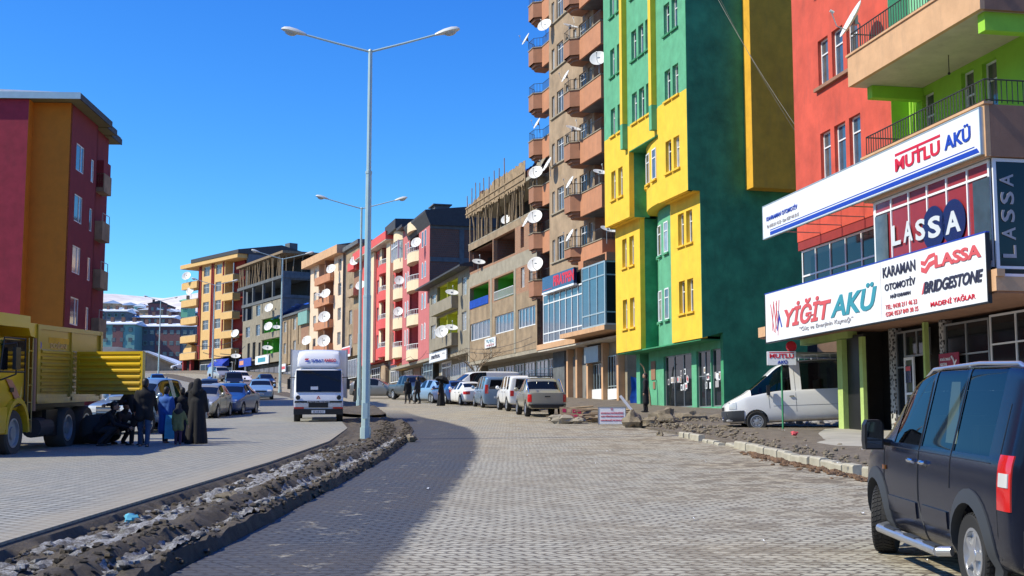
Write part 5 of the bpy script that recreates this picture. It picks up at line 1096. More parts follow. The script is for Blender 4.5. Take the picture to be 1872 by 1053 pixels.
# long low hall with a snowy roof behind the tipper
Hl = thing('low_hall', 'long low beige hall with a snow covered roof behind the parked cars', 'building', (PX(268, 250), 250, gz(250) - 1.6), R(4))
MB().prism([(-8, 0), (7.5, 0), (7.5, 2.4), (0, 5.6), (-8, 5.6)], 0, 24, 'y').build('wall', 'tan_plaster', Hl)
k = MB(); k.prism([(-8.5, 5.62), (-.1, 5.62), (8.2, 2.1), (8.2, 2.4), (.0, 5.95), (-8.5, 5.95)], -.6, 27, 'y'); k.build('roof', 'roof_snow', Hl); MB().prism([(-.1, 5.25), (8.2, 1.75), (8.2, 2.09), (-.1, 5.6)], -.62, -.3, 'y').build('fascia', 'timber', Hl)
MB().box(5.2, 6.0, -.08, 0, .9, 2.4).build('window', 'glass_mid', Hl)
# peach house seen down the alley behind the white minibus
Ph = thing('peach_house', 'plain peach rendered house seen in the gap behind the white minibus', 'building', (15.5, 72, gz(72)), 0)
MB().box(-3.5, 9, 0, 8, 0, 9).build('wall', 'peach_concrete', Ph); o = MB().box(-.4, 1.0, -.06, 0, 3.4, 4.6).build('window', 'white_pvc', Ph); MB().box(-.32, .92, -.08, -.061, 3.48, 4.52).build('pane', 'glass_dark', o); MB().box(-3.9, 9.4, -.5, 8.5, 9, 9.3).build('roof', 'roof_dark', Ph)
MB().tube((3.1, -.1, 0), (3.1, -.1, 9), .06).build('drain_pipe', 'steel_pale', Ph)
# unseen hills added left and behind to darken reflections and low sky light
def unseen_hill(name, x0, x1, y0, y1, fz, n=24):
    b = MB()
    for j in range(n + 1):
        for i in range(n + 1):
            x = x0 + (x1 - x0) * i / n; y = y0 + (y1 - y0) * j / n; b.v.append((x, y, fz(x, y) + 4 * noise.noise(Vector((x * .02, y * .02, 5)))))
    for j in range(n):
        for i in range(n): a = j * (n + 1) + i; b.f.append((a, a + 1, a + n + 2, a + n + 1)); b.m.append(0)
    return tag(b.build(name, 'dirt', smooth=True), kind='structure')
unseen_hill('hill', -420, -48, -260, 78, lambda x, y: gz(y) - 6 + max(0, (-50 - x)) * .34)
unseen_hill('hill', -50, 300, -320, -60, lambda x, y: -8 + (-60 - y) * .3)
# ------------------------------------------------ vehicles
from mathutils.bvhtree import BVHTree
carpaint('paint_navy', (.006, .010, .026), .3, dirt=.05, rough=.2, dirtz=.5)
q_ = MATS['paint_navy'].node_tree.nodes['Principled BSDF']; q_.inputs['Coat Weight'].default_value = .25; q_.inputs['Specular IOR Level'].default_value = .25
for nm, col, me_ in (('white', (.86, .86, .86), 0), ('silver', (.42, .42, .41), .35), ('silver_blue', (.20, .30, .42), .35), ('blue', (.02, .07, .24), .2), ('dark_slate', (.05, .07, .085), .3), ('grey', (.24, .25, .25), .3), ('black', (.012, .012, .014), .1), ('beige_silver', (.36, .34, .27), .3), ('tipper_yellow', (.70, .45, .012), 0), ('light_blue', (.25, .42, .62), .3)):
    carpaint('paint_' + nm, col, me_)
def wheel_meshes(r, w, style):
    t = MB(); t.lathe([(r * .62, -w * .42), (r * .93, -w * .5), (r, -w * .36), (r, w * .36), (r * .93, w * .5), (r * .62, w * .42)], 28, 0, axis='y'); ty = t.mesh('tyre', 'tyre', smooth=35)
    k = MB(); k.lathe([(r * .65, w * .36), (r * .64, w * .44), (r * .57, w * .45), (r * .55, w * .25), (r * .1, w * .28), (.001, w * .30)], 28, 0, axis='y')
    if style == 'alloy':
        for i in range(5):
            a = 2 * math.pi * i / 5; c, s_ = math.cos(a), math.sin(a); p = [(r * .12, -r * .10), (r * .57, -r * .07), (r * .57, r * .07), (r * .12, r * .10)]
            q = [(x * c - y * s_, x * s_ + y * c) for x, y in p]; k.prism(q, w * .26, w * .42, 'y')
        k.lathe([(.001, w * .45), (r * .17, w * .45), (r * .2, w * .3)], 16, 0, axis='y')
    elif style == 'cap':
        for i in range(7):
            a = 2 * math.pi * i / 7; k.lathe([(.001, w * .325), (r * .07, w * .325), (r * .07, w * .28)], 8, 1, (r * .4 * math.cos(a), 0, r * .4 * math.sin(a)), 'y')
        k.lathe([(r * .52, w * .27), (r * .45, w * .4), (r * .3, w * .36), (r * .14, w * .42), (.001, w * .43)], 28, 0, axis='y')
        for i in range(7):
            a = 2 * math.pi * (i + .5) / 7; k.box(r * .34 * math.cos(a) - r * .05, r * .34 * math.cos(a) + r * .05, w * .37, w * .40, r * .34 * math.sin(a) - r * .05, r * .34 * math.sin(a) + r * .05, 1)
    else:
        k.lathe([(r * .5, w * .27), (r * .3, w * .20), (r * .28, w * .40), (.001, w * .40)], 20, 0, axis='y')
    rm = k.mesh('rim', ['alloy' if style == 'alloy' else 'hubcap', 'black_plastic'], smooth=40); return ty, rm
WH = {}
def treaded(r, w):
    t = MB(); t.lathe([(r * .62, -w * .42), (r * .93, -w * .5), (r * .985, -w * .36), (r * .985, w * .36), (r * .93, w * .5), (r * .62, w * .42)], 40, 0, axis='y')
    n = 44
    for i in range(n):
        a = 2 * math.pi * i / n
        for sy in (-1, 1):
            for (y0, y1, sh) in ((.04, .2, .0), (.22, .36, .04), (.37, .47, .07)):
                p = []
                for (yy, rr, dd) in ((y0 * w * sy, r, sh), (y1 * w * sy, r * (1 if y1 < .45 else .975), sh + .05)):
                    for q in (-.045, .045): p.append((yy, rr, a + dd + q))
                def P(y, rr, an): return (rr * math.cos(an), y, rr * math.sin(an))
                A, B_, C_, D_ = [P(*x) for x in (p[0], p[1], p[3], p[2])]; t.face([A, B_, C_, D_])
                for e, f in ((A, B_), (B_, C_), (C_, D_), (D_, A)):
                    ee = Vector(e); ff = Vector(f); t.face([e, f, tuple(ff * .97), tuple(ee * .97)])
    return t.mesh('tyre', 'tyre')
def wheel(root, x, y, r, w, style, side, steer=0, tread=False):
    key = (r, w, style)
    if key not in WH: WH[key] = wheel_meshes(r, w, style)
    ty, rm = WH[key]
    if tread: ty = treaded(r, w)
    o = link('wheel', ty, root); o.location = (x, y, r); o.rotation_euler = (0, random.random() * 6, (0 if side > 0 else math.pi) + steer)
    o.rotation_mode = 'XYZ'; q = link('rim', rm, o); return o
class Car:
    def __init__(s, name, label, cat, loc, rz, st, paint, group=None, arches=(), ar=.36, trim='rubber_trim', lo=None, rs=2, pitch=None, bump=True):
        """st rows: x, half width, z bottom, z belt, half roof width, z top, side flag, top flag (for the span to the next row)"""
        s.root = thing(name, label, cat, loc, rz, group)
        if pitch is not None: s.root.rotation_euler = (0, 0, 0); s.root.rotation_mode = 'QUATERNION'; s.root.rotation_quaternion = Matrix.Rotation(math.atan(pitch), 4, 'X').to_quaternion() @ Matrix.Rotation(rz, 4, 'Z').to_quaternion()
        b = MB(); mats = ['paint_' + paint, 'car_glass', trim]; rings = []
        for (x, hb, zb, zt, hr, zr, *_f) in st:
            zm = zb + (zt - zb) * .5
            half = [(0, zb), (hb * .82, zb), (hb * .97, zb + .07), (hb * 1.0, zm), (hb * .985, zt - .05), (hb * .955, zt + .015), *[(hb * .955 + (hr - hb * .955) * q, zt + .015 + ((zr - .06 if zr - zt > .25 else zr - (zr - zt) * .35) - zt - .015) * q) for q in (.07, .93, 1.)], (hr * .86, zr - .012), (0, zr)]
            ring = [(x, y, z) for y, z in half] + [(x, -y, z) for y, z in half[-2:0:-1]]
            k = len(b.v); b.v += ring; rings.append(k)
        n = 20
        for i in range(len(rings) - 1):
            sf, tf = st[i][6], st[i][7]; endb = bump and (i == 0 or i == len(rings) - 2)
            for j in range(n):
                j2 = (j + 1) % n; jj = j if j < 10 else 19 - j; m = 0
                if jj in (5, 6, 7) and sf == 'g': m = 1
                if jj in (8, 9) and tf == 'g': m = 1
                if jj == 8 and tf == 'G': m = 1
                if jj <= 1 or (jj == 2 and endb): m = 2
                b.f.append((rings[i] + j, rings[i] + j2, rings[i + 1] + j2, rings[i + 1] + j)); b.m.append(m)
        for k, rev in ((rings[0], False), (rings[-1], True)):
            rowz = list(range(0, 9)); 
            for j in range(10):
                q = [k + j, k + j + 1, k + (20 - j - 1), k + (20 - j) % 20]
                q = [a for i_, a in enumerate(q) if a not in q[:i_]]
                if len(q) < 3: continue
                b.f.append(tuple(q if rev else q[::-1])); fl_ = st[0][8] if (not rev and len(st[0]) > 8) else (st[-1][6] if rev else 'p')
                b.m.append(2 if j <= 2 and bump else (1 if (j in (5, 6, 7) and rev and st[-1][6] == 'g') else 0))
        me = bpy.data.meshes.new('body'); me.from_pydata(b.v, [], b.f)
        for m in mats: me.materials.append(M[m])
        me.polygons.foreach_set('material_index', b.m)
        bm = bmesh.new(); bm.from_mesh(me); bmesh.ops.recalc_face_normals(bm, faces=bm.faces); bm.to_mesh(me); bm.free()
        o = bpy.data.objects.new('body', me); C.objects.link(o)
        md = o.modifiers.new('s', 'SUBSURF'); md.levels = rs; md.render_levels = rs
        cuts = []
        for (ax, ay0, ay1) in arches:
            c = MB(); c.lathe([(.001, 0), (ar, 0), (ar, ay1 - ay0), (.001, ay1 - ay0)], 28, 0, axis='y'); cm = c.mesh('cut', trim, merge=True); co = bpy.data.objects.new('cut', cm); C.objects.link(co)
            co.location = (ax, ay0, s_wr); md = o.modifiers.new('b', 'BOOLEAN'); md.operation = 'DIFFERENCE'; md.solver = 'EXACT'; md.object = co; md.material_mode = 'TRANSFER'; cuts.append(co)
        dg = bpy.context.evaluated_depsgraph_get(); dg.update(); full = bpy.data.meshes.new_from_object(o.evaluated_get(dg))
        bpy.data.objects.remove(o)
        for c in cuts: bpy.data.objects.remove(c)
        bm = bmesh.new(); bm.from_mesh(full); s.bvh = BVHTree.FromBMesh(bm)
        # split: paint and trim stay one body, each pane of glass is a part
        bm.faces.ensure_lookup_table(); seen = set(); groups = []
        for f in bm.faces:
            if f.material_index != 1 or f.index in seen: continue
            st_ = [f]; seen.add(f.index); g = []
            while st_:
                q = st_.pop(); g.append(q)
                for e in q.edges:
                    for ff in e.link_faces:
                        if ff.material_index == 1 and ff.index not in seen: seen.add(ff.index); st_.append(ff)
            groups.append(g)
        for g in groups:
            vi = {}; vs = []; fs = []
            for f in g:
                t = []
                for v in f.verts:
                    if v.index not in vi: vi[v.index] = len(vs); vs.append(tuple(v.co - v.normal * .006))
                    t.append(vi[v.index])
                fs.append(tuple(t))
            wm = bpy.data.meshes.new('window'); wm.from_pydata(vs, [], fs); wm.materials.append(M['car_glass']); wm.polygons.foreach_set('use_smooth', [True] * len(fs)); link('window', wm, s.root)
        bmesh.ops.delete(bm, geom=[f for f in bm.faces if f.material_index == 1], context='FACES')
        bm.to_mesh(full); bm.free(); full.name = 'body'; full.materials.clear()
        for m in mats: full.materials.append(M[m])
        full.polygons.foreach_set('use_smooth', [True] * len(full.polygons)); full.set_sharp_from_angle(angle=R(38)); s.body = link('body', full, s.root)
        s.st = st
    def sy(s, x, z, side=1):
        h = s.bvh.ray_cast(Vector((x, side * 3, z)), Vector((0, -side, 0))); return h[0].y if h[0] else side * .8
    def sx(s, y, z, d=1):
        h = s.bvh.ray_cast(Vector((d * 6, y, z)), Vector((-d, 0, 0))); return h[0].x if h[0] else d * 2
    def seam(s, pts, side=1, r=.006, mat='black_plastic', nm='door_seam', off=0.):
        P = []
        for (a, c) in zip(pts, pts[1:]):
            for i in range(6): t = i / 6; P.append((a[0] + (c[0] - a[0]) * t, a[1] + (c[1] - a[1]) * t))
        P.append(pts[-1]); return MB().path([(x, s.sy(x, z, side) + off * side, z) for x, z in P], r, 5).build(nm, mat, s.root)
    def patch(s, nm, mat, x0, x1, z0, z1, side=1, off=.012, nx=4, nz=4, parent=None):
        b = MB(); g = [[(x0 + (x1 - x0) * i / nx, z0 + (z1 - z0) * j / nz) for i in range(nx + 1)] for j in range(nz + 1)]
        Pt = [[(x, s.sy(x, z, side) + off * side, z) for x, z in r] for r in g]
        for j in range(nz):
            for i in range(nx): b.face([Pt[j][i], Pt[j][i + 1], Pt[j + 1][i + 1], Pt[j + 1][i]])
        edge = [Pt[0][i] for i in range(nx + 1)] + [Pt[j][nx] for j in range(1, nz + 1)] + [Pt[nz][i] for i in range(nx - 1, -1, -1)] + [Pt[j][0] for j in range(nz - 1, 0, -1)]
        for a, c in zip(edge, edge[1:] + edge[:1]): b.face([a, c, (c[0], c[1] - off * 2 * side, c[2]), (a[0], a[1] - off * 2 * side, a[2])])
        return b.build(nm, mat, parent or s.root, smooth=30, merge=True)
    def patchx(s, nm, mat, y0, y1, z0, z1, d=1, off=.012, ny=5, nz=3, wrap=False, parent=None):
        b = MB(); Pt = [[(s.sx(y0 + (y1 - y0) * i / ny, z0 + (z1 - z0) * j / nz, d) + off * d, y0 + (y1 - y0) * i / ny, z0 + (z1 - z0) * j / nz) for i in range(ny + 1)] for j in range(nz + 1)]
        for j in range(nz):
            for i in range(ny): b.face([Pt[j][i], Pt[j][i + 1], Pt[j + 1][i + 1], Pt[j + 1][i]])
        edge = [Pt[0][i] for i in range(ny + 1)] + [Pt[j][ny] for j in range(1, nz + 1)] + [Pt[nz][i] for i in range(ny - 1, -1, -1)] + [Pt[j][0] for j in range(nz - 1, 0, -1)]
        for a, c in zip(edge, edge[1:] + edge[:1]): b.face([a, c, (c[0] - off * 2 * d, c[1], c[2]), (a[0] - off * 2 * d, a[1], a[2])])
        return b.build(nm, mat, parent or s.root, smooth=30, merge=True)
    def wheels(s, xs, hw, r, w, style, steer=0, tread=False):
        for i, x in enumerate(xs):
            for sd_ in (1, -1): wheel(s.root, x, sd_ * (hw - w / 2), r, w, style, sd_, steer if i == 0 else 0, tread)
    def mirror(s, x, z, side=1, mat='paint', size=(.07, .10, .16), hw=.8):
        y = s.sy(x, z - .04, side); k = MB(); k.ball((x, y + side * (.06 + size[1]), z + .02), 1, 8, 0, (size[0], size[1], size[2] * .62)); k.tube((x, y - side * .02, z - .04), (x, y + side * .1, z - .02), .025, n=6)
        return k.build('mirror', mat, s.root, smooth=40)
    def handle(s, x, z, side=1, mat='chrome', l=.16):
        y = s.sy(x, z, side); return MB().tube((x - l / 2, y + side * .025, z), (x + l / 2, y + side * .025, z), .016, n=6).box(x - l / 2, x - l / 2 + .02, y - .01, y + side * .025, z - .01, z + .01).build('door_handle', mat, s.root, smooth=40)
    def plate(s, z, d, txt='30 AB 617', y=0):
        x = s.sx(y, z, d) + .02 * d; o = MB().box(x - .008, x + .008, y - .26, y + .26, z - .055, z + .055).box(x - .009, x + .009 + .001 * d, y + (.22 if d > 0 else -.26) * 1, y + (.26 if d > 0 else -.22), z - .05, z + .05, 1).build('number_plate', ['plate_white', 'sign_blue'], s.root)
        t = text('lettering', txt, 'sign_dark', o, 1, (x + .0095 * d, y + (-.2 if d > 0 else .2), z - .035), (R(90), 0, R(90) if d > 0 else R(-90)), width=.4, height=.07, ext=.001); return o
    def drv(s):
        """interior: seats and a wheel seen through the glass is skipped; a dark floor keeps the cabin closed"""
def z_at(x, y, dz=0): return gz(y) + dz
def place(x, y, rz, dz=0): return (x, y, gz(y) + dz)
SL = .042
SEDAN = [(2.14, .60, .30, .58, .45, .62, 'p', 'p'), (2.08, .74, .22, .62, .56, .68, 'p', 'p'), (1.7, .82, .18, .72, .64, .80, 'p', 'p'), (1.0, .84, .17, .84, .68, .92, 'p', 'p'), (.86, .84, .17, .88, .68, .97, 'p', 'g'), (.28, .84, .17, .91, .57, 1.33, 'g', 'p'), (.1, .84, .17, .92, .56, 1.40, 'g', 'p'), (-.30, .84, .17, .93, .56, 1.43, 'p', 'p'), (-.38, .84, .17, .93, .56, 1.43, 'g', 'p'), (-.95, .84, .17, .94, .55, 1.37, 'p', 'g'), (-1.5, .83, .18, .96, .62, 1.04, 'p', 'p'), (-1.62, .83, .18, .96, .64, 1.0, 'p', 'p'), (-2.05, .80, .22, .90, .66, .96, 'p', 'p'), (-2.14, .70, .30, .82, .6, .88, 'p')]
def scale_st(st, sx=1, sy=1, sz=1): return [(a * sx, b_ * sy, c * sz, d * sz, e * sy, f * sz) + tuple(r) for a, b_, c, d, e, f, *r in st]
HATCH = [(2.0, .62, .30, .60, .48, .64, 'p', 'p'), (1.93, .75, .22, .66, .58, .72, 'p', 'p'), (1.5, .83, .18, .78, .66, .86, 'p', 'p'), (1.0, .84, .17, .88, .68, .96, 'p', 'p'), (.9, .84, .17, .90, .68, 1.0, 'p', 'g'), (.2, .84, .17, .93, .60, 1.42, 'g', 'p'), (0, .84, .17, .94, .60, 1.47, 'g', 'p'), (-.42, .84, .17, .94, .60, 1.49, 'p', 'p'), (-.5, .84, .17, .94, .60, 1.49, 'g', 'p'), (-1.25, .84, .17, .96, .58, 1.45, 'p', 'p'), (-1.45, .84, .18, .97, .56, 1.42, 'p', 'g'), (-1.85, .82, .2, .99, .60, 1.10, 'p', 'p'), (-1.97, .78, .28, .92, .6, .98, 'p')]
MPV = [(2.1, .66, .30, .68, .5, .74, 'p', 'p'), (2.02, .78, .22, .78, .62, .86, 'p', 'p'), (1.4, .85, .18, .98, .70, 1.06, 'p', 'p'), (1.2, .86, .18, 1.0, .72, 1.12, 'p', 'g'), (.55, .86, .18, 1.04, .66, 1.70, 'g', 'p'), (.35, .86, .18, 1.04, .66, 1.77, 'g', 'p'), (-.15, .86, .18, 1.04, .66, 1.80, 'p', 'p'), (-.25, .86, .18, 1.04, .66, 1.80, 'g', 'p'), (-.95, .86, .18, 1.04, .66, 1.80, 'p', 'p'), (-1.05, .86, .18, 1.04, .66, 1.80, 'g', 'p'), (-1.75, .86, .18, 1.04, .66, 1.78, 'p', 'p'), (-2.0, .86, .18, 1.04, .66, 1.74, 'p', 'p'), (-2.06, .85, .2, 1.04, .64, 1.62, 'g')]
BOXSUV = [(2.15, .74, .42, .82, .66, .88, 'p', 'p'), (2.1, .80, .36, .92, .7, .98, 'p', 'p'), (1.2, .84, .34, 1.06, .74, 1.12, 'p', 'p'), (1.05, .84, .34, 1.08, .74, 1.16, 'p', 'g'), (.62, .84, .34, 1.10, .70, 1.74, 'g', 'p'), (.5, .84, .34, 1.10, .70, 1.80, 'g', 'p'), (-.1, .84, .34, 1.10, .70, 1.84, 'p', 'p'), (-.2, .84, .34, 1.10, .70, 1.84, 'g', 'p'), (-.95, .84, .34, 1.10, .70, 1.84, 'p', 'p'), (-1.05, .84, .34, 1.10, .70, 1.84, 'g', 'p'), (-1.8, .84, .34, 1.10, .70, 1.83, 'p', 'p'), (-2.05, .84, .36, 1.10, .69, 1.80, 'p', 'p'), (-2.1, .82, .40, 1.10, .68, 1.70, 'g')]
PICK = [(2.45, .72, .42, .80, .62, .86, 'p', 'p'), (2.38, .82, .36, .92, .7, .98, 'p', 'p'), (1.5, .88, .34, 1.04, .76, 1.12, 'p', 'p'), (1.3, .88, .34, 1.06, .76, 1.16, 'p', 'g'), (.65, .88, .34, 1.10, .66, 1.66, 'g', 'p'), (.45, .88, .34, 1.10, .66, 1.73, 'g', 'p'), (0, .88, .34, 1.10, .66, 1.75, 'p', 'p'), (-.1, .88, .34, 1.10, .66, 1.75, 'g', 'p'), (-.62, .88, .34, 1.10, .66, 1.73, 'p', 'p'), (-.78, .88, .34, 1.10, .66, 1.66, 'p', 'g'), (-.95, .88, .34, 1.08, .74, 1.16, 'p', 'p'), (-1.05, .88, .34, 1.06, .82, 1.08, 'p', 'p'), (-2.35, .88, .34, 1.06, .82, 1.07, 'p', 'p'), (-2.45, .87, .38, 1.05, .82, 1.06, 'p')]
VAN = [(2.4, .72, .34, .72, .6, .78, 'p', 'p'), (2.32, .84, .26, .84, .7, .92, 'p', 'p'), (1.75, .93, .22, 1.06, .8, 1.18, 'p', 'p'), (1.6, .94, .22, 1.1, .8, 1.26, 'p', 'g'), (.85, .94, .22, 1.16, .72, 1.84, 'g', 'p'), (.65, .94, .22, 1.16, .72, 1.90, 'g', 'p'), (.1, .94, .22, 1.16, .74, 1.93, 'p', 'p'), (-1.9, .94, .22, 1.16, .74, 1.93, 'p', 'p'), (-2.3, .94, .24, 1.16, .74, 1.90, 'p', 'p'), (-2.37, .92, .28, 1.16, .72, 1.80, 'g')]
def std_lights(c, zf=(.6, .74), zr=(.72, .95), hw=.78, tail='tail_red', wl=.2, wt=.16, front=True, rear=True, grille=True):
    for sd_ in (1, -1):
        if front: c.patchx('headlight', 'lamp_clear', sd_ * (hw - wl - .16), sd_ * (hw - .08), zf[0], zf[1], 1, .015)
        if rear: c.patchx('tail_light', tail, sd_ * (hw - wt - .06), sd_ * (hw - .03), zr[0], zr[1], -1, .015)
    if front and grille: c.patchx('grille', 'black_plastic', -(hw - wl - .2), hw - wl - .2, zf[0] - .02, zf[1] - .03, 1, .01, 6, 2)
s_wr = .31
ALLW = []
def mk(name, label, x, y, rz, st, paint, cat='car', group=None, axles=(1.28, -1.28), r=.31, w=.2, hw=.84, style='cap', arches=True, mirror=True, dz=0, **k):
    global s_wr
    s_wr = r
    ar = [(a, sd_ * hw - .28 if sd_ > 0 else -hw - .1, sd_ * hw + .1 if sd_ > 0 else -hw + .28) for a in axles for sd_ in (1, -1)] if arches else []
    c = Car(name, label, cat, place(x, y, rz, dz), rz, st, paint, group, ar, ar=r + .055, pitch=SL, **k)
    c.wheels(axles, hw + .01, r, w, style)
    for sd_ in (1, -1):
        if mirror:
            wsx = [q[0] for q in st if q[7:8] == ('g',)]
            xx = (wsx[0] if wsx else .8) - .22; zz = [q[3] for q in st if q[0] <= xx][0]; c.mirror(xx, zz + .08, sd_, 'paint_' + paint)
    return c
def doors(c, x0, x1, x2, zs=.3, zb=.9, hz=.8):
    for sd_ in (1, -1):
        for x in (x0, x1, x2): c.seam([(x, zs), (x, zb)], sd_, .005)
        c.handle(x1 + .16, hz, sd_, 'black_plastic', .14); c.handle(x2 + .18, hz, sd_, 'black_plastic', .14)
PK = 'cars and vans parked along the right side of the street'
FWD = R(90)      # nose up the street
# --- the near dark van, built larger and finer
c = None
NV = [(2.12, .62, .36, .74, .5, .78, 'p', 'p'), (2.06, .78, .26, .82, .60, .90, 'p', 'p'), (1.72, .87, .22, .96, .72, 1.06, 'p', 'p'), (1.38, .89, .22, 1.04, .76, 1.14, 'p', 'p'), (1.22, .895, .22, 1.06, .76, 1.20, 'p', 'g'), (.72, .90, .22, 1.09, .70, 1.64, 'g', 'p'), (.48, .90, .22, 1.09, .69, 1.75, 'g', 'p'), (.05, .90, .22, 1.09, .69, 1.81, 'g', 'p'), (.0, .90, .22, 1.09, .69, 1.81, 'p', 'p'), (-.06, .90, .22, 1.09, .69, 1.82, 'g', 'p'), (-.11, .90, .22, 1.09, .69, 1.82, 'g', 'p'), (-.78, .90, .22, 1.09, .69, 1.83, 'g', 'p'), (-.83, .90, .22, 1.09, .69, 1.83, 'p', 'p'), (-.89, .90, .22, 1.09, .69, 1.83, 'g', 'p'), (-.94, .90, .22, 1.09, .69, 1.83, 'g', 'p'), (-1.62, .90, .22, 1.09, .69, 1.83, 'g', 'p'), (-1.67, .90, .22, 1.09, .69, 1.83, 'p', 'p'), (-1.82, .90, .22, 1.09, .69, 1.82, 'p', 'p'), (-2.12, .895, .24, 1.09, .69, 1.79, 'p', 'p'), (-2.20, .86, .30, 1.07, .66, 1.70, 'g')]
s_wr = .325
plain('mirror_dark', (.25, .33, .45), .06, 1., var=0)
V = Car('dark_van', 'dark navy van with roof rails and chrome side step, nearest vehicle, at the right edge', 'van', (4.45, 11.45, gz(11.45)), R(89.6), NV, 'navy', None, [(a, q0, q1) for a in (1.33, -1.33) for q0, q1 in ((.56, 1.05), (-1.05, -.56))], ar=.405, pitch=SL, rs=3, bump=True)
for i, x in enumerate((1.33, -1.33)):
    for sd_ in (1, -1): wheel(V.root, x, sd_ * .79, .325, .2, 'alloy', sd_, -R(24) if i == 0 else 0, tread=True)
for sd_ in (1, -1):
    for ax in (1.33, -1.33):       # flared arch mouldings
        k = MB(); n = 18; i0 = []; o0 = []
        for i in range(n + 1):
            a = math.pi * (-.10 + 1.2 * i / n); 
            for lst, rr, dy in ((i0, .40, .035), (o0, .50, .012)): 
                px_, pz_ = ax + rr * math.cos(a), .325 + rr * math.sin(a) * (1.0 if rr < .45 else 1.02); pz_ = max(pz_, .2); h = V.sy(min(2.05, max(-2.15, ax + .5 * math.cos(a))), max(.28, .325 + .5 * math.sin(a)), sd_); lst.append((px_, h + sd_ * dy, pz_))
        for i in range(n):
            k.face([i0[i], i0[i + 1], o0[i + 1], o0[i]]); k.face([i0[i], i0[i + 1], (i0[i + 1][0], i0[i + 1][1] - sd_ * .08, i0[i + 1][2]), (i0[i][0], i0[i][1] - sd_ * .08, i0[i][2])]); k.face([o0[i], o0[i + 1], (o0[i + 1][0], o0[i + 1][1] - sd_ * .03, o0[i + 1][2]), (o0[i][0], o0[i][1] - sd_ * .03, o0[i][2])])
        k.build('wheel_arch_trim', 'rubber_trim', V.root, smooth=50, merge=True)
    V.seam([(.02, 1.76), (-.02, 1.1), (-.03, .62), (-.13, .42), (-.15, .27)], sd_, .008); V.seam([(1.05, 1.08), (1.02, .7), (.95, .5), (.9, .27)], sd_, .006); V.seam([(-.86, 1.77), (-.86, 1.06), (-.86, .8)], sd_, .006)
    V.seam([(.95, .26), (-.9, .26)], sd_, .006); V.seam([(1.1, 1.055), (-1.75, 1.055)], sd_, .005); V.seam([(-1.9, 1.5), (-1.9, .36)], sd_, .004)
    V.patch('door_moulding', 'paint_navy', .86, .02, .46, .60, sd_, .014, 6, 2); V.patch('door_moulding', 'paint_navy', -.14, -.80, .46, .60, sd_, .014, 6, 2)
    V.patch('tail_light', 'tail_red', -1.93, -2.13, .73, 1.13, sd_, .012, 5, 6); V.patch('reversing_lamp', 'lamp_clear', -1.965, -2.11, .90, 1.0, sd_, .018, 4, 3)
    for x in (.14, -.2):
        y = V.sy(x, .96, sd_); k = MB(); k.ball((x, y + sd_ * .03, .965), 1, 8, 0, (.085, .018, .022)); k.tube((x + .06, y, .95), (x + .06, y + sd_ * .03, .965), .02, n=6); k.tube((x - .06, y, .95), (x - .06, y + sd_ * .03, .965), .02, n=6); k.build('door_handle', 'chrome', V.root, smooth=50)
    V.patch('side_repeater', 'amber', 1.03, .96, .83, .87, sd_, .014, 2, 2)
    y = V.sy(.9, 1.08, sd_); k = MB(); k.prism([(y + sd_ * .07, 1.02), (y + sd_ * .24, 1.02), (y + sd_ * .25, 1.10), (y + sd_ * .245, 1.25), (y + sd_ * .22, 1.30), (y + sd_ * .10, 1.30), (y + sd_ * .065, 1.25)], .86, .98, 'x'); k.tube((.9, y - sd_ * .02, 1.08), (.9, y + sd_ * .1, 1.1), .03, n=8)
    mr = k.build('mirror', 'black_plastic', V.root); MB().box(.855, .86, y + sd_ * .085, y + sd_ * .228, 1.115, 1.28).box(.855, .86, y + sd_ * .085, y + sd_ * .228, 1.035, 1.105).build('mirror_glass', 'mirror_dark', mr)
    k = MB(); k.path([(.92, sd_ * .90, .30), (.84, sd_ * .99, .29), (-.84, sd_ * .99, .29), (-.92, sd_ * .90, .30)], .042, 12); st_ = k.build('side_step', 'alloy', V.root, smooth=40)
    for a in (.45, -.15, -.7): MB().box(a - .16, a + .16, sd_ * .99 - .03, sd_ * .99 + .03, .325, .338).build('step_pad', 'rubber_trim', st_)
    k = MB(); pts = [(.45, sd_ * .63, 1.70), (.25, sd_ * .63, 1.77), (-.9, sd_ * .63, 1.81), (-1.75, sd_ * .63, 1.80), (-2.0, sd_ * .63, 1.72)]; k.path(pts, .018, 8); k.tube((-.7, sd_ * .63, 1.72), (-.7, sd_ * .63, 1.81), .02)
    k.build('roof_rail', 'alloy', V.root, smooth=40)
    # curtain tied behind the rear door glass
    k = MB(); nn = 10
    for i in range(nn):
        a, c_ = -.30 - i * .022, -.30 - (i + 1) * .022; w0 = .012 * (i % 2); w1 = .012 * ((i + 1) % 2); ys_ = sd_ * .66
        k.face([(a, ys_ - w0, 1.66), (c_, ys_ - w1, 1.66), (c_ + .03 - (.08 * (i + 1) / nn), ys_ + .06 * sd_ - w1, 1.14), (a + .03 - (.08 * i / nn), ys_ + .06 * sd_ - w0, 1.14)])
    k.build('curtain', 'curtain', V.root)
V.patchx('rear_bumper', 'rubber_trim', -.8, .8, .34, .60, -1, .05, 10, 3); MB().tube((-2.32, -.75, .55), (-2.32, .75, .55), .03, n=10).build('bumper_tube', 'chrome', V.root, smooth=40); V.plate(.8, -1)
std_lights(V, (.72, .9), (.75, .8), .78, rear=False)
MB().box(-1.9, 1.0, -.75, .75, .4, .5).box(.35, .5, .12, .6, .5, 1.35).box(.35, .5, -.6, -.12, .5, 1.35).box(-.75, -.6, -.6, .6, .5, 1.3).build('interior', 'black_plastic', V.root)
V.root['category'] = 'van'
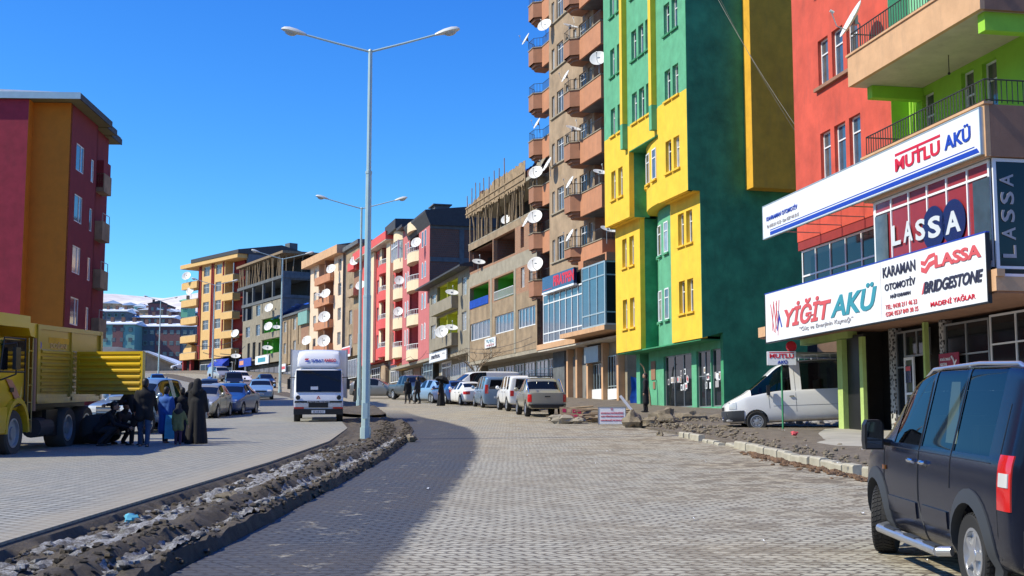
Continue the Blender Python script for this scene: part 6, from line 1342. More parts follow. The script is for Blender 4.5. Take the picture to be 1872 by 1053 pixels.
def clear_glass():
    m = bpy.data.materials.new('clear_car_glass'); m.use_nodes = True; n = m.node_tree; n.nodes.clear(); o_ = n.nodes.new('ShaderNodeOutputMaterial'); mx = n.nodes.new('ShaderNodeMixShader'); fr = N(n, 'ShaderNodeFresnel', IOR=1.5)
    tr = n.nodes.new('ShaderNodeBsdfTransparent'); tr.inputs[0].default_value = (.30, .36, .36, 1); gl = N(n, 'ShaderNodeBsdfGlossy', Roughness=.02)
    n.links.new(fr.outputs[0], mx.inputs[0]); n.links.new(tr.outputs[0], mx.inputs[1]); n.links.new(gl.outputs[0], mx.inputs[2]); n.links.new(mx.outputs[0], o_.inputs[0]); MATS['clear_car_glass'] = m
clear_glass()
def clear_windows(c):
    for o in c.root.children:
        if o.name.startswith('window'): o.data.materials[0] = MATS['clear_car_glass']
clear_windows(V)
# --- white minibus in the alley, nose to the left
MBUS = [(2.78, .70, .40, .82, .55, .88, 'p', 'p'), (2.7, .84, .32, .92, .66, 1.0, 'p', 'p'), (2.15, .95, .28, 1.16, .78, 1.26, 'p', 'p'), (2.02, .96, .28, 1.16, .78, 1.32, 'g', 'g'), (1.25, .97, .28, 1.28, .76, 1.92, 'g', 'p'), (1.0, .97, .28, 1.30, .76, 2.18, 'g', 'p'), (.56, .97, .28, 1.30, .76, 2.30, 'p', 'p'), (.36, .97, .28, 1.30, .76, 2.32, 'g', 'p'), (-.45, .97, .28, 1.30, .76, 2.33, 'g', 'p'), (-.55, .97, .28, 1.30, .76, 2.33, 'g', 'p'), (-1.5, .97, .28, 1.30, .76, 2.33, 'g', 'p'), (-2.5, .97, .28, 1.30, .76, 2.32, 'p', 'p'), (-2.72, .96, .3, 1.30, .75, 2.28, 'p', 'p'), (-2.8, .92, .36, 1.28, .72, 2.15, 'g')]
s_wr = .335
W_ = Car('white_minibus', 'white high roof minibus with a roof rack parked in the alley behind the lime pillar', 'minibus', (7.13 + 2.8, 43.4, gz(42.4) + .1), R(176), MBUS, 'white', None, [(a, q0, q1) for a in (1.78, -1.6) for q0, q1 in ((.62, 1.1), (-1.1, -.62))], ar=.40, rs=3)
W_.root.rotation_euler = (0, R(2.6), R(176))
W_.wheels((1.78, -1.6), .96, .335, .21, 'cap')
for sd_ in (1, -1):
    W_.seam([(.46, 2.0), (.46, .36)], sd_, .006); W_.seam([(1.35, 1.25), (1.33, .75)], sd_, .006); W_.seam([(-2.6, .78), (1.2, .82)], sd_, .005); W_.handle(.6, 1.12, sd_, 'black_plastic', .14)
    W_.patch('headlight', 'lamp_clear', 2.66, 2.42, .78, 1.0, sd_, .012); W_.patch('front_bumper', 'rubber_trim', 2.72, 2.18, .36, .72, sd_, .02, 6, 4)
    y = W_.sy(1.35, 1.2, sd_); k = MB(); k.prism([(y + sd_ * .08, 1.18), (y + sd_ * .26, 1.18), (y + sd_ * .26, 1.5), (y + sd_ * .08, 1.5)], 1.32, 1.42, 'x'); k.tube((1.36, y, 1.22), (1.36, y + sd_ * .1, 1.25), .03); k.build('mirror', 'black_plastic', W_.root)
W_.patchx('front_bumper', 'rubber_trim', -.75, .75, .36, .72, 1, .03, 8, 3); W_.patchx('grille', 'black_plastic', -.4, .4, .74, .86, 1, .012); W_.plate(.5, 1)
k = MB()
for sd_ in (1, -1): k.tube((.9, sd_ * .62, 2.48), (-2.5, sd_ * .62, 2.48), .02, n=6)
for i in range(9):
    x = .9 - i * .425; k.tube((x, -.62, 2.48), (x, .62, 2.48), .016, n=5); 
    for sd_ in (1, -1): k.tube((x, sd_ * .62, 2.3), (x, sd_ * .62, 2.48), .014, n=5)
k.build('roof_rack', 'white_pvc', W_.root); MB().box(-2.5, 1.9, -.85, .85, .5, .6).box(.5, .62, -.7, -.2, .6, 1.75).box(.5, .62, .2, .7, .6, 1.75).box(-.5, -.38, -.7, .7, .6, 1.65).box(-1.4, -1.28, -.7, .7, .6, 1.65).box(1.45, 1.9, -.85, .85, .9, 1.25).build('interior', 'black_plastic', W_.root); clear_windows(W_)
tl = thing('roof_load', 'pale flat bundle of boards strapped on the roof rack of the white minibus', 'load', (10.6, 43.3, gz(42.4) + 2.51), R(1)); MB().box(-1.9, 2.2, -.5, .5, 0, .1).box(-1.5, 2.2, -.35, .4, .101, .16).build('boards', 'steel_pale', tl)
# --- parked row on the right, near to far
c = mk('pickup_truck', 'beige silver double cab pickup seen from behind, nearest of the row on the right', 1.28, 59.7, R(97), PICK, 'beige_silver', 'pickup', PK, (1.5, -1.5), .36, .24, .88, 'alloy')
for sd_ in (1, -1):
    c.patch('tail_light', 'tail_red', -2.28, -2.42, .66, 1.0, sd_, .014); c.patchx('tail_light', 'tail_red', sd_ * .72, sd_ * .86, .66, 1.0, -1, .015); c.seam([(-.98, 1.02), (-.98, .4)], sd_, .008); c.handle(.15, .98, sd_); c.handle(-.7, .98, sd_)
    MB().path([(-1.0, sd_ * .72, 1.66), (-1.2, sd_ * .76, 1.6), (-2.1, sd_ * .78, 1.08)], .03, 8).build('sports_bar', 'chrome', c.root, smooth=40)
c.patchx('tailgate', 'paint_beige_silver', -.70, .70, .60, 1.02, -1, .012, 8, 4); c.patchx('tailgate_handle', 'black_plastic', -.12, .12, .88, .93, -1, .03); c.patchx('rear_bumper', 'black_plastic', -.84, .84, .40, .56, -1, .09, 8, 2); c.plate(.47, -1)
for a in (-.3, .25): MB().tube((-.85, a, 1.12), (-.82, a, 1.62), .012, n=5).build('window_bar', 'chrome', c.root)
MB().box(-.5, .4, -.5, .5, 1.78, 1.84).path([(-.5, -.55, 1.76), (-.5, -.55, 1.92), (-.5, .55, 1.92), (-.5, .55, 1.76)], .015, 5).build('roof_rack', 'black_metal', c.root)
c = mk('boxy_suv', 'white boxy four wheel drive with a spare tall rear window, parked just beyond the pickup', -.25 + .55, 68.0, R(100), BOXSUV, 'white', 'car', PK, (1.3, -1.3), .36, .24, .84)
std_lights(c, (.8, .92), (.78, 1.06), .8); doors(c, 1.0, -.15, -1.0, .45, 1.05, .98); c.plate(.62, -1)
c = mk('silver_blue_minivan', 'silver blue tall family van with bright wheels parked beyond the white four wheel drive', -1.15, 74.4, R(101), MPV, 'silver_blue', 'van', PK, (1.33, -1.3), .32, .2, .85, 'alloy')
std_lights(c, (.72, .9), (.8, 1.3), .8); doors(c, 1.0, -.2, -1.0, .3, 1.0, .92); c.plate(.6, -1)
for sd_ in (1, -1): c.patch('door_moulding', 'paint_silver_blue', .9, -.9, .5, .6, sd_, .014)
c = mk('white_sedan', 'white sedan with red tail lights parked between the silver blue van and the blue car', -2.75, 79.3, R(108), SEDAN, 'white', 'car', PK)
std_lights(c, (.58, .70), (.66, .84), .8, wt=.3); doors(c, .85, -.34, -1.2, .25, .85, .78); c.plate(.5, -1)
for sd_ in (1, -1): c.patch('tail_light', 'tail_red', -1.86, -2.06, .66, .84, sd_, .012)
c = mk('dark_blue_hatchback', 'dark blue low hatchback half hidden behind the white sedan', -3.9, 81.9, R(112), HATCH, 'blue', 'car', PK); std_lights(c)
c = mk('white_panel_van', 'long white panel van nosing out behind the white sedan and blue hatchback', -2.1, 86.0, R(200), scale_st(VAN, 1.08, 1, 1.05), 'white', 'van', PK, (1.62, -1.6), .33, .2, .93)
std_lights(c, (.74, .92), (.9, 1.3), .88); c.seam([(.5, 1.8), (.5, .3)], 1, .006); c.seam([(1.5, 1.1), (1.5, .5)], 1, .006); c.handle(.65, 1.0, 1, 'black_plastic')
c = mk('pale_blue_hatchback', 'pale silver blue hatchback beside the woman under the dark umbrella', -5.15, 84.6, R(118), HATCH, 'light_blue', 'car', PK); std_lights(c, zr=(.75, 1.0))
for sd_ in (1, -1): c.patch('tail_light', 'tail_red', -1.7, -1.92, .74, .92, sd_, .012)
c = mk('dark_double_cab', 'dark slate double cab pickup facing the camera beside two men in black', -7.0, 90.6, R(-62), PICK, 'dark_slate', 'pickup', PK, (1.5, -1.5), .36, .24, .88, 'alloy')
std_lights(c, (.72, .90), (.7, .9), .82); c.patchx('front_bumper', 'black_plastic', -.8, .8, .4, .62, 1, .05, 8, 2); c.plate(.6, 1); doors(c, 1.05, -.05, -.9, .45, 1.05, .98)
c = mk('grey_hatchback', 'grey hatchback seen side on beyond the two big lamp poles', -10.0, 95.4, R(-8), HATCH, 'grey', 'car', PK); std_lights(c); doors(c, .95, -.45, -1.3, .25, .9, .84)
# --- white courier box truck driving down towards the camera
D_ = thing('box_truck', 'white courier box truck driving towards the camera beside the nearest lamp post', 'truck', (-7.72, 51.6, gz(51.6) + .02), R(-90))
D_.rotation_mode = 'QUATERNION'; D_.rotation_quaternion = Matrix.Rotation(math.atan(SL), 4, 'X').to_quaternion() @ Matrix.Rotation(R(-82), 4, 'Z').to_quaternion()
def loft(rings, name, mats, parent, mi=None, sub=2, caps=True):
    b = MB(); ks = []
    for r in rings: ks.append(len(b.v)); b.v += r
    n = len(rings[0])
    for i in range(len(rings) - 1):
        for j in range(n): b.f.append((ks[i] + j, ks[i] + (j + 1) % n, ks[i + 1] + (j + 1) % n, ks[i + 1] + j)); b.m.append(mi(i, j) if mi else 0)
    if caps: b.f.append(tuple(range(ks[0] + n - 1, ks[0] - 1, -1))); b.f.append(tuple(range(ks[-1], ks[-1] + n))); b.m += [0, 0]
    me = b.mesh(name, mats); o = link(name, me, parent)
    if sub:
        o2 = bpy.data.objects.new('t', me); C.objects.link(o2); m_ = o2.modifiers.new('s', 'SUBSURF'); m_.levels = sub; dg = bpy.context.evaluated_depsgraph_get(); dg.update()
        nm_ = bpy.data.meshes.new_from_object(o2.evaluated_get(dg)); bpy.data.objects.remove(o2); nm_.polygons.foreach_set('use_smooth', [True] * len(nm_.polygons)); nm_.set_sharp_from_angle(angle=R(40)); o.data = nm_
    return o
def rr(x, hw, z0, z1, e=.12):
    return [(x, -hw + e, z0), (x, hw - e, z0), (x, hw, z0 + e), (x, hw, z1 - e), (x, hw - e, z1), (x, -hw + e, z1), (x, -hw, z1 - e), (x, -hw, z0 + e)]
loft([rr(.2, .95, .5, 2.13, .06), rr(.22, .95, .5, 2.14, .06), rr(1.2, .95, .5, 2.14, .07), rr(1.42, .95, .5, 2.13, .07), rr(1.5, .95, .5, 2.05, .07), rr(1.80, .95, .5, 1.25, .07), rr(1.86, .95, .5, 1.1, .07), rr(1.88, .95, .5, .9, .06), rr(1.89, .94, .51, .88, .06)], 'cab', 'paint_white', D_, sub=1)
k = MB(); k.prism([(1.84, 1.2), (1.54, 2.03), (1.46, 2.0), (1.7, 1.17)], -.86, .86, 'y'); k.build('windscreen', 'car_glass', D_)
for v in D_.children[-1].data.vertices: v.co.x += .02
MB().box(1.835, 1.85, -.3, -.02, 1.28, 1.4).build('windscreen_card', 'sign_white', D_)
for sd_ in (1, -1):
    k = MB(); k.prism([(.5, 1.15), (1.55, 1.15), (1.3, 1.9), (.5, 1.9)], sd_ * .925, sd_ * .95, 'y'); k.build('side_window', 'car_glass', D_)
    k = MB(); k.box(1.50, 1.58, sd_ * 1.08, sd_ * 1.2, 1.3, 1.7); k.path([(1.54, sd_ * .9, 1.75), (1.54, sd_ * 1.12, 1.75), (1.54, sd_ * 1.12, 1.3)], .015, 5); k.build('mirror', 'black_plastic', D_)
    MB().box(1.86, 1.925, sd_ * .38, sd_ * .88, .62, .76).build('headlight', 'lamp_clear', D_); MB().box(1.86, 1.93, sd_ * .55, sd_ * .93, .55, .61).build('indicator', 'tail_red', D_)
    MB().lathe([(.001, 1.91), (.07, 1.91), (.09, 1.88)], 14, 0, (0, sd_ * .78, .98), 'x').build('round_vent', 'black_plastic', D_)
MB().box(1.88, 1.925, -.37, .37, .6, .78).build('grille', 'black_plastic', D_); MB().box(1.86, 1.96, -.94, .94, .33, .54).build('bumper', 'black_plastic', D_)
MB().box(1.885, 1.92, -.9, .9, .785, .85).build('name_band', 'black_plastic', D_); text('lettering', 'MITSUBISHI', 'sign_white', D_, 1, (1.922, -.42, .79), (R(90), 0, R(90)), width=.84, height=.05)
p = MB().box(1.96, 1.975, -.26, .26, .38, .49).build('number_plate', 'plate_white', D_); text('lettering', '30 AB 617', 'sign_dark', p, 1, (1.976, -.2, .40), (R(90), 0, R(90)), width=.4, height=.07)
MB().prism([(-.05, .98), (.05, .98), (0, 1.05)], 1.895, 1.905, 'x').prism([(-.08, .93), (.0, .93), (-.04, .99)], 1.895, 1.905, 'x').prism([(.08, .93), (.0, .93), (.04, .99)], 1.895, 1.905, 'x').build('maker_emblem', 'tail_red', D_)
loft([rr(.1, .84, 2.1, 2.86, .08), rr(.12, .84, 2.1, 2.86, .08), rr(1.0, .84, 2.1, 2.86, .1), rr(1.3, .83, 2.1, 2.74, .1), rr(1.45, .83, 2.1, 2.3, .08), rr(1.47, .83, 2.12, 2.22, .05)], 'roof_deflector', 'paint_white', D_, sub=1)
for (tx, mt, y0, w_) in (('SÜRAT', 'sign_blue', -.30, .48), ('KARGO', 'sign_red', .22, .44)): text('lettering', tx, mt, D_, 1, (1.445, y0, 2.36), (R(72), 0, R(90)), width=w_, height=.13, bold=.02)
k = MB(); k.face([(1.452, -.54, 2.36), (1.452, -.40, 2.36), (1.432, -.36, 2.42), (1.432, -.5, 2.42)]); k.face([(1.43, -.56, 2.43), (1.43, -.42, 2.43), (1.41, -.38, 2.49), (1.41, -.52, 2.49)], 1); k.build('company_emblem', ['sign_blue', 'sign_red'], D_)
MB().box(-3.8, .05, -1.1, 1.1, .95, 2.85).build('cargo_box', 'paint_white', D_); k = MB()
for sy_ in (-1.1, 1.1):
    for zz in (.95, 2.85): k.box(-3.82, .07, sy_ - .03, sy_ + .03, zz - .03, zz + .03)
    for xx in (-3.8, .05): k.box(xx - .03, xx + .03, sy_ - .03, sy_ + .03, .98, 2.82)
k.build('box_edging', 'alloy', D_); MB().box(-3.7, 1.6, -.4, .4, .5, .8).build('chassis', 'black_plastic', D_)
for x in (1.15, -2.5):
    for sd_ in (1, -1): wheel(D_, x, sd_ * .82, .38, .24, 'steel', sd_)
# --- vehicles on the left carriageway
LG = 'cars on the left carriageway and its verge'
c = mk('silver_pickup', 'pale silver pickup with a bonnet scoop, half hidden behind the yellow tailgate', -11.75, 42.0, R(-106), scale_st(PICK, .98, 1, 1.02), 'silver_blue', 'pickup', LG, (1.5, -1.5), .36, .24, .88, 'alloy')
std_lights(c, (.72, .92), (.7, .9), .84, wl=.26, grille=False)
for z in (.68, .80, .90): c.patchx('grille', 'black_plastic' if z != .80 else 'chrome', -.42, .42, z - .04, z + .02, 1, .02)
c.patchx('front_bumper', 'paint_silver_blue', -.82, .82, .38, .6, 1, .06, 8, 3); c.plate(.5, 1, '30 AA 452'); MB().prism([(1.3, 1.15), (1.9, 1.10), (1.9, 1.19), (1.4, 1.22)], -.3, .3, 'y').build('bonnet_scoop', 'paint_silver', c.root)
c = mk('dark_teal_sedan', 'dark blue green sedan with a wide windscreen, standing behind the two women in black', -13.1, 60.5, R(-92), scale_st(SEDAN, 1.05, 1.03, 1.05), 'blue', 'car', LG); std_lights(c)
c = mk('silver_estate', 'beige silver estate car parked beside the tall woman in a long black robe', -13.35, 56.2, R(-88), scale_st(HATCH, 1.12, 1, 1), 'beige_silver', 'car', LG, (1.4, -1.4)); std_lights(c); doors(c, .95, -.45, -1.4, .25, .9, .84)
c = mk('twin_lamp_sedan', 'silver sedan with twin oval headlamps facing the camera on the left carriageway', -14.45, 64.2, R(-84), scale_st(SEDAN, 1.1, 1.04, 1.03), 'silver', 'car', LG, (1.42, -1.4), style='alloy')
for sd_ in (1, -1):
    for yy, rr_ in ((.64, .1), (.44, .08)):
        x = c.sx(sd_ * yy, .64, 1); MB().lathe([(.001, .05), (rr_, .02), (rr_, -.1)], 16, 0, (x, sd_ * yy, .65), 'x').build('headlight', 'lamp_clear', c.root, smooth=40)
c.patchx('grille', 'black_plastic', -.24, .24, .52, .66, 1, .02); c.plate(.4, 1); c.patchx('air_intake', 'black_plastic', -.5, .5, .28, .34, 1, .02)
c = mk('blue_hatchback', 'light blue hatchback coming down the left carriageway alone, left of the white box truck', -17.55, 90, R(-78), scale_st(HATCH, 1, 1.02, 1), 'light_blue', 'car', LG); std_lights(c); c.plate(.45, 1)
c = mk('black_suv', 'black tall car parked at the far kerb under the yellow striped block', -25.5, 118, R(-75), BOXSUV, 'black', 'car', LG, r=.36); std_lights(c, (.8, .92))
c = mk('maroon_sedan', 'dark maroon sedan behind the blue grey van, its windscreen catching the sky', -21.6, 92, R(-80), scale_st(SEDAN, 1.05, 1, 1.05), 'dark_slate', 'car', LG); std_lights(c)
c = mk('dark_blue_sedan', 'small dark blue car at the top of the left carriageway beside the low hall', -38, 138, R(-70), HATCH, 'blue', 'car', LG)
c = mk('white_hillside_car', 'white car parked on the ramp above the low snowy hall', -59.5, 232, R(200), HATCH, 'white', 'car', LG, dz=.6)
c = mk('white_minivan', 'white minivan parked under the blue shop sign of the dark unfinished block', -30.0, 142, R(-60), MPV, 'white', 'van', LG); std_lights(c)
c = mk('black_hatchback', 'black hatchback in front of the dark unfinished block, next to the white minivan', -26.0, 136, R(-70), HATCH, 'black', 'car', LG); std_lights(c)
c = mk('grey_van', 'pale grey van in front of the yellow striped block behind the far lamp pole', -37.5, 165, R(-60), VAN, 'silver', 'van', LG); std_lights(c)
carpaint('paint_tipper_body', (.50, .32, .012), 0, dirt=.75, rough=.5, dirtz=2.4)  # darker copy of the cab yellow: extra dirt, plus the bed's shade painted in
# ------------------------------------------------ yellow tipper truck, nose to the camera, near side at x = -11.2
K_ = thing('tipper_truck', 'yellow tipper lorry with a cab canopy and ribbed body in front of the maroon block', 'truck', (-12.45, 29.3, gz(29.3)), 0)
K_.rotation_mode = 'QUATERNION'; K_.rotation_quaternion = Matrix.Rotation(math.atan(SL), 4, 'X').to_quaternion() @ Matrix.Rotation(R(-90), 4, 'Z').to_quaternion()
# local: +x forward (towards the camera), +y = street side (world +x)
loft([rr(-.62, 1.2, 1.0, 2.72, .1), rr(-.5, 1.22, .95, 2.78, .12), rr(.9, 1.22, .95, 2.78, .12), rr(1.35, 1.2, .95, 2.6, .12), rr(1.5, 1.18, .95, 1.7, .1), rr(1.55, 1.16, .6, 1.2, .1)], 'cab', 'paint_tipper_yellow', K_, sub=1)
for sd_ in (1, -1):
    k = MB(); k.prism([(-.36, 1.93), (1.02, 1.93), (.82, 2.62), (-.36, 2.62)], sd_ * 1.213, sd_ * 1.235, 'y'); w0 = k.build('side_window', 'car_glass', K_)
    k = MB(); k.path([(-.4, sd_ * 1.235, 1.9), (1.06, sd_ * 1.235, 1.9), (.84, sd_ * 1.235, 2.66), (-.4, sd_ * 1.235, 2.66), (-.4, sd_ * 1.235, 1.9), (-.4, sd_ * 1.24, 1.2), (.3, sd_ * 1.24, 1.1)], .018, 6); k.build('door_frame', 'black_plastic', K_)
    k = MB(); k.box(.35, .62, sd_ * 1.34, sd_ * 1.42, 1.95, 2.45); k.path([(.9, sd_ * 1.2, 2.5), (.5, sd_ * 1.38, 2.55), (.5, sd_ * 1.38, 1.85), (.95, sd_ * 1.22, 1.72)], .018, 6); k.build('mirror', 'black_plastic', K_)
    k = MB(); n = 12; P = [(-.0 + .70 * math.cos(math.pi * i / n), .52 + .80 * math.sin(math.pi * i / n)) for i in range(n + 1)]; Q = [(-.0 + .60 * math.cos(math.pi * i / n), .52 + .68 * math.sin(math.pi * i / n)) for i in range(n + 1)]
    for i in range(n): k.prism([P[i], P[i + 1], Q[i + 1], Q[i]], sd_ * .9, sd_ * 1.27, 'y')
    k.build('mudguard', 'paint_tipper_yellow', K_)
    k = MB(); k.prism([(.62, .55), (1.55, .55), (1.55, 1.12), (.6, 1.12)], sd_ * .95, sd_ * 1.25, 'y'); k.box(.7, 1.2, sd_ * 1.25, sd_ * 1.27, .62, .8); k.build('step_panel', 'paint_tipper_yellow', K_)
    MB().box(.25, .45, sd_ * 1.235, sd_ * 1.25, 1.45, 1.55).build('door_handle', 'black_plastic', K_)
    MB().prism([(-.2, 1.25), (.1, 1.25), (.7, 1.75), (.35, 1.72), (.0, 1.45)], sd_ * 1.232, sd_ * 1.24, 'y').build('stripe_mark', 'terracotta', K_)
MB().box(1.42, 1.46, -1.0, 1.0, 1.75, 2.5).build('windscreen', 'car_glass', K_); MB().box(1.5, 1.62, -1.2, 1.2, .45, .95).build('bumper', 'paint_tipper_yellow', K_)
MB().box(1.55, 1.6, -.8, .8, 1.0, 1.5).build('grille', 'black_plastic', K_)
for sd_ in (1, -1): MB().lathe([(.001, 1.66), (.12, 1.64), (.13, 1.58)], 14, 0, (0, sd_ * .95, .72), 'x').build('headlight', 'lamp_clear', K_)
MB().ball((1.35, 1.05, 2.88), .07, 8).build('work_lamp', 'lamp_clear', K_, smooth=True)
# body: canopy over the cab and ribbed sides
k = MB(); k.prism([(1.35, 2.96), (1.35, 3.16), (-.55, 3.2), (-.72, 3.05), (-1.15, 3.05), (-1.15, 2.7), (-.75, 2.75), (-.6, 2.96)], -1.2, 1.22, 'y'); k.box(1.28, 1.37, -1.24, 1.26, 2.93, 3.2); k.box(-.6, 1.3, 1.19, 1.26, 2.92, 3.2); k.box(-.6, 1.3, -1.24, -1.17, 2.92, 3.2); k.build('cab_canopy', 'paint_tipper_yellow', K_)
k = MB()
for sd_ in (1, -1):
    k.box(-5.9, -1.15, sd_ * 1.14, sd_ * 1.19, 1.2, 2.98); k.box(-5.95, -1.12, sd_ * 1.12, sd_ * 1.24, 2.93, 3.04)
    k.box(-1.28, -1.12, sd_ * 1.14, sd_ * 1.26, 1.2, 3.04); k.box(-5.95, -5.8, sd_ * 1.14, sd_ * 1.25, 1.2, 3.04); k.box(-3.62, -3.5, sd_ * 1.14, sd_ * 1.24, 1.2, 2.93); k.box(-5.9, -1.2, sd_ * 1.1, sd_ * 1.24, 1.16, 1.3)
    for i in range(7):
        z = 1.42 + i * .155; k.prism([(sd_ * 1.185, z), (sd_ * 1.235, z + .03), (sd_ * 1.235, z + .08), (sd_ * 1.185, z + .11)], -3.45, -1.5, 'x'); k.prism([(sd_ * 1.185, z), (sd_ * 1.235, z + .03), (sd_ * 1.235, z + .08), (sd_ * 1.185, z + .11)], -5.75, -3.68, 'x')
k.box(-1.2, -1.12, -1.14, 1.14, 1.2, 3.04); k.box(-5.9, -1.2, -1.13, 1.13, 1.2, 1.3); k.build('tipper_body', 'paint_tipper_body', K_)
o = MB().box(-3.4, -2.0, 1.191, 1.196, 2.62, 2.76).build('faded_lettering_band', 'ochre_plaster', K_); text('lettering', 'DOĞAN', 'block_yellow', K_, 1, (-2.1, 1.2, 2.5), (R(90), 0, R(180)), width=1.1, height=.16, bold=.02)
MB().lathe([(.001, 1.2), (.1, 1.2), (.1, 1.19)], 18, 0, (-1.42, 0, 2.55), 'y').build('round_badge', 'sign_blue', K_)
G8 = thing('tailgate', 'ribbed yellow tipper tailgate swung out sideways, half of it lit by the sun', 'tailgate', (0, 0, 0)); bpy.data.objects.remove(G8)
gt = thing('t', None, None); gt.name = 'tailgate'; gt.parent = K_; gt.location = (-3.98, 1.26, 1.36); gt.rotation_euler = (0, 0, R(90 - 19)); gt.name = 'tailgate'
bpy.data.objects.remove(gt)
k = MB(); k.box(0, 1.95, -.02, .02, 0, 1.02); k.box(0, 1.95, -.05, .05, 1.02, 1.09); k.box(0, .07, -.05, .05, 0, 1.02); k.box(1.88, 1.95, -.06, .06, -.03, 1.09)
for i in range(6): z = .06 + i * .16; k.prism([(-.02, z), (-.075, z + .035), (-.075, z + .075), (-.02, z + .12)], .07, 1.88, 'x'); k.prism([(.02, z), (.075, z + .035), (.075, z + .075), (.02, z + .12)], .07, 1.88, 'x')
gt = k.build('tailgate', 'paint_tipper_yellow', K_); gt.location = (-3.9, 1.27, 1.36); gt.rotation_euler = (0, 0, R(90 - 17)); tag(gt, 'ribbed yellow gate swung out sideways, its outer corner in the sun')  # gate keeps the brighter yellow, sunlight put into its colour
MB().box(-5.8, 1.2, -.42, .42, .62, .95).box(-5.6, -1.2, -.9, .9, .95, 1.16).build('chassis', 'black_plastic', K_); MB().lathe([(.001, -2.55), (.24, -2.55), (.24, -1.65), (.001, -1.65)], 16, 0, (0, .95, .58), 'x').build('fuel_tank', 'rubber_trim', K_)
k = MB()
for i in range(5): k.tube((-.95, 1.2, .8 + i * .4), (-.7, 1.2, .8 + i * .4), .015, n=5)
for x in (-.95, -.7): k.tube((x, 1.2, .5), (x, 1.2, 2.7), .018, n=5)
k.build('ladder', 'paint_tipper_body', K_); MB().tube((-1.05, 1.2, 1.0), (-1.05, 1.2, 2.7), .06).build('exhaust_stack', 'brown_concrete', K_)
plain('dusty_tyre', (.06, .055, .05), .9)
for x in (0, -3.5, -4.9):
    for sd_ in (1, -1):
        q = wheel(K_, x, sd_ * (1.04 if x == 0 else .98), .52, .3 if x == 0 else .5, 'steel', sd_)
for o in K_.children:
    if o.name.startswith('wheel'): o.data.materials[0] = M['dusty_tyre']
MB().box(-3.0, -2.2, 1.0, 1.1, .35, 1.0).build('mud_flap', 'black_plastic', K_)
ld = thing('tipper_load', 'dark bundle wrapped in grey sheet showing above the tipper body', 'load', (-12.4, 35.2, gz(35.2) + 2.6), 0); k = MB(); k.lathe([(.001, -1.0), (.3, -.95), (.42, -.3), (.42, .4), (.3, 1.1), (.001, 1.15)], 14, 0, axis='x'); k.build('bundle', 'dark_concrete', ld, smooth=True); ld.location = (-11.5, 36.3, gz(36.3) + 2.25)
# ------------------------------------------------ people
plain('skin', (.42, .24, .16), .6); plain('hair', (.012, .01, .009), .6); plain('cloth_black', (.010, .010, .012), .9); plain('cloth_charcoal', (.022, .023, .028), .9); plain('cloth_navy', (.012, .018, .04), .85); plain('cloth_denim', (.03, .06, .12), .85)
plain('cloth_blue', (.03, .12, .42), .8); plain('cloth_teal', (.10, .42, .58), .8, var=.3); plain('cloth_olive', (.16, .17, .07), .9); plain('cloth_purple', (.07, .03, .06), .9); plain('shoe', (.015, .013, .012), .5)
def remesh(shapes, name, mat, parent, vox=.016, it=3):
    k = MB()
    for sh in shapes:
        if sh[0] == 't': _, a, b_, r0, r1 = sh; k.tube(a, b_, r0, r1, 12); k.ball(a, r0 * 1.0, 8); k.ball(b_, r1 * 1.0, 8)
        else: _, c, r, sq = sh; k.ball(c, r, 12, 0, sq)
    me = k.mesh(name, mat); o = bpy.data.objects.new('t', me); C.objects.link(o); m_ = o.modifiers.new('r', 'REMESH'); m_.mode = 'VOXEL'; m_.voxel_size = vox; m2 = o.modifiers.new('s', 'SMOOTH'); m2.iterations = it; m2.factor = .5
    dg = bpy.context.evaluated_depsgraph_get(); dg.update(); r = bpy.data.meshes.new_from_object(o.evaluated_get(dg)); bpy.data.objects.remove(o)
    r.name = name; r.materials.clear(); r.materials.append(M[mat]); r.polygons.foreach_set('use_smooth', [True] * len(r.polygons))
    return link(name, r, parent)
def hand(k, w_, d, side, s):
    """palm, four fingers of different lengths curling, thumb from the side"""
    d = Vector(d).normalized(); l = d.cross(Vector((0, 1, 0)) if abs(d.y) < .8 else Vector((1, 0, 0))).normalized(); n = d.cross(l)
    w_ = Vector(w_); k.ball(w_ + d * .045 * s, .042 * s, 8, 0, (1, .6, 1))
    for i, (o_, L) in enumerate(((-.028, .062), (-.01, .072), (.009, .068), (.026, .054))):
        a = w_ + d * .08 * s + l * o_ * s; b_ = a + d * L * .55 * s + n * .006 * s; c = b_ + d * L * .4 * s + n * .022 * s * side; k.tube(a, b_, .0095 * s, .0085 * s, 6); k.tube(b_, c, .0085 * s, .0065 * s, 6)
    a = w_ + d * .025 * s - l * .03 * s; b_ = a + d * .03 * s - l * .028 * s; k.tube(a, b_, .012 * s, .010 * s, 6); k.tube(b_, b_ + d * .028 * s - l * .004 * s, .010 * s, .008 * s, 6)
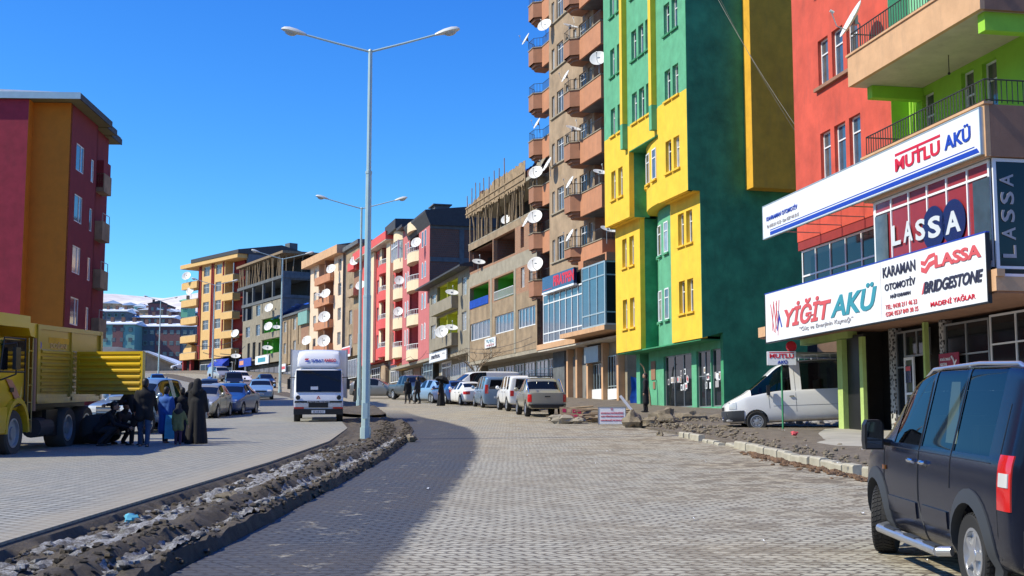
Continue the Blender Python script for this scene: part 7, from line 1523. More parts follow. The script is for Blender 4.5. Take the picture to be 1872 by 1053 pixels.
def person(label, loc, rz, h=1.72, top='cloth_black', legs='cloth_charcoal', coat=0., robe=None, hair='short', stride=.12, armL=(.04, .12), armR=(-.03, .12), lean=0., scarf=None, group=None, crouch=False, head_turn=0., hatm=None):
    """faces +x. armX = (forward swing of the hand, outward)"""
    s = h / 1.75; root = thing('person', label, 'person', loc, rz, group)
    def V3(x, y, z): return (x * s + lean * s * max(0, z - .9), y * s, z * s)
    if crouch:
        hip, kn, an, sh, hd = (-.12, .42), (.32, .50), (.05, .08), (.18, .86), (.30, 1.06)
    else: hip, kn, an, sh, hd = (0, .93), (.02, .50), (0, .08), (0, 1.42), (.02, 1.62)
    H = lambda y, p: (p[0] * s + (0 if crouch else lean * s * max(0, p[1] - .9)), y * s, p[1] * s)
    body, jk, tr = [], [], []
    hc = H(0, hd); nb = H(0, (sh[0], sh[1] + .02)); 
    body += [('b', hc, .098 * s, (1.08, .82, 1.24)), ('t', H(0, (sh[0], sh[1])), (hc[0] - .015 * s, 0, hc[2] - .06 * s), .055 * s, .052 * s), ('b', (hc[0] + .105 * s, 0, hc[2] - .015 * s), .017 * s, (1, .8, 1.3)), ('b', (hc[0] + .075 * s, 0, hc[2] - .085 * s), .03 * s, (1, 1.1, .9)), ('b', (hc[0] - .005 * s, .082 * s, hc[2] - .01 * s), .022 * s, (.8, .5, 1.3)), ('b', (hc[0] - .005 * s, -.082 * s, hc[2] - .01 * s), .022 * s, (.8, .5, 1.3))]
    cm = ((hip[0] + sh[0]) / 2, (hip[1] + sh[1]) / 2)
    tor = [('b', H(0, (sh[0] * .9 + hip[0] * .1, sh[1] - .10)), .17 * s, (.72, 1.08, .85)), ('b', H(0, cm), .155 * s, (.72, 1.0, 1.25)), ('b', H(0, (hip[0], hip[1] + .02)), .16 * s, (.78, 1.05, .8))]
    for y in (-.1, 0, .1): tor.append(('t', H(y, (hip[0], hip[1] + .02)), H(y * 1.35, (sh[0], sh[1] - .08)), .105 * s, .09 * s))
    body += tor; jk += [(a[0], a[1], a[2] * 1.1, a[3]) if a[0] == 'b' else ('t', a[1], a[2], a[3] * 1.12, a[4] * 1.12) for a in tor]
    hands = MB()
    for sd_, (fw, ow) in ((1, armL), (-1, armR)):
        S0 = H(sd_ * .185, (sh[0], sh[1] - .03)); E = (S0[0] + fw * .35 * s, S0[1] + sd_ * ow * .45 * s, S0[2] - .29 * s + abs(fw) * .12 * s); Wp = (E[0] + fw * s * .9 + .03 * s, E[1] + sd_ * ow * .25 * s - sd_ * .02 * s, E[2] - .26 * s + max(0, fw) * .42 * s)
        body += [('t', S0, E, .048 * s, .04 * s), ('t', E, Wp, .04 * s, .026 * s)]; jk += [('t', S0, E, .068 * s, .058 * s), ('t', E, (E[0] * .08 + Wp[0] * .92, E[1] * .08 + Wp[1] * .92, E[2] * .08 + Wp[2] * .92), .056 * s, .045 * s)]
        hand(hands, Wp, Vector(Wp) - Vector(E), sd_, s)
    for sd_ in (1, -1):
        if crouch: hj, kj, aj = H(sd_ * .1, hip), H(sd_ * .16, kn), H(sd_ * .13, (an[0] - (.1 if sd_ < 0 else 0), an[1]))
        else: hj = H(sd_ * .09, (hip[0], hip[1] - .04)); kj = H(sd_ * .1, (kn[0] + sd_ * stride * .5 + abs(stride) * .2, kn[1])); aj = H(sd_ * .1, (an[0] + sd_ * stride, an[1]))
        body += [('t', hj, kj, .082 * s, .056 * s), ('t', kj, aj, .054 * s, .036 * s), ('t', (aj[0] - .04 * s, aj[1], .045 * s), (aj[0] + .14 * s, aj[1], .035 * s), .036 * s, .03 * s)]
        tr += [('t', hj, kj, .098 * s, .075 * s), ('t', kj, (aj[0], aj[1], aj[2] + .03 * s), .072 * s, .062 * s)]
        MB().ball((aj[0] + .05 * s, aj[1], .04 * s), .05 * s, 8, 0, (2.7, .95, .85)).build('shoe', 'shoe', root, smooth=True)
    b_ = remesh(body, 'body', 'skin', root, .017 * max(s, .8), 2)
    kk = len(b_.data.vertices); hm = hands.mesh('h', 'skin', smooth=True); bm = bmesh.new(); bm.from_mesh(b_.data); bm.from_mesh(hm); bm.to_mesh(b_.data); bm.free(); b_.data.polygons.foreach_set('use_smooth', [True] * len(b_.data.polygons))
    e = MB()
    for sd_ in (1, -1): e.ball((hc[0] + .09 * s, sd_ * .034 * s, hc[2] + .012 * s), .011 * s, 6)
    e.build('eyes', 'hair', root); MB().ball((hc[0] + .094 * s, 0, hc[2] - .055 * s), .018 * s, 6, 0, (.4, 1.3, .35)).build('mouth', 'cloth_purple', root)
    if coat:
        for y in (-.08, .08): jk.append(('t', H(y, (hip[0], hip[1])), H(y * 1.4, (hip[0], hip[1] - coat)), .13 * s, .135 * s))
    if not robe:
        jk.append(('t', H(0, (sh[0], sh[1] - .02)), (hc[0] - .02 * s, 0, hc[2] - .12 * s), .10 * s, .07 * s)); remesh(jk, 'jacket', top, root, .02); remesh(tr, 'trousers', legs, root, .02)
    else:
        rb = list(jk); n = 7
        for i in range(n):
            a = 2 * math.pi * i / n; rb.append(('t', H(.08 * math.sin(a), (hip[0] + .06 * math.cos(a), 1.15)), H(.24 * math.sin(a), (hip[0] + .20 * math.cos(a), .06)), .12 * s, .085 * s))
        rb.append(('t', H(0, (sh[0], sh[1] - .02)), (hc[0] - .02 * s, 0, hc[2] - .10 * s), .13 * s, .09 * s)); remesh(rb, 'robe', robe, root, .024, 4)
    if hair == 'short': 
        o = remesh([('b', (hc[0] - .022 * s, 0, hc[2] + .032 * s), .102 * s, (1.02, .9, 1.1)), ('b', (hc[0] - .05 * s, 0, hc[2] - .02 * s), .085 * s, (.9, .95, 1.1))], 'hair', 'hair', root, .018)
    else:
        remesh([('b', (hc[0] - .022 * s, 0, hc[2] + .02 * s), .118 * s, (1.02, .95, 1.2)), ('t', (hc[0] - .05 * s, 0, hc[2] - .02 * s), (sh[0] * s - .03 * s, 0, sh[1] * s - .03 * s), .11 * s, .15 * s), ('t', (hc[0] - .05 * s, .1 * s, hc[2] - .2 * s), (hc[0] - .05 * s, -.1 * s, hc[2] - .2 * s), .10 * s, .10 * s)], 'headscarf', hair, root, .02)
    if hatm: MB().lathe([(.001, .05), (.09, .04), (.115, 0), (.16, -.005)], 16, 0, (hc[0] - .01, 0, hc[2] + .08 * s)).build('cap', hatm, root, smooth=40)
    return root
GP = 'people gathered behind the tipper truck'
def at(x, y): return (x, y, gz(y) + .03)
person('tall woman in a long black robe and headscarf, rightmost of the group behind the tipper', at(-8.27, 33.9), R(80), 1.72, robe='cloth_black', hair='cloth_black', group=GP, armL=(.1, .1), armR=(.1, .1))
person('second woman in a black robe standing close behind the tall one', at(-8.62, 34.7), R(100), 1.62, robe='cloth_charcoal', hair='cloth_black', group=GP, armL=(.1, .1), armR=(.1, .1))
person('small child in an olive green hooded coat with its back to the camera', at(-8.57, 33.2), R(90), 1.10, top='cloth_olive', legs='cloth_purple', coat=.2, group=GP, hair='cloth_charcoal', stride=.05, armR=(.05, .3))
person('woman in a bright blue jacket carrying a pale blue bag, left of the child', at(-9.22, 34.4), R(75), 1.52, top='cloth_blue', legs='cloth_navy', coat=.5, group=GP, hair='short', armR=(.15, .1))
person('boy in a black jacket standing just behind the child in olive green', at(-8.82, 34.5), R(110), 1.50, top='cloth_black', legs='cloth_navy', group=GP)
person('man in a black jacket and blue jeans standing at the tailgate', at(-9.25, 32.5), R(100), 1.74, top='cloth_black', legs='cloth_denim', coat=.15, group=GP, armL=(.15, .15), armR=(.2, .15), stride=.16)
person('stooping man in black leaning towards the open tailgate', at(-9.62, 33.2), R(165), 1.7, top='cloth_charcoal', legs='cloth_black', group=GP, lean=.45, armL=(.45, .1), armR=(.5, .1), stride=.1)
person('man in dark clothes crouching by the rear wheels of the tipper', at(-10.45, 33.0), R(10), 1.7, top='cloth_black', legs='cloth_charcoal', group=GP, crouch=True, armL=(.5, .05), armR=(.4, .1))
person('second crouching man in dark clothes, half hidden under the tailgate', at(-10.35, 34.0), R(-30), 1.7, top='cloth_charcoal', legs='cloth_black', group=GP, crouch=True, armL=(.4, .1), armR=(.3, .1))
bag = thing('carrier_bag', 'pale blue and white carrier bag held by the woman in the blue jacket', 'bag', (-9.0, 34.0, gz(34) + .2), 0)
sheet('bag', 'cloth_teal', bag, [(-.14, -.05, 0), (.14, -.05, 0), (.12, 0, .62), (-.12, 0, .62)], 6, 8, .05); sheet('bag_back', 'cloth_teal', bag, [(-.14, .07, 0), (.14, .07, 0), (.12, .02, .62), (-.12, .02, .62)], 6, 8, .05, 2)
spare = thing('spare_wheel', 'dark lorry tyre lying against the rear of the tipper', 'tyre', (-10.75, 33.8, gz(33.8) + .45), R(30)); t_ = link('tyre', WH[(.52, .5, 'steel')][0], spare); t_.rotation_euler = (R(70), 0, 0)
person('woman in black holding a dark umbrella beside the pale blue hatchback', (-4.25, 77.2, gz(77.2)), R(160), 1.6, robe='cloth_black', hair='cloth_black', armR=(.5, .02))
um = thing('umbrella', 'black umbrella tipped over the shoulder of the woman in black', 'umbrella', (-4.35, 77.1, gz(77.2) + 1.0), 0); um.rotation_euler = (R(-12), R(18), 0)
k = MB(); k.lathe([(.001, .85), (.2, .80), (.38, .66), (.47, .5), (.465, .5), (.37, .645), (.19, .785), (.001, .835)], 8); k.build('canopy', 'cloth_black', um); MB().tube((0, 0, 0), (0, 0, .9), .012).build('shaft', 'black_metal', um)
person('man in black standing at the nose of the dark double cab', (-6.62, 81.9, gz(81.9)), R(120), 1.62, group='two men in black by the dark double cab', coat=.2)
person('taller man in black at the right of the pair by the dark double cab', (-5.98, 81.7, gz(81.7)), R(150), 1.74, group='two men in black by the dark double cab', top='cloth_charcoal')
person('man in a long black coat standing on the step of the green building entrance', (5.62, 54.2, 2.62), R(170), 1.66, top='cloth_black', legs='cloth_black', coat=.5, armL=(.02, .05), armR=(.02, .05), stride=.04)
person('person in a long black coat between the courier truck and the second lamp pole', (-10.35, 86.5, gz(86.5)), R(-60), 1.72, robe='cloth_black', hair='cloth_black')
person('person in dark jacket and pale trousers behind the second lamp pole', (-10.6, 92.2, gz(92.2)), R(80), 1.62, top='cloth_charcoal', legs='cloth_purple')
person('pedestrian in blue far up the left carriageway near the black tall car', (-26.3, 112, gz(112)), R(60), 1.7, top='cloth_blue', legs='cloth_denim')
# ------------------------------------------------ street lamps
def lamp(label, x, y, z, rz, h=11.6):
    t = thing('street_lamp', label, 'street lamp', (x, y, z), rz, 'double armed street lamps along the median'); k = MB(); n = 8
    k.tube((0, 0, -.1), (0, 0, .35), .16, .158, n); k.tube((0, 0, .35), (0, 0, h * .36), .125, .115, n); k.tube((0, 0, h * .36), (0, 0, h * .68), .10, .088, n); k.tube((0, 0, h * .68), (0, 0, h), .072, .062, n); k.ball((0, 0, h), .07, 6)
    for zz in (h * .36, h * .68): k.tube((0, 0, zz - .04), (0, 0, zz + .04), .12 if zz < h / 2 else .1, n=n)
    k.build('pole', 'pole_paint', t, smooth=25)
    for sd_ in (1, -1):
        a = MB().path([(0, 0, h - .02), (sd_ * 1.0, 0, h + .24), (sd_ * 2.0, 0, h + .52)], [.036, .034, .032], 8).build('arm', 'pole_paint', t, smooth=30)
        hd = MB(); e = []
        prof = [(0, .05, .05), (.1, .09, .08), (.3, .15, .12), (.52, .165, .13), (.68, .13, .10), (.76, .05, .04)]; rings = []
        for x_, w_, hh in prof:
            rings.append([(x_, w_ * math.cos(2 * math.pi * i / 12), (hh if math.sin(2 * math.pi * i / 12) > 0 else hh * .35) * math.sin(2 * math.pi * i / 12)) for i in range(12)])
        for ra, rb_ in zip(rings, rings[1:]):
            for i in range(12): hd.face([ra[i], ra[(i + 1) % 12], rb_[(i + 1) % 12], rb_[i]])
        hd.face(rings[0]); hd.face(rings[-1]); o = hd.build('lamp_head', 'lamp_shell', t, smooth=40, merge=True); o.location = (sd_ * 1.95, 0, h + .5); o.rotation_euler = (0, -sd_ * R(14) if sd_ > 0 else R(14), 0 if sd_ > 0 else R(180))
        if sd_ < 0: o.rotation_euler = (0, R(-14), R(180))
        l = MB().ball((.46, 0, -.03), .14, 8, 0, (1.35, .85, .75)).build('lamp_glass', 'lamp_glass', o, smooth=True)
        k = MB().box(-.06, .06, .1, .17, .55, 1.0)
    MB().box(-.07, .07, -.165, -.15, .6, 1.05).build('service_hatch', 'pole_paint', t)
    return t
lamp('tall double armed lamp post nearest the camera on the muddy median', -4.26, 37.6, gz(37.6) - .0, R(0))
lamp('second double armed lamp post, seen just behind the nearest one', -8.85, 74.6, gz(74.6) + .05, R(6))
lamp('third double armed lamp post, left of the courier truck', -19.9, 110.5, gz(110.5) + .05, R(14))
lamp('fourth double armed lamp post, in front of the yellow striped block', -34.7, 149, gz(149) + .1, R(20))
lamp('farthest double armed lamp post, against the slate blue far blocks', -56.6, 206, gz(206) + .1, R(24))
# ------------------------------------------------ satellite dishes
def dish_proto():
    b = MB(); n = 24; prof = [(.001, 0), (.15, .008), (.3, .03), (.42, .06), (.5, .088), (.512, .088), (.5, .07), (.3, .012), (.001, -.02)]
    b.lathe(prof, n, 0, axis='x'); me = b.mesh('reflector', 'dish_white', smooth=40)
    for v in me.vertices: v.co.y *= .93
    a = MB().path([(-.02, 0, -.3), (.30, 0, -.34), (.56, 0, -.10)], .014, 6).mesh('feed_arm', 'grey_metal'); l = MB().lathe([(.001, -.06), (.035, -.06), (.035, .05), (.001, .05)], 10, 0, (.58, 0, -.06), 'x').mesh('receiver', 'dish_white'); m_ = MB().path([(-.03, 0, 0), (-.16, 0, -.1), (-.16, 0, -.75)], .02, 6).box(-.1, -.02, -.07, .07, -.12, .12).mesh('mount', 'grey_metal'); return me, a, l, m_
DM = dish_proto()
def dish(b, px, py, v, label, d=.95, az=None, el=28, group=None):
    p = b.at(px, py, v); az = R(-112) if az is None else R(az); t = thing('satellite_dish', label, 'satellite dish', p, az, group)
    el = 62 if az in (R(-60), R(-70), R(-75), R(-80)) else el
    for nm, me, tilt in (('reflector', DM[0], 1), ('feed_arm', DM[1], 1), ('receiver', DM[2], 1), ('mount', DM[3], 0)):
        o = link(nm, me, t); o.scale = (d, d, d); o.rotation_euler = (0, -R(el) if tilt else 0, 0)
    return t
GT_ = 'satellite dishes on the tan tower'; B2 = 'satellite dishes on the cream block'
for b_, px, py, v, lab, d, az, g_ in (
 (S, 1560, 37, .75, 'big thin white dish seen edge on, bolted beside the upper windows of the red wall', 1.2, -178, None),
 (T_, 1094, 108, 1.35, 'round white dish high on the tan tower, right beside the green building', 1.0, -105, GT_),
 (T_, 1043, 49, 1.3, 'flattened white dish on the uppermost near terracotta balcony in view', .95, -60, GT_),
 (T_, 996, 47, .5, 'white dish on the far side top balcony of the tan tower', 1.0, -118, GT_),
 (T_, 962.5, 72, .5, 'narrow edge on dish at the tip of the far side balcony against the sky', .9, -164, GT_),
 (T_, 1035, 140, 1.4, 'grey mesh like dish seen edge on above the third balcony', .8, -164, GT_),
 (T_, 983, 226, .5, 'narrow dish on the third far side balcony down, against the sky', .8, -164, GT_),
 (T_, 1048, 236, 1.3, 'flattened dish on the third near balcony down of the tan tower', .95, -60, GT_),
 (T_, 1097, 316, 1.3, 'shaded reddish dish under a balcony next to the yellow wall', .85, -70, GT_),
 (T_, 1043, 334, 1.4, 'thin edge on dish on the fourth near balcony down', .8, -164, GT_),
 (T_, 1043, 431, 1.4, 'thin edge on dish on the lowest near balcony', .8, -164, GT_),
 (T_, 1112, 421, .9, 'wide flattened dish at the foot of the yellow wall above the showroom', .95, -60, GT_),
 (T_, 980, 316, .5, 'round dish on the lower far side balcony beside the blue tarpaulin', 1.0, -112, GT_),
 (T_, 1002, 301, .5, 'narrow dish against the corner of the tan tower above the tarpaulin', 1.0, -164, GT_),
 (T_, 978, 397, .5, 'large round dish on the lowest far side balcony', 1.05, -108, GT_),
 (T_, 964, 404, .5, 'narrow dish beside the large round one on the lowest far side balcony', .95, -164, GT_),
 (T_, 979, 484, .5, 'large round dish at the lowest corner of the tan tower by the brick windows', 1.1, -110, GT_),
 (Br, 925, 402, -.2, 'dish standing among the wooden props of the brick block', .75, -112, None),
 (Br, 875, 480, .2, 'flattened dish on the open third floor of the brick block', 1.05, -75, None),
 (Mr, 808, 607, .9, 'left of two dishes on the lower lime loggia', 1.15, -105, None), (Mr, 825, 600, .8, 'right of two dishes on the lower lime loggia', 1.1, -75, None), (Mr, 826, 536, .8, 'dish on the upper lime loggia', 1.1, -75, None),
 (Pb, 761, 444, .8, 'large round dish on the top curved balcony of the pink block', 1.05, -112, None), (Pb, 730, 513, .8, 'dish on a cream balcony high on the red strip of the pink block', 1.0, -85, None), (Pb, 728, 570, .8, 'dish on a cream balcony lower on the red strip of the pink block', 1.0, -95, None),
 (Gy, 649, 477, .8, 'white dish high on the narrow grey block', 1.3, -112, None), (Gy, 659, 522, .8, 'white dish lower on the narrow grey block, partly behind the lamp pole', 1.2, -112, None),
 (Cr, 605.5, 492, 1.0, 'dish on the top loggia of the cream block', 1.3, -112, B2), (Cr, 596, 537, 1.0, 'dish on the second loggia of the cream block', 1.3, -112, B2), (Cr, 583, 540, 1.0, 'small flattened dish left of the one on the second loggia of the cream block', 1.1, -75, B2), (Cr, 593, 580, 1.0, 'wide dish on the third loggia of the cream block', 1.6, -100, B2), (Cr, 592, 624, 1.0, 'wide dish on the lowest loggia of the cream block', 1.7, -95, B2),
 (Ol, 561, 623, .9, 'dish on the right of the old brown house', 1.4, -112, None),
 (Dk, 492, 563, .9, 'dish on the bare grey wall of the dark unfinished block', 1.4, -112, None), (Dk, 491, 597, .9, 'dish in the upper green loggia of the dark unfinished block', 1.4, -112, None), (Dk, 506, 599, .9, 'second dish by the upper green loggia beside the lamp pole', 1.3, -80, None), (Dk, 489, 637, .9, 'flattened dish in the lower green loggia of the dark unfinished block', 1.6, -75, None), (Dk, 430, 610, .9, 'dish at the left corner of the dark unfinished block, upper', 1.4, -112, None), (Dk, 431, 652, .9, 'flattened dish at the left corner of the dark unfinished block, lower', 1.6, -80, None),
 (Yl, 341, 505, 1.0, 'dish on the top left balcony of the yellow striped block', 1.6, -100, None), (Yl, 348, 532, .6, 'dish on the second left balcony of the yellow striped block', 1.5, -112, None)):
    dish(b_, px, py, v, lab, d, az, 28, g_)
# ------------------------------------------------ kerb stones, boulders, rubble, snow
rnd = random.Random(3); ym = 'pale concrete kerb stones along the right edge of the road'
ks = [(39.0, .0), (38.36, .03), (37.5, .0), (36.86, -.03)] + [(35.9 - i * .64, rnd.uniform(-.03, .03)) for i in range(20)] + [(22.6, .12)]
base_k = None
for i, (y, dx) in enumerate(ks):
    x = lerp_tab(RR, y) - .05 + dx - (.15 if y > 34 else 0); tilt = rnd.uniform(-.04, .04)
    lab = 'loose pale kerb stone of the four set far up by the rubble' if i < 4 else 'yellowish kerb stone lying loose nearest the dark van' if i == len(ks) - 1 else 'pale kerb stone in the long row right of the road, opposite the shop'
    if base_k is None:
        k = MB(); k.prism([(-.09, -.06), (.09, -.06), (.09, .15), (-.06, .15), (-.09, .12)], -.315, .315, 'y'); base_k = k.mesh('kerb_stone', 'concrete')
    o = link('kerb_stone', base_k); tag(o, lab, 'kerb stone', ym); o.location = (x, y, gz(y) + .02 + rnd.uniform(-.02, .02) - (.10 if 32.9 < y < 36.2 else 0)); o.rotation_euler = (R(2.4), rnd.uniform(-.05, .05), R(3) + tilt + (.4 if i == len(ks) - 1 else 0))
plaster('kerb_concrete', (.40, .37, .29), var=.25, stain=.5); base_k.materials[0] = M['kerb_concrete']
for i, (x, y, r, sq, lab) in enumerate(((4.35, 46.3, .34, (1, .9, .95), 'rounded brown boulder right of the small white notice board'), (5.6, 47.6, .42, (1.1, .9, .75), 'cone shaped heap of brown earth and stone in front of the green building'), (4.9, 46.0, .26, (1.1, 1, .7), 'small grey stone between the boulder and the earth heap'), (6.6, 48.2, .36, (1.6, .9, .7), 'broken slab of brown earth below the shop windows of the green building'), (8.0, 48.6, .3, (1.7, .9, .6), 'low broken ledge of earth near the nose of the white minibus'), (3.5, 52.0, .35, (1.2, 1, .6), 'brown stone beside the debris pile'), (-2.85, 36.2, .16, (1.1, 1, .8), 'pale lump of stone on the ragged right edge of the median'), (-4.0, 18.5, .12, (1.4, 1, .6), 'small sandy stone lying in the snow of the median'), (4.55, 39.9, .1, (1.2, 1, .8), 'small dark stone lying on the road near the far kerb stones'))):
    o = MB().rock((0, 0, r * sq[2] * .6), r, i * 1.7 + 2, 10, sq, rough=.75).build('boulder', 'stone', smooth=35); o.location = (x, y, gz(y) + (.1 if x > 4.8 else 0)); tag(o, lab, 'stone')
k = MB()
for i in range(700):
    y = rnd.choice([rnd.uniform(40, 50), rnd.uniform(43, 49), rnd.uniform(22, 42)]); xe = lerp_tab(RR, y) + .25
    x = xe + abs(rnd.gauss(0, .7)) if y < 41 else xe - .3 + rnd.uniform(0, 4.2); r = rnd.uniform(.012, .06) * (1.5 if y > 43 and rnd.random() < .2 else 1)
    k.rock((x, y, gz(y) + .13 + r * .2 + (.12 if y > 46 else 0)), r, i, 4, (1.2, 1, .7), rough=.8)
tag(k.build('rubble', 'stone', smooth=30), 'scattered rubble and broken stone along the right verge', None, kind='stuff')
k = MB()
for i in range(330):
    y = rnd.uniform(21.5, 30.5); x = lerp_tab(RR, y) - .22 - abs(rnd.gauss(0, .17)); r = rnd.uniform(.015, .06); k.rock((x, y, gz(y) + r * .3), r, i, 4, (1.3, 1.3, .7), rough=.7)
mudmat('red_earth', (.13, .075, .04), (.26, .15, .08))
tag(k.build('gutter_earth', 'red_earth', smooth=30), 'reddish brown earth crumbs in the gutter along the kerb', None, kind='stuff')
def medz(x, y):
    xl, xr = lerp_tab(ML, y), lerp_tab(MRt, y); t = (x - xl) / (xr - xl)
    return gz(y) + lerp_tab([(0, .05), (.07, -.06), (.3, -.03), (.50, .03), (.62, .15), (.68, .15), (.755, .0), (.84, .03), (.89, .12), (.96, .13), (1, -.07)], t) + mound(x, y)
def snowmat():
    m, n, b = nmat('snowpack_mat'); tc = n.nodes.new('ShaderNodeTexCoord')
    n1 = N(n, 'ShaderNodeTexNoise', Scale=9.0, Detail=8.0, Roughness=.75); n.links.new(tc.outputs['Object'], n1.inputs['Vector']); n2 = N(n, 'ShaderNodeTexNoise', Scale=45.0, Detail=4.0, Roughness=.8); n.links.new(tc.outputs['Object'], n2.inputs['Vector'])
    c = mixc(n, ramp(n, n1.outputs[0], .42, .62), (.13, .115, .10), (.50, .50, .50)); c = mixc(n, ramp(n, n2.outputs[0], .56, .66), c, (.10, .085, .07)); n.links.new(c, b.inputs['Base Color']); b.inputs['Roughness'].default_value = .8
    bp = N(n, 'ShaderNodeBump', Strength=1.0, Distance=.03); n.links.new(mathn(n, 'ADD', n1.outputs[0], n2.outputs[0]), bp.inputs['Height']); n.links.new(bp.outputs[0], b.inputs['Normal']); MATS['snowpack'] = m
snowmat()
def snowfield(t0, t1, y0, y1, thr, nt_, name, lab):
    b = MB(); st = .055; ny = int((y1 - y0) / st); G_ = []
    for j in range(ny + 1):
        y = y0 + j * st; xl, xr = lerp_tab(ML, y), lerp_tab(MRt, y); row = []
        for i in range(nt_ + 1):
            t = t0 + (t1 - t0) * i / nt_; x = xl + (xr - xl) * t; ed = min((t - t0), (t1 - t)) / .06; mk_ = noise.fractal(Vector((x * 1.9, y * .7, 9)), 1., 2., 4) * .9 + noise.noise(Vector((x * 8, y * 6, 2))) * .22 - thr - max(0, 1 - ed) * .35 - max(0, (y - y1 + 6) / 14)
            row.append((x, y, medz(x, y) + max(0, mk_) ** .6 * .075 + (noise.noise(Vector((x * 14, y * 12, 1))) * .022 + noise.noise(Vector((x * 31, y * 27, 1))) * .014) * (mk_ > 0) - .004, mk_))
        G_.append(row)
    for j in range(ny):
        for i in range(nt_):
            q = [G_[j][i], G_[j][i + 1], G_[j + 1][i + 1], G_[j + 1][i]]
            if sum(a[3] > 0 for a in q) >= 2: b.face([a[:3] for a in q])
    tag(b.build(name, 'snowpack', smooth=50, merge=True), lab, None, kind='stuff')
snowfield(.09, .56, 8, 31, -.06, 22, 'dirty_snow', 'crumbling dirty snow lying in the bed of the muddy median')
snowfield(.72, .93, 8, 40, -.10, 12, 'snow_ridge', 'narrow line of dirty snow in the trench on the road side of the median')
k = MB()
for i in range(700):
    y = 8.5 + rnd.random() ** 1.3 * 26; xl, xr = lerp_tab(ML, y), lerp_tab(MRt, y); t = rnd.choice([rnd.uniform(.10, .52), rnd.uniform(.74, .92)]); x = xl + (xr - xl) * t
    r = rnd.uniform(.015, .05); k.rock((x, y, medz(x, y) + r * .4), r, i, 4, (1.4, 1.2, .8), rough=1.0)
tag(k.build('snow_lumps', 'snowpack', smooth=40), 'loose lumps of dirty snow on the median', None, kind='stuff')
k = MB()
for i in range(4200):
    y = rnd.uniform(7, 48); xl, xr = lerp_tab(ML, y), lerp_tab(MRt, y); t = rnd.uniform(.08, 1.06); x = xl + (xr - xl) * t; r = rnd.uniform(.01, .045); k.rock((x, y, medz(x, y) + r * .1), r, i, 4, (1.3, 1.2, .7), rough=.9)
tag(k.build('mud_clods', 'mud', smooth=30), 'clods of dark mud and small stones on the median', None, kind='stuff')
k = MB()
for i in range(150): x = rnd.uniform(9.2, 13.5); y = rnd.uniform(44.6, 46.2); r = rnd.uniform(.06, .2); k.rock((x, y, gz(y) + .16), r, i, 5, (1.4, 1, .7), rough=.8)
tag(k.build('snow_bank', 'dirty_snow', smooth=30), 'old grey snow banked in the alley behind the white minibus', None, kind='stuff')
k = MB(); 
for i in range(60):
    y = rnd.uniform(12, 46); x = rnd.uniform(-2.2, 5.2) if rnd.random() < .5 else rnd.uniform(5.6, 9); s_ = rnd.uniform(.02, .06); z = gz(y) + (.02 if x < 5.2 else .19); a = rnd.random() * 3
    k.face([(x + s_ * math.cos(a), y + s_ * math.sin(a), z), (x - s_ * math.sin(a), y + s_ * math.cos(a), z + .02), (x - s_ * math.cos(a), y - s_ * math.sin(a), z), (x + s_ * .8 * math.sin(a), y - s_ * .8 * math.cos(a), z + .015)])
tag(k.build('paper_scraps', 'sign_white'), 'small white scraps of paper and litter on road and verge', None, kind='stuff')
for lab, x, y, z, mt in (('crumpled blue and white cup lying in the snow on the median', -4.55, 15.6, 0, 'cloth_teal'), ('crumpled red and white wrapper on the pavement left of the dark van', 7.75, 35.5, .2, 'sign_pink')):
    o = MB().rock((0, 0, .05), .075, 4, 7, (1.3, .9, .8), rough=.6).build('litter', mt, smooth=30); o.location = (x, y, (medz(x, y) if x < 0 else gz(y) + z) + .02); tag(o, lab, 'litter')
# concrete apron before the shop
b = MB(); ys_ = [20, 24, 28, 30, 31.5, 33, 34.5, 36, 38, 40, 41.5]; 
for j, y in enumerate(ys_):
    xl = [10.8, 10.0, 9.0, 8.2, 7.9, 7.8, 8.0, 8.3, 8.7, 9.3, 9.8][j]
    for i in range(9): x = xl + (16 - xl) * i / 8; b.v.append((x, y + (.15 * noise.noise(Vector((x, y, 0)))), gz(y) + .19 + (.0 if i else -.06)))
for j in range(len(ys_) - 1):
    for i in range(8): a = j * 9 + i; b.f.append((a, a + 1, a + 10, a + 9)); b.m.append(0)
plaster('apron', (.36, .34, .29), var=.2, stain=.0, scale=.7, streak=False, bump=.6); tag(b.build('shop_pavement', 'apron', smooth=True), kind='structure')
# notice board
nb = thing('notice_board', 'low white university notice board with red capital lettering standing among the rubble', 'notice board', (3.73, 48.2, gz(48.2) + .06), R(-2))
MB().box(-.49, .49, -.02, .02, .0, .60).build('board', 'sign_white', nb); MB().box(-.52, .52, -.03, .03, -.02, 0).box(-.52, .52, -.03, .03, .60, .63).box(-.52, -.49, -.03, .03, -.02, .63).box(.49, .52, -.03, .03, -.02, .63).box(-.5, -.47, .0, .03, -.2, 0).box(.47, .5, .0, .03, -.2, 0).build('frame', 'grey_metal', nb)
for tx, w_, z in (('T.C.', .1, .50), ('ANADOLU ÜNİVERSİTESİ', .84, .37), ('AÇIK ÖĞRETİM FAKÜLTESİ', .84, .24), ('HAKKARİ BÜROSU', .84, .10)): text('lettering', tx, 'sign_red', nb, 1, (-w_ / 2, -.026, z), (R(90), 0, 0), width=w_, height=.075, bold=.01)
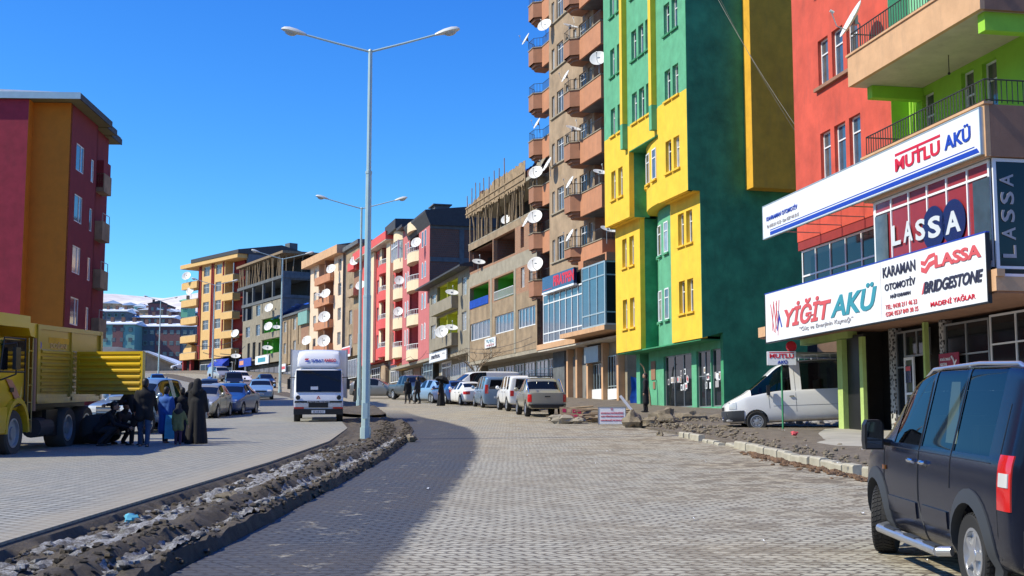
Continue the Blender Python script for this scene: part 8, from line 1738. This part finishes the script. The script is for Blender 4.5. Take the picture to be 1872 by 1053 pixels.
# debris pile: tilted old panels, planks, white post
for i, (x, y, rx, ry, rz, w_, h_, mt, lab) in enumerate(((2.5, 50.5, 58, 4, 8, 1.25, .55, 'timber', 'brown old sign panel with red and white blocks leaning on the debris'), (2.25, 49.8, 40, -3, 12, 1.0, .35, 'old_brick', 'smaller red lettered panel lying below the other in the debris'))):
    t = thing('old_sign_panel', lab, 'panel', (x, y, gz(y) + .12), R(rz)); t.rotation_euler = (R(-90 + rx), R(ry), R(rz)); MB().box(-w_ / 2, w_ / 2, -.02, .02, 0, h_).build('board', mt, t)
    for j in range(5): MB().box(-w_ / 2 + .1 + j * .2, -w_ / 2 + .24 + j * .2, -.03, -.021, h_ * .55, h_ * .85).build('painted_block', ['sign_maroon', 'tan_plaster', 'sign_maroon', 'sign_maroon', 'tan_plaster'][j], t)
k = MB()
for i in range(16): a = rnd.uniform(-.6, .6); x, y = rnd.uniform(2.2, 4.6), rnd.uniform(49.6, 52.5); L = rnd.uniform(.4, 1.1); z = gz(y) + rnd.uniform(.12, .55); k.tube((x - L * math.cos(a), y - L * math.sin(a), z), (x + L * math.cos(a), y + L * math.sin(a), z + rnd.uniform(-.1, .2)), rnd.uniform(.02, .05), n=4)
for i in range(26): x, y = rnd.uniform(1.6, 4.8), rnd.uniform(49.4, 53); k.rock((x, y, gz(y) + .15), rnd.uniform(.12, .32), i, 5, (1.5, 1, .6), mi=1)
tag(k.build('debris_pile', ['timber', 'concrete']), 'pile of broken concrete slabs and planks left of the green building', None, kind='stuff')
o = MB().box(-.05, .05, -.05, .05, 0, 1.1).build('white_post', 'sign_white'); o.location = (4.9, 50.3, gz(50.3) + .2); o.rotation_euler = (0, R(-38), 0); tag(o, 'white painted batten leaning in the debris beside the green pillar', 'batten')
o = MB().path([(0, 0, 0), (-.05, 0, .9), (-.16, 0, 1.6), (-.32, .05, 2.3), (-.5, .05, 2.5)], [.045, .05, .045, .04, .03], 6).build('leaning_stick', 'timber', smooth=30); o.location = G.world(7.0, -1.15, 2.62); tag(o, 'crooked brown branch leaning on the green wall beside the entrance', 'branch')
cu = thing('blue_sheet_roll', 'bright blue plastic wrapped roll hanging in the passage beside the green pillar', 'roll', G.world(10.5, -1.6, 3.2), 0); sheet('wrap', 'blue_tarp', cu, [(-.2, 0, 0), (.25, 0, 0), (.2, 0, 1.4), (-.15, 0, 1.45)], 6, 12, .1)
# concrete platform edge under the green shop windows
b = MB(); 
for i in range(24):
    t = i / 23; p = G.world(-1.0 + 10.6 * t, -.9 + .25 * noise.noise(Vector((i * .7, 0, 0))), 0); zz = 2.55 + .3 * t; b.rock((p.x, p.y, zz - .3), .36, i, 6, (1, .7, .75), rough=.6)
o = b.build('broken_platform', 'rubble', smooth=35); tag(o, 'broken earth and concrete edge below the shop windows of the green building', 'platform')
# bare tree by the brick block
def tree(label, loc, h, seed, spread=1., levels=5):
    t = thing('bare_tree', label, 'tree', loc, 0); r_ = random.Random(seed); tk, br_ = MB(), MB()
    def grow(p, d, L, r, lv):
        q = p + d * L; mid = p + d * L * .5 + Vector((r_.uniform(-1, 1), r_.uniform(-1, 1), 0)) * L * .07
        (tk if lv >= levels - 1 else br_).path([p, mid, q], [r, r * .85, r * .68], 6 if lv > 2 else 4)
        if lv == 0: return
        for i in range(r_.choice([2, 3, 3])):
            a = r_.uniform(0, 2 * math.pi); t_ = r_.uniform(.35, .75) * spread; nd = (d + Vector((math.cos(a) * t_, math.sin(a) * t_, r_.uniform(-.1, .25)))).normalized(); grow(p.lerp(q, r_.uniform(.6, 1)), nd, L * r_.uniform(.62, .82), r * .6, lv - 1)
    grow(Vector((0, 0, 0)), Vector((0, 0, 1)), h * .3, h * .016, levels); tk.build('trunk', 'timber', t); br_.build('branches', 'timber', t); return t
tree('leafless pale brown tree in front of the ground floor of the brick block', Br.world(-1.2, 2.3, 4.3), 5.2, 3, 1.2, 5)
tree('thin leafless tree rising behind the roof of the brick block', Br.world(-6.6, -8, 19.0), 3.4, 8, .6, 4)
# cables
def cable(label, pts, r=.012, sag=.5):
    P = []
    for a, c in zip(pts, pts[1:]):
        a, c = Vector(a), Vector(c)
        for i in range(12): t = i / 12; p = a.lerp(c, t); p.z -= sag * 4 * t * (1 - t); P.append(p)
    P.append(Vector(pts[-1])); o = MB().path(P, r, 5).build('overhead_cable', 'black_plastic'); return tag(o, label, 'cable')
cable('thin black cable crossing in front of the ochre wall', [G.world(-.6, .5, 24.5), S.world(1.95, -1, 11.2)], .009, .6)
cable('second thinner cable crossing in front of the ochre wall', [G.world(-.6, -1.5, 21), S.world(1.95, -2, 9.6)], .006, .5)
cable('black cable slung along the front of the brick block below the windows', [Mr.world(15, .3, 8.9), Br.world(8.8, .3, 8.3), Br.world(-7.3, .3, 8.0)], .014, .35)
cable('thin cable along the fronts of the pink and rose red blocks', [Rd.world(12, .9, 9.6), Pb.world(4, .9, 8.9), Mr.world(12, .9, 8.9)], .016, .5)
cable('thin cable hanging in front of the yellow striped block', [Yl.world(14, 1, 16.5), Dk.world(18, 1, 16.5)], .05, .5)
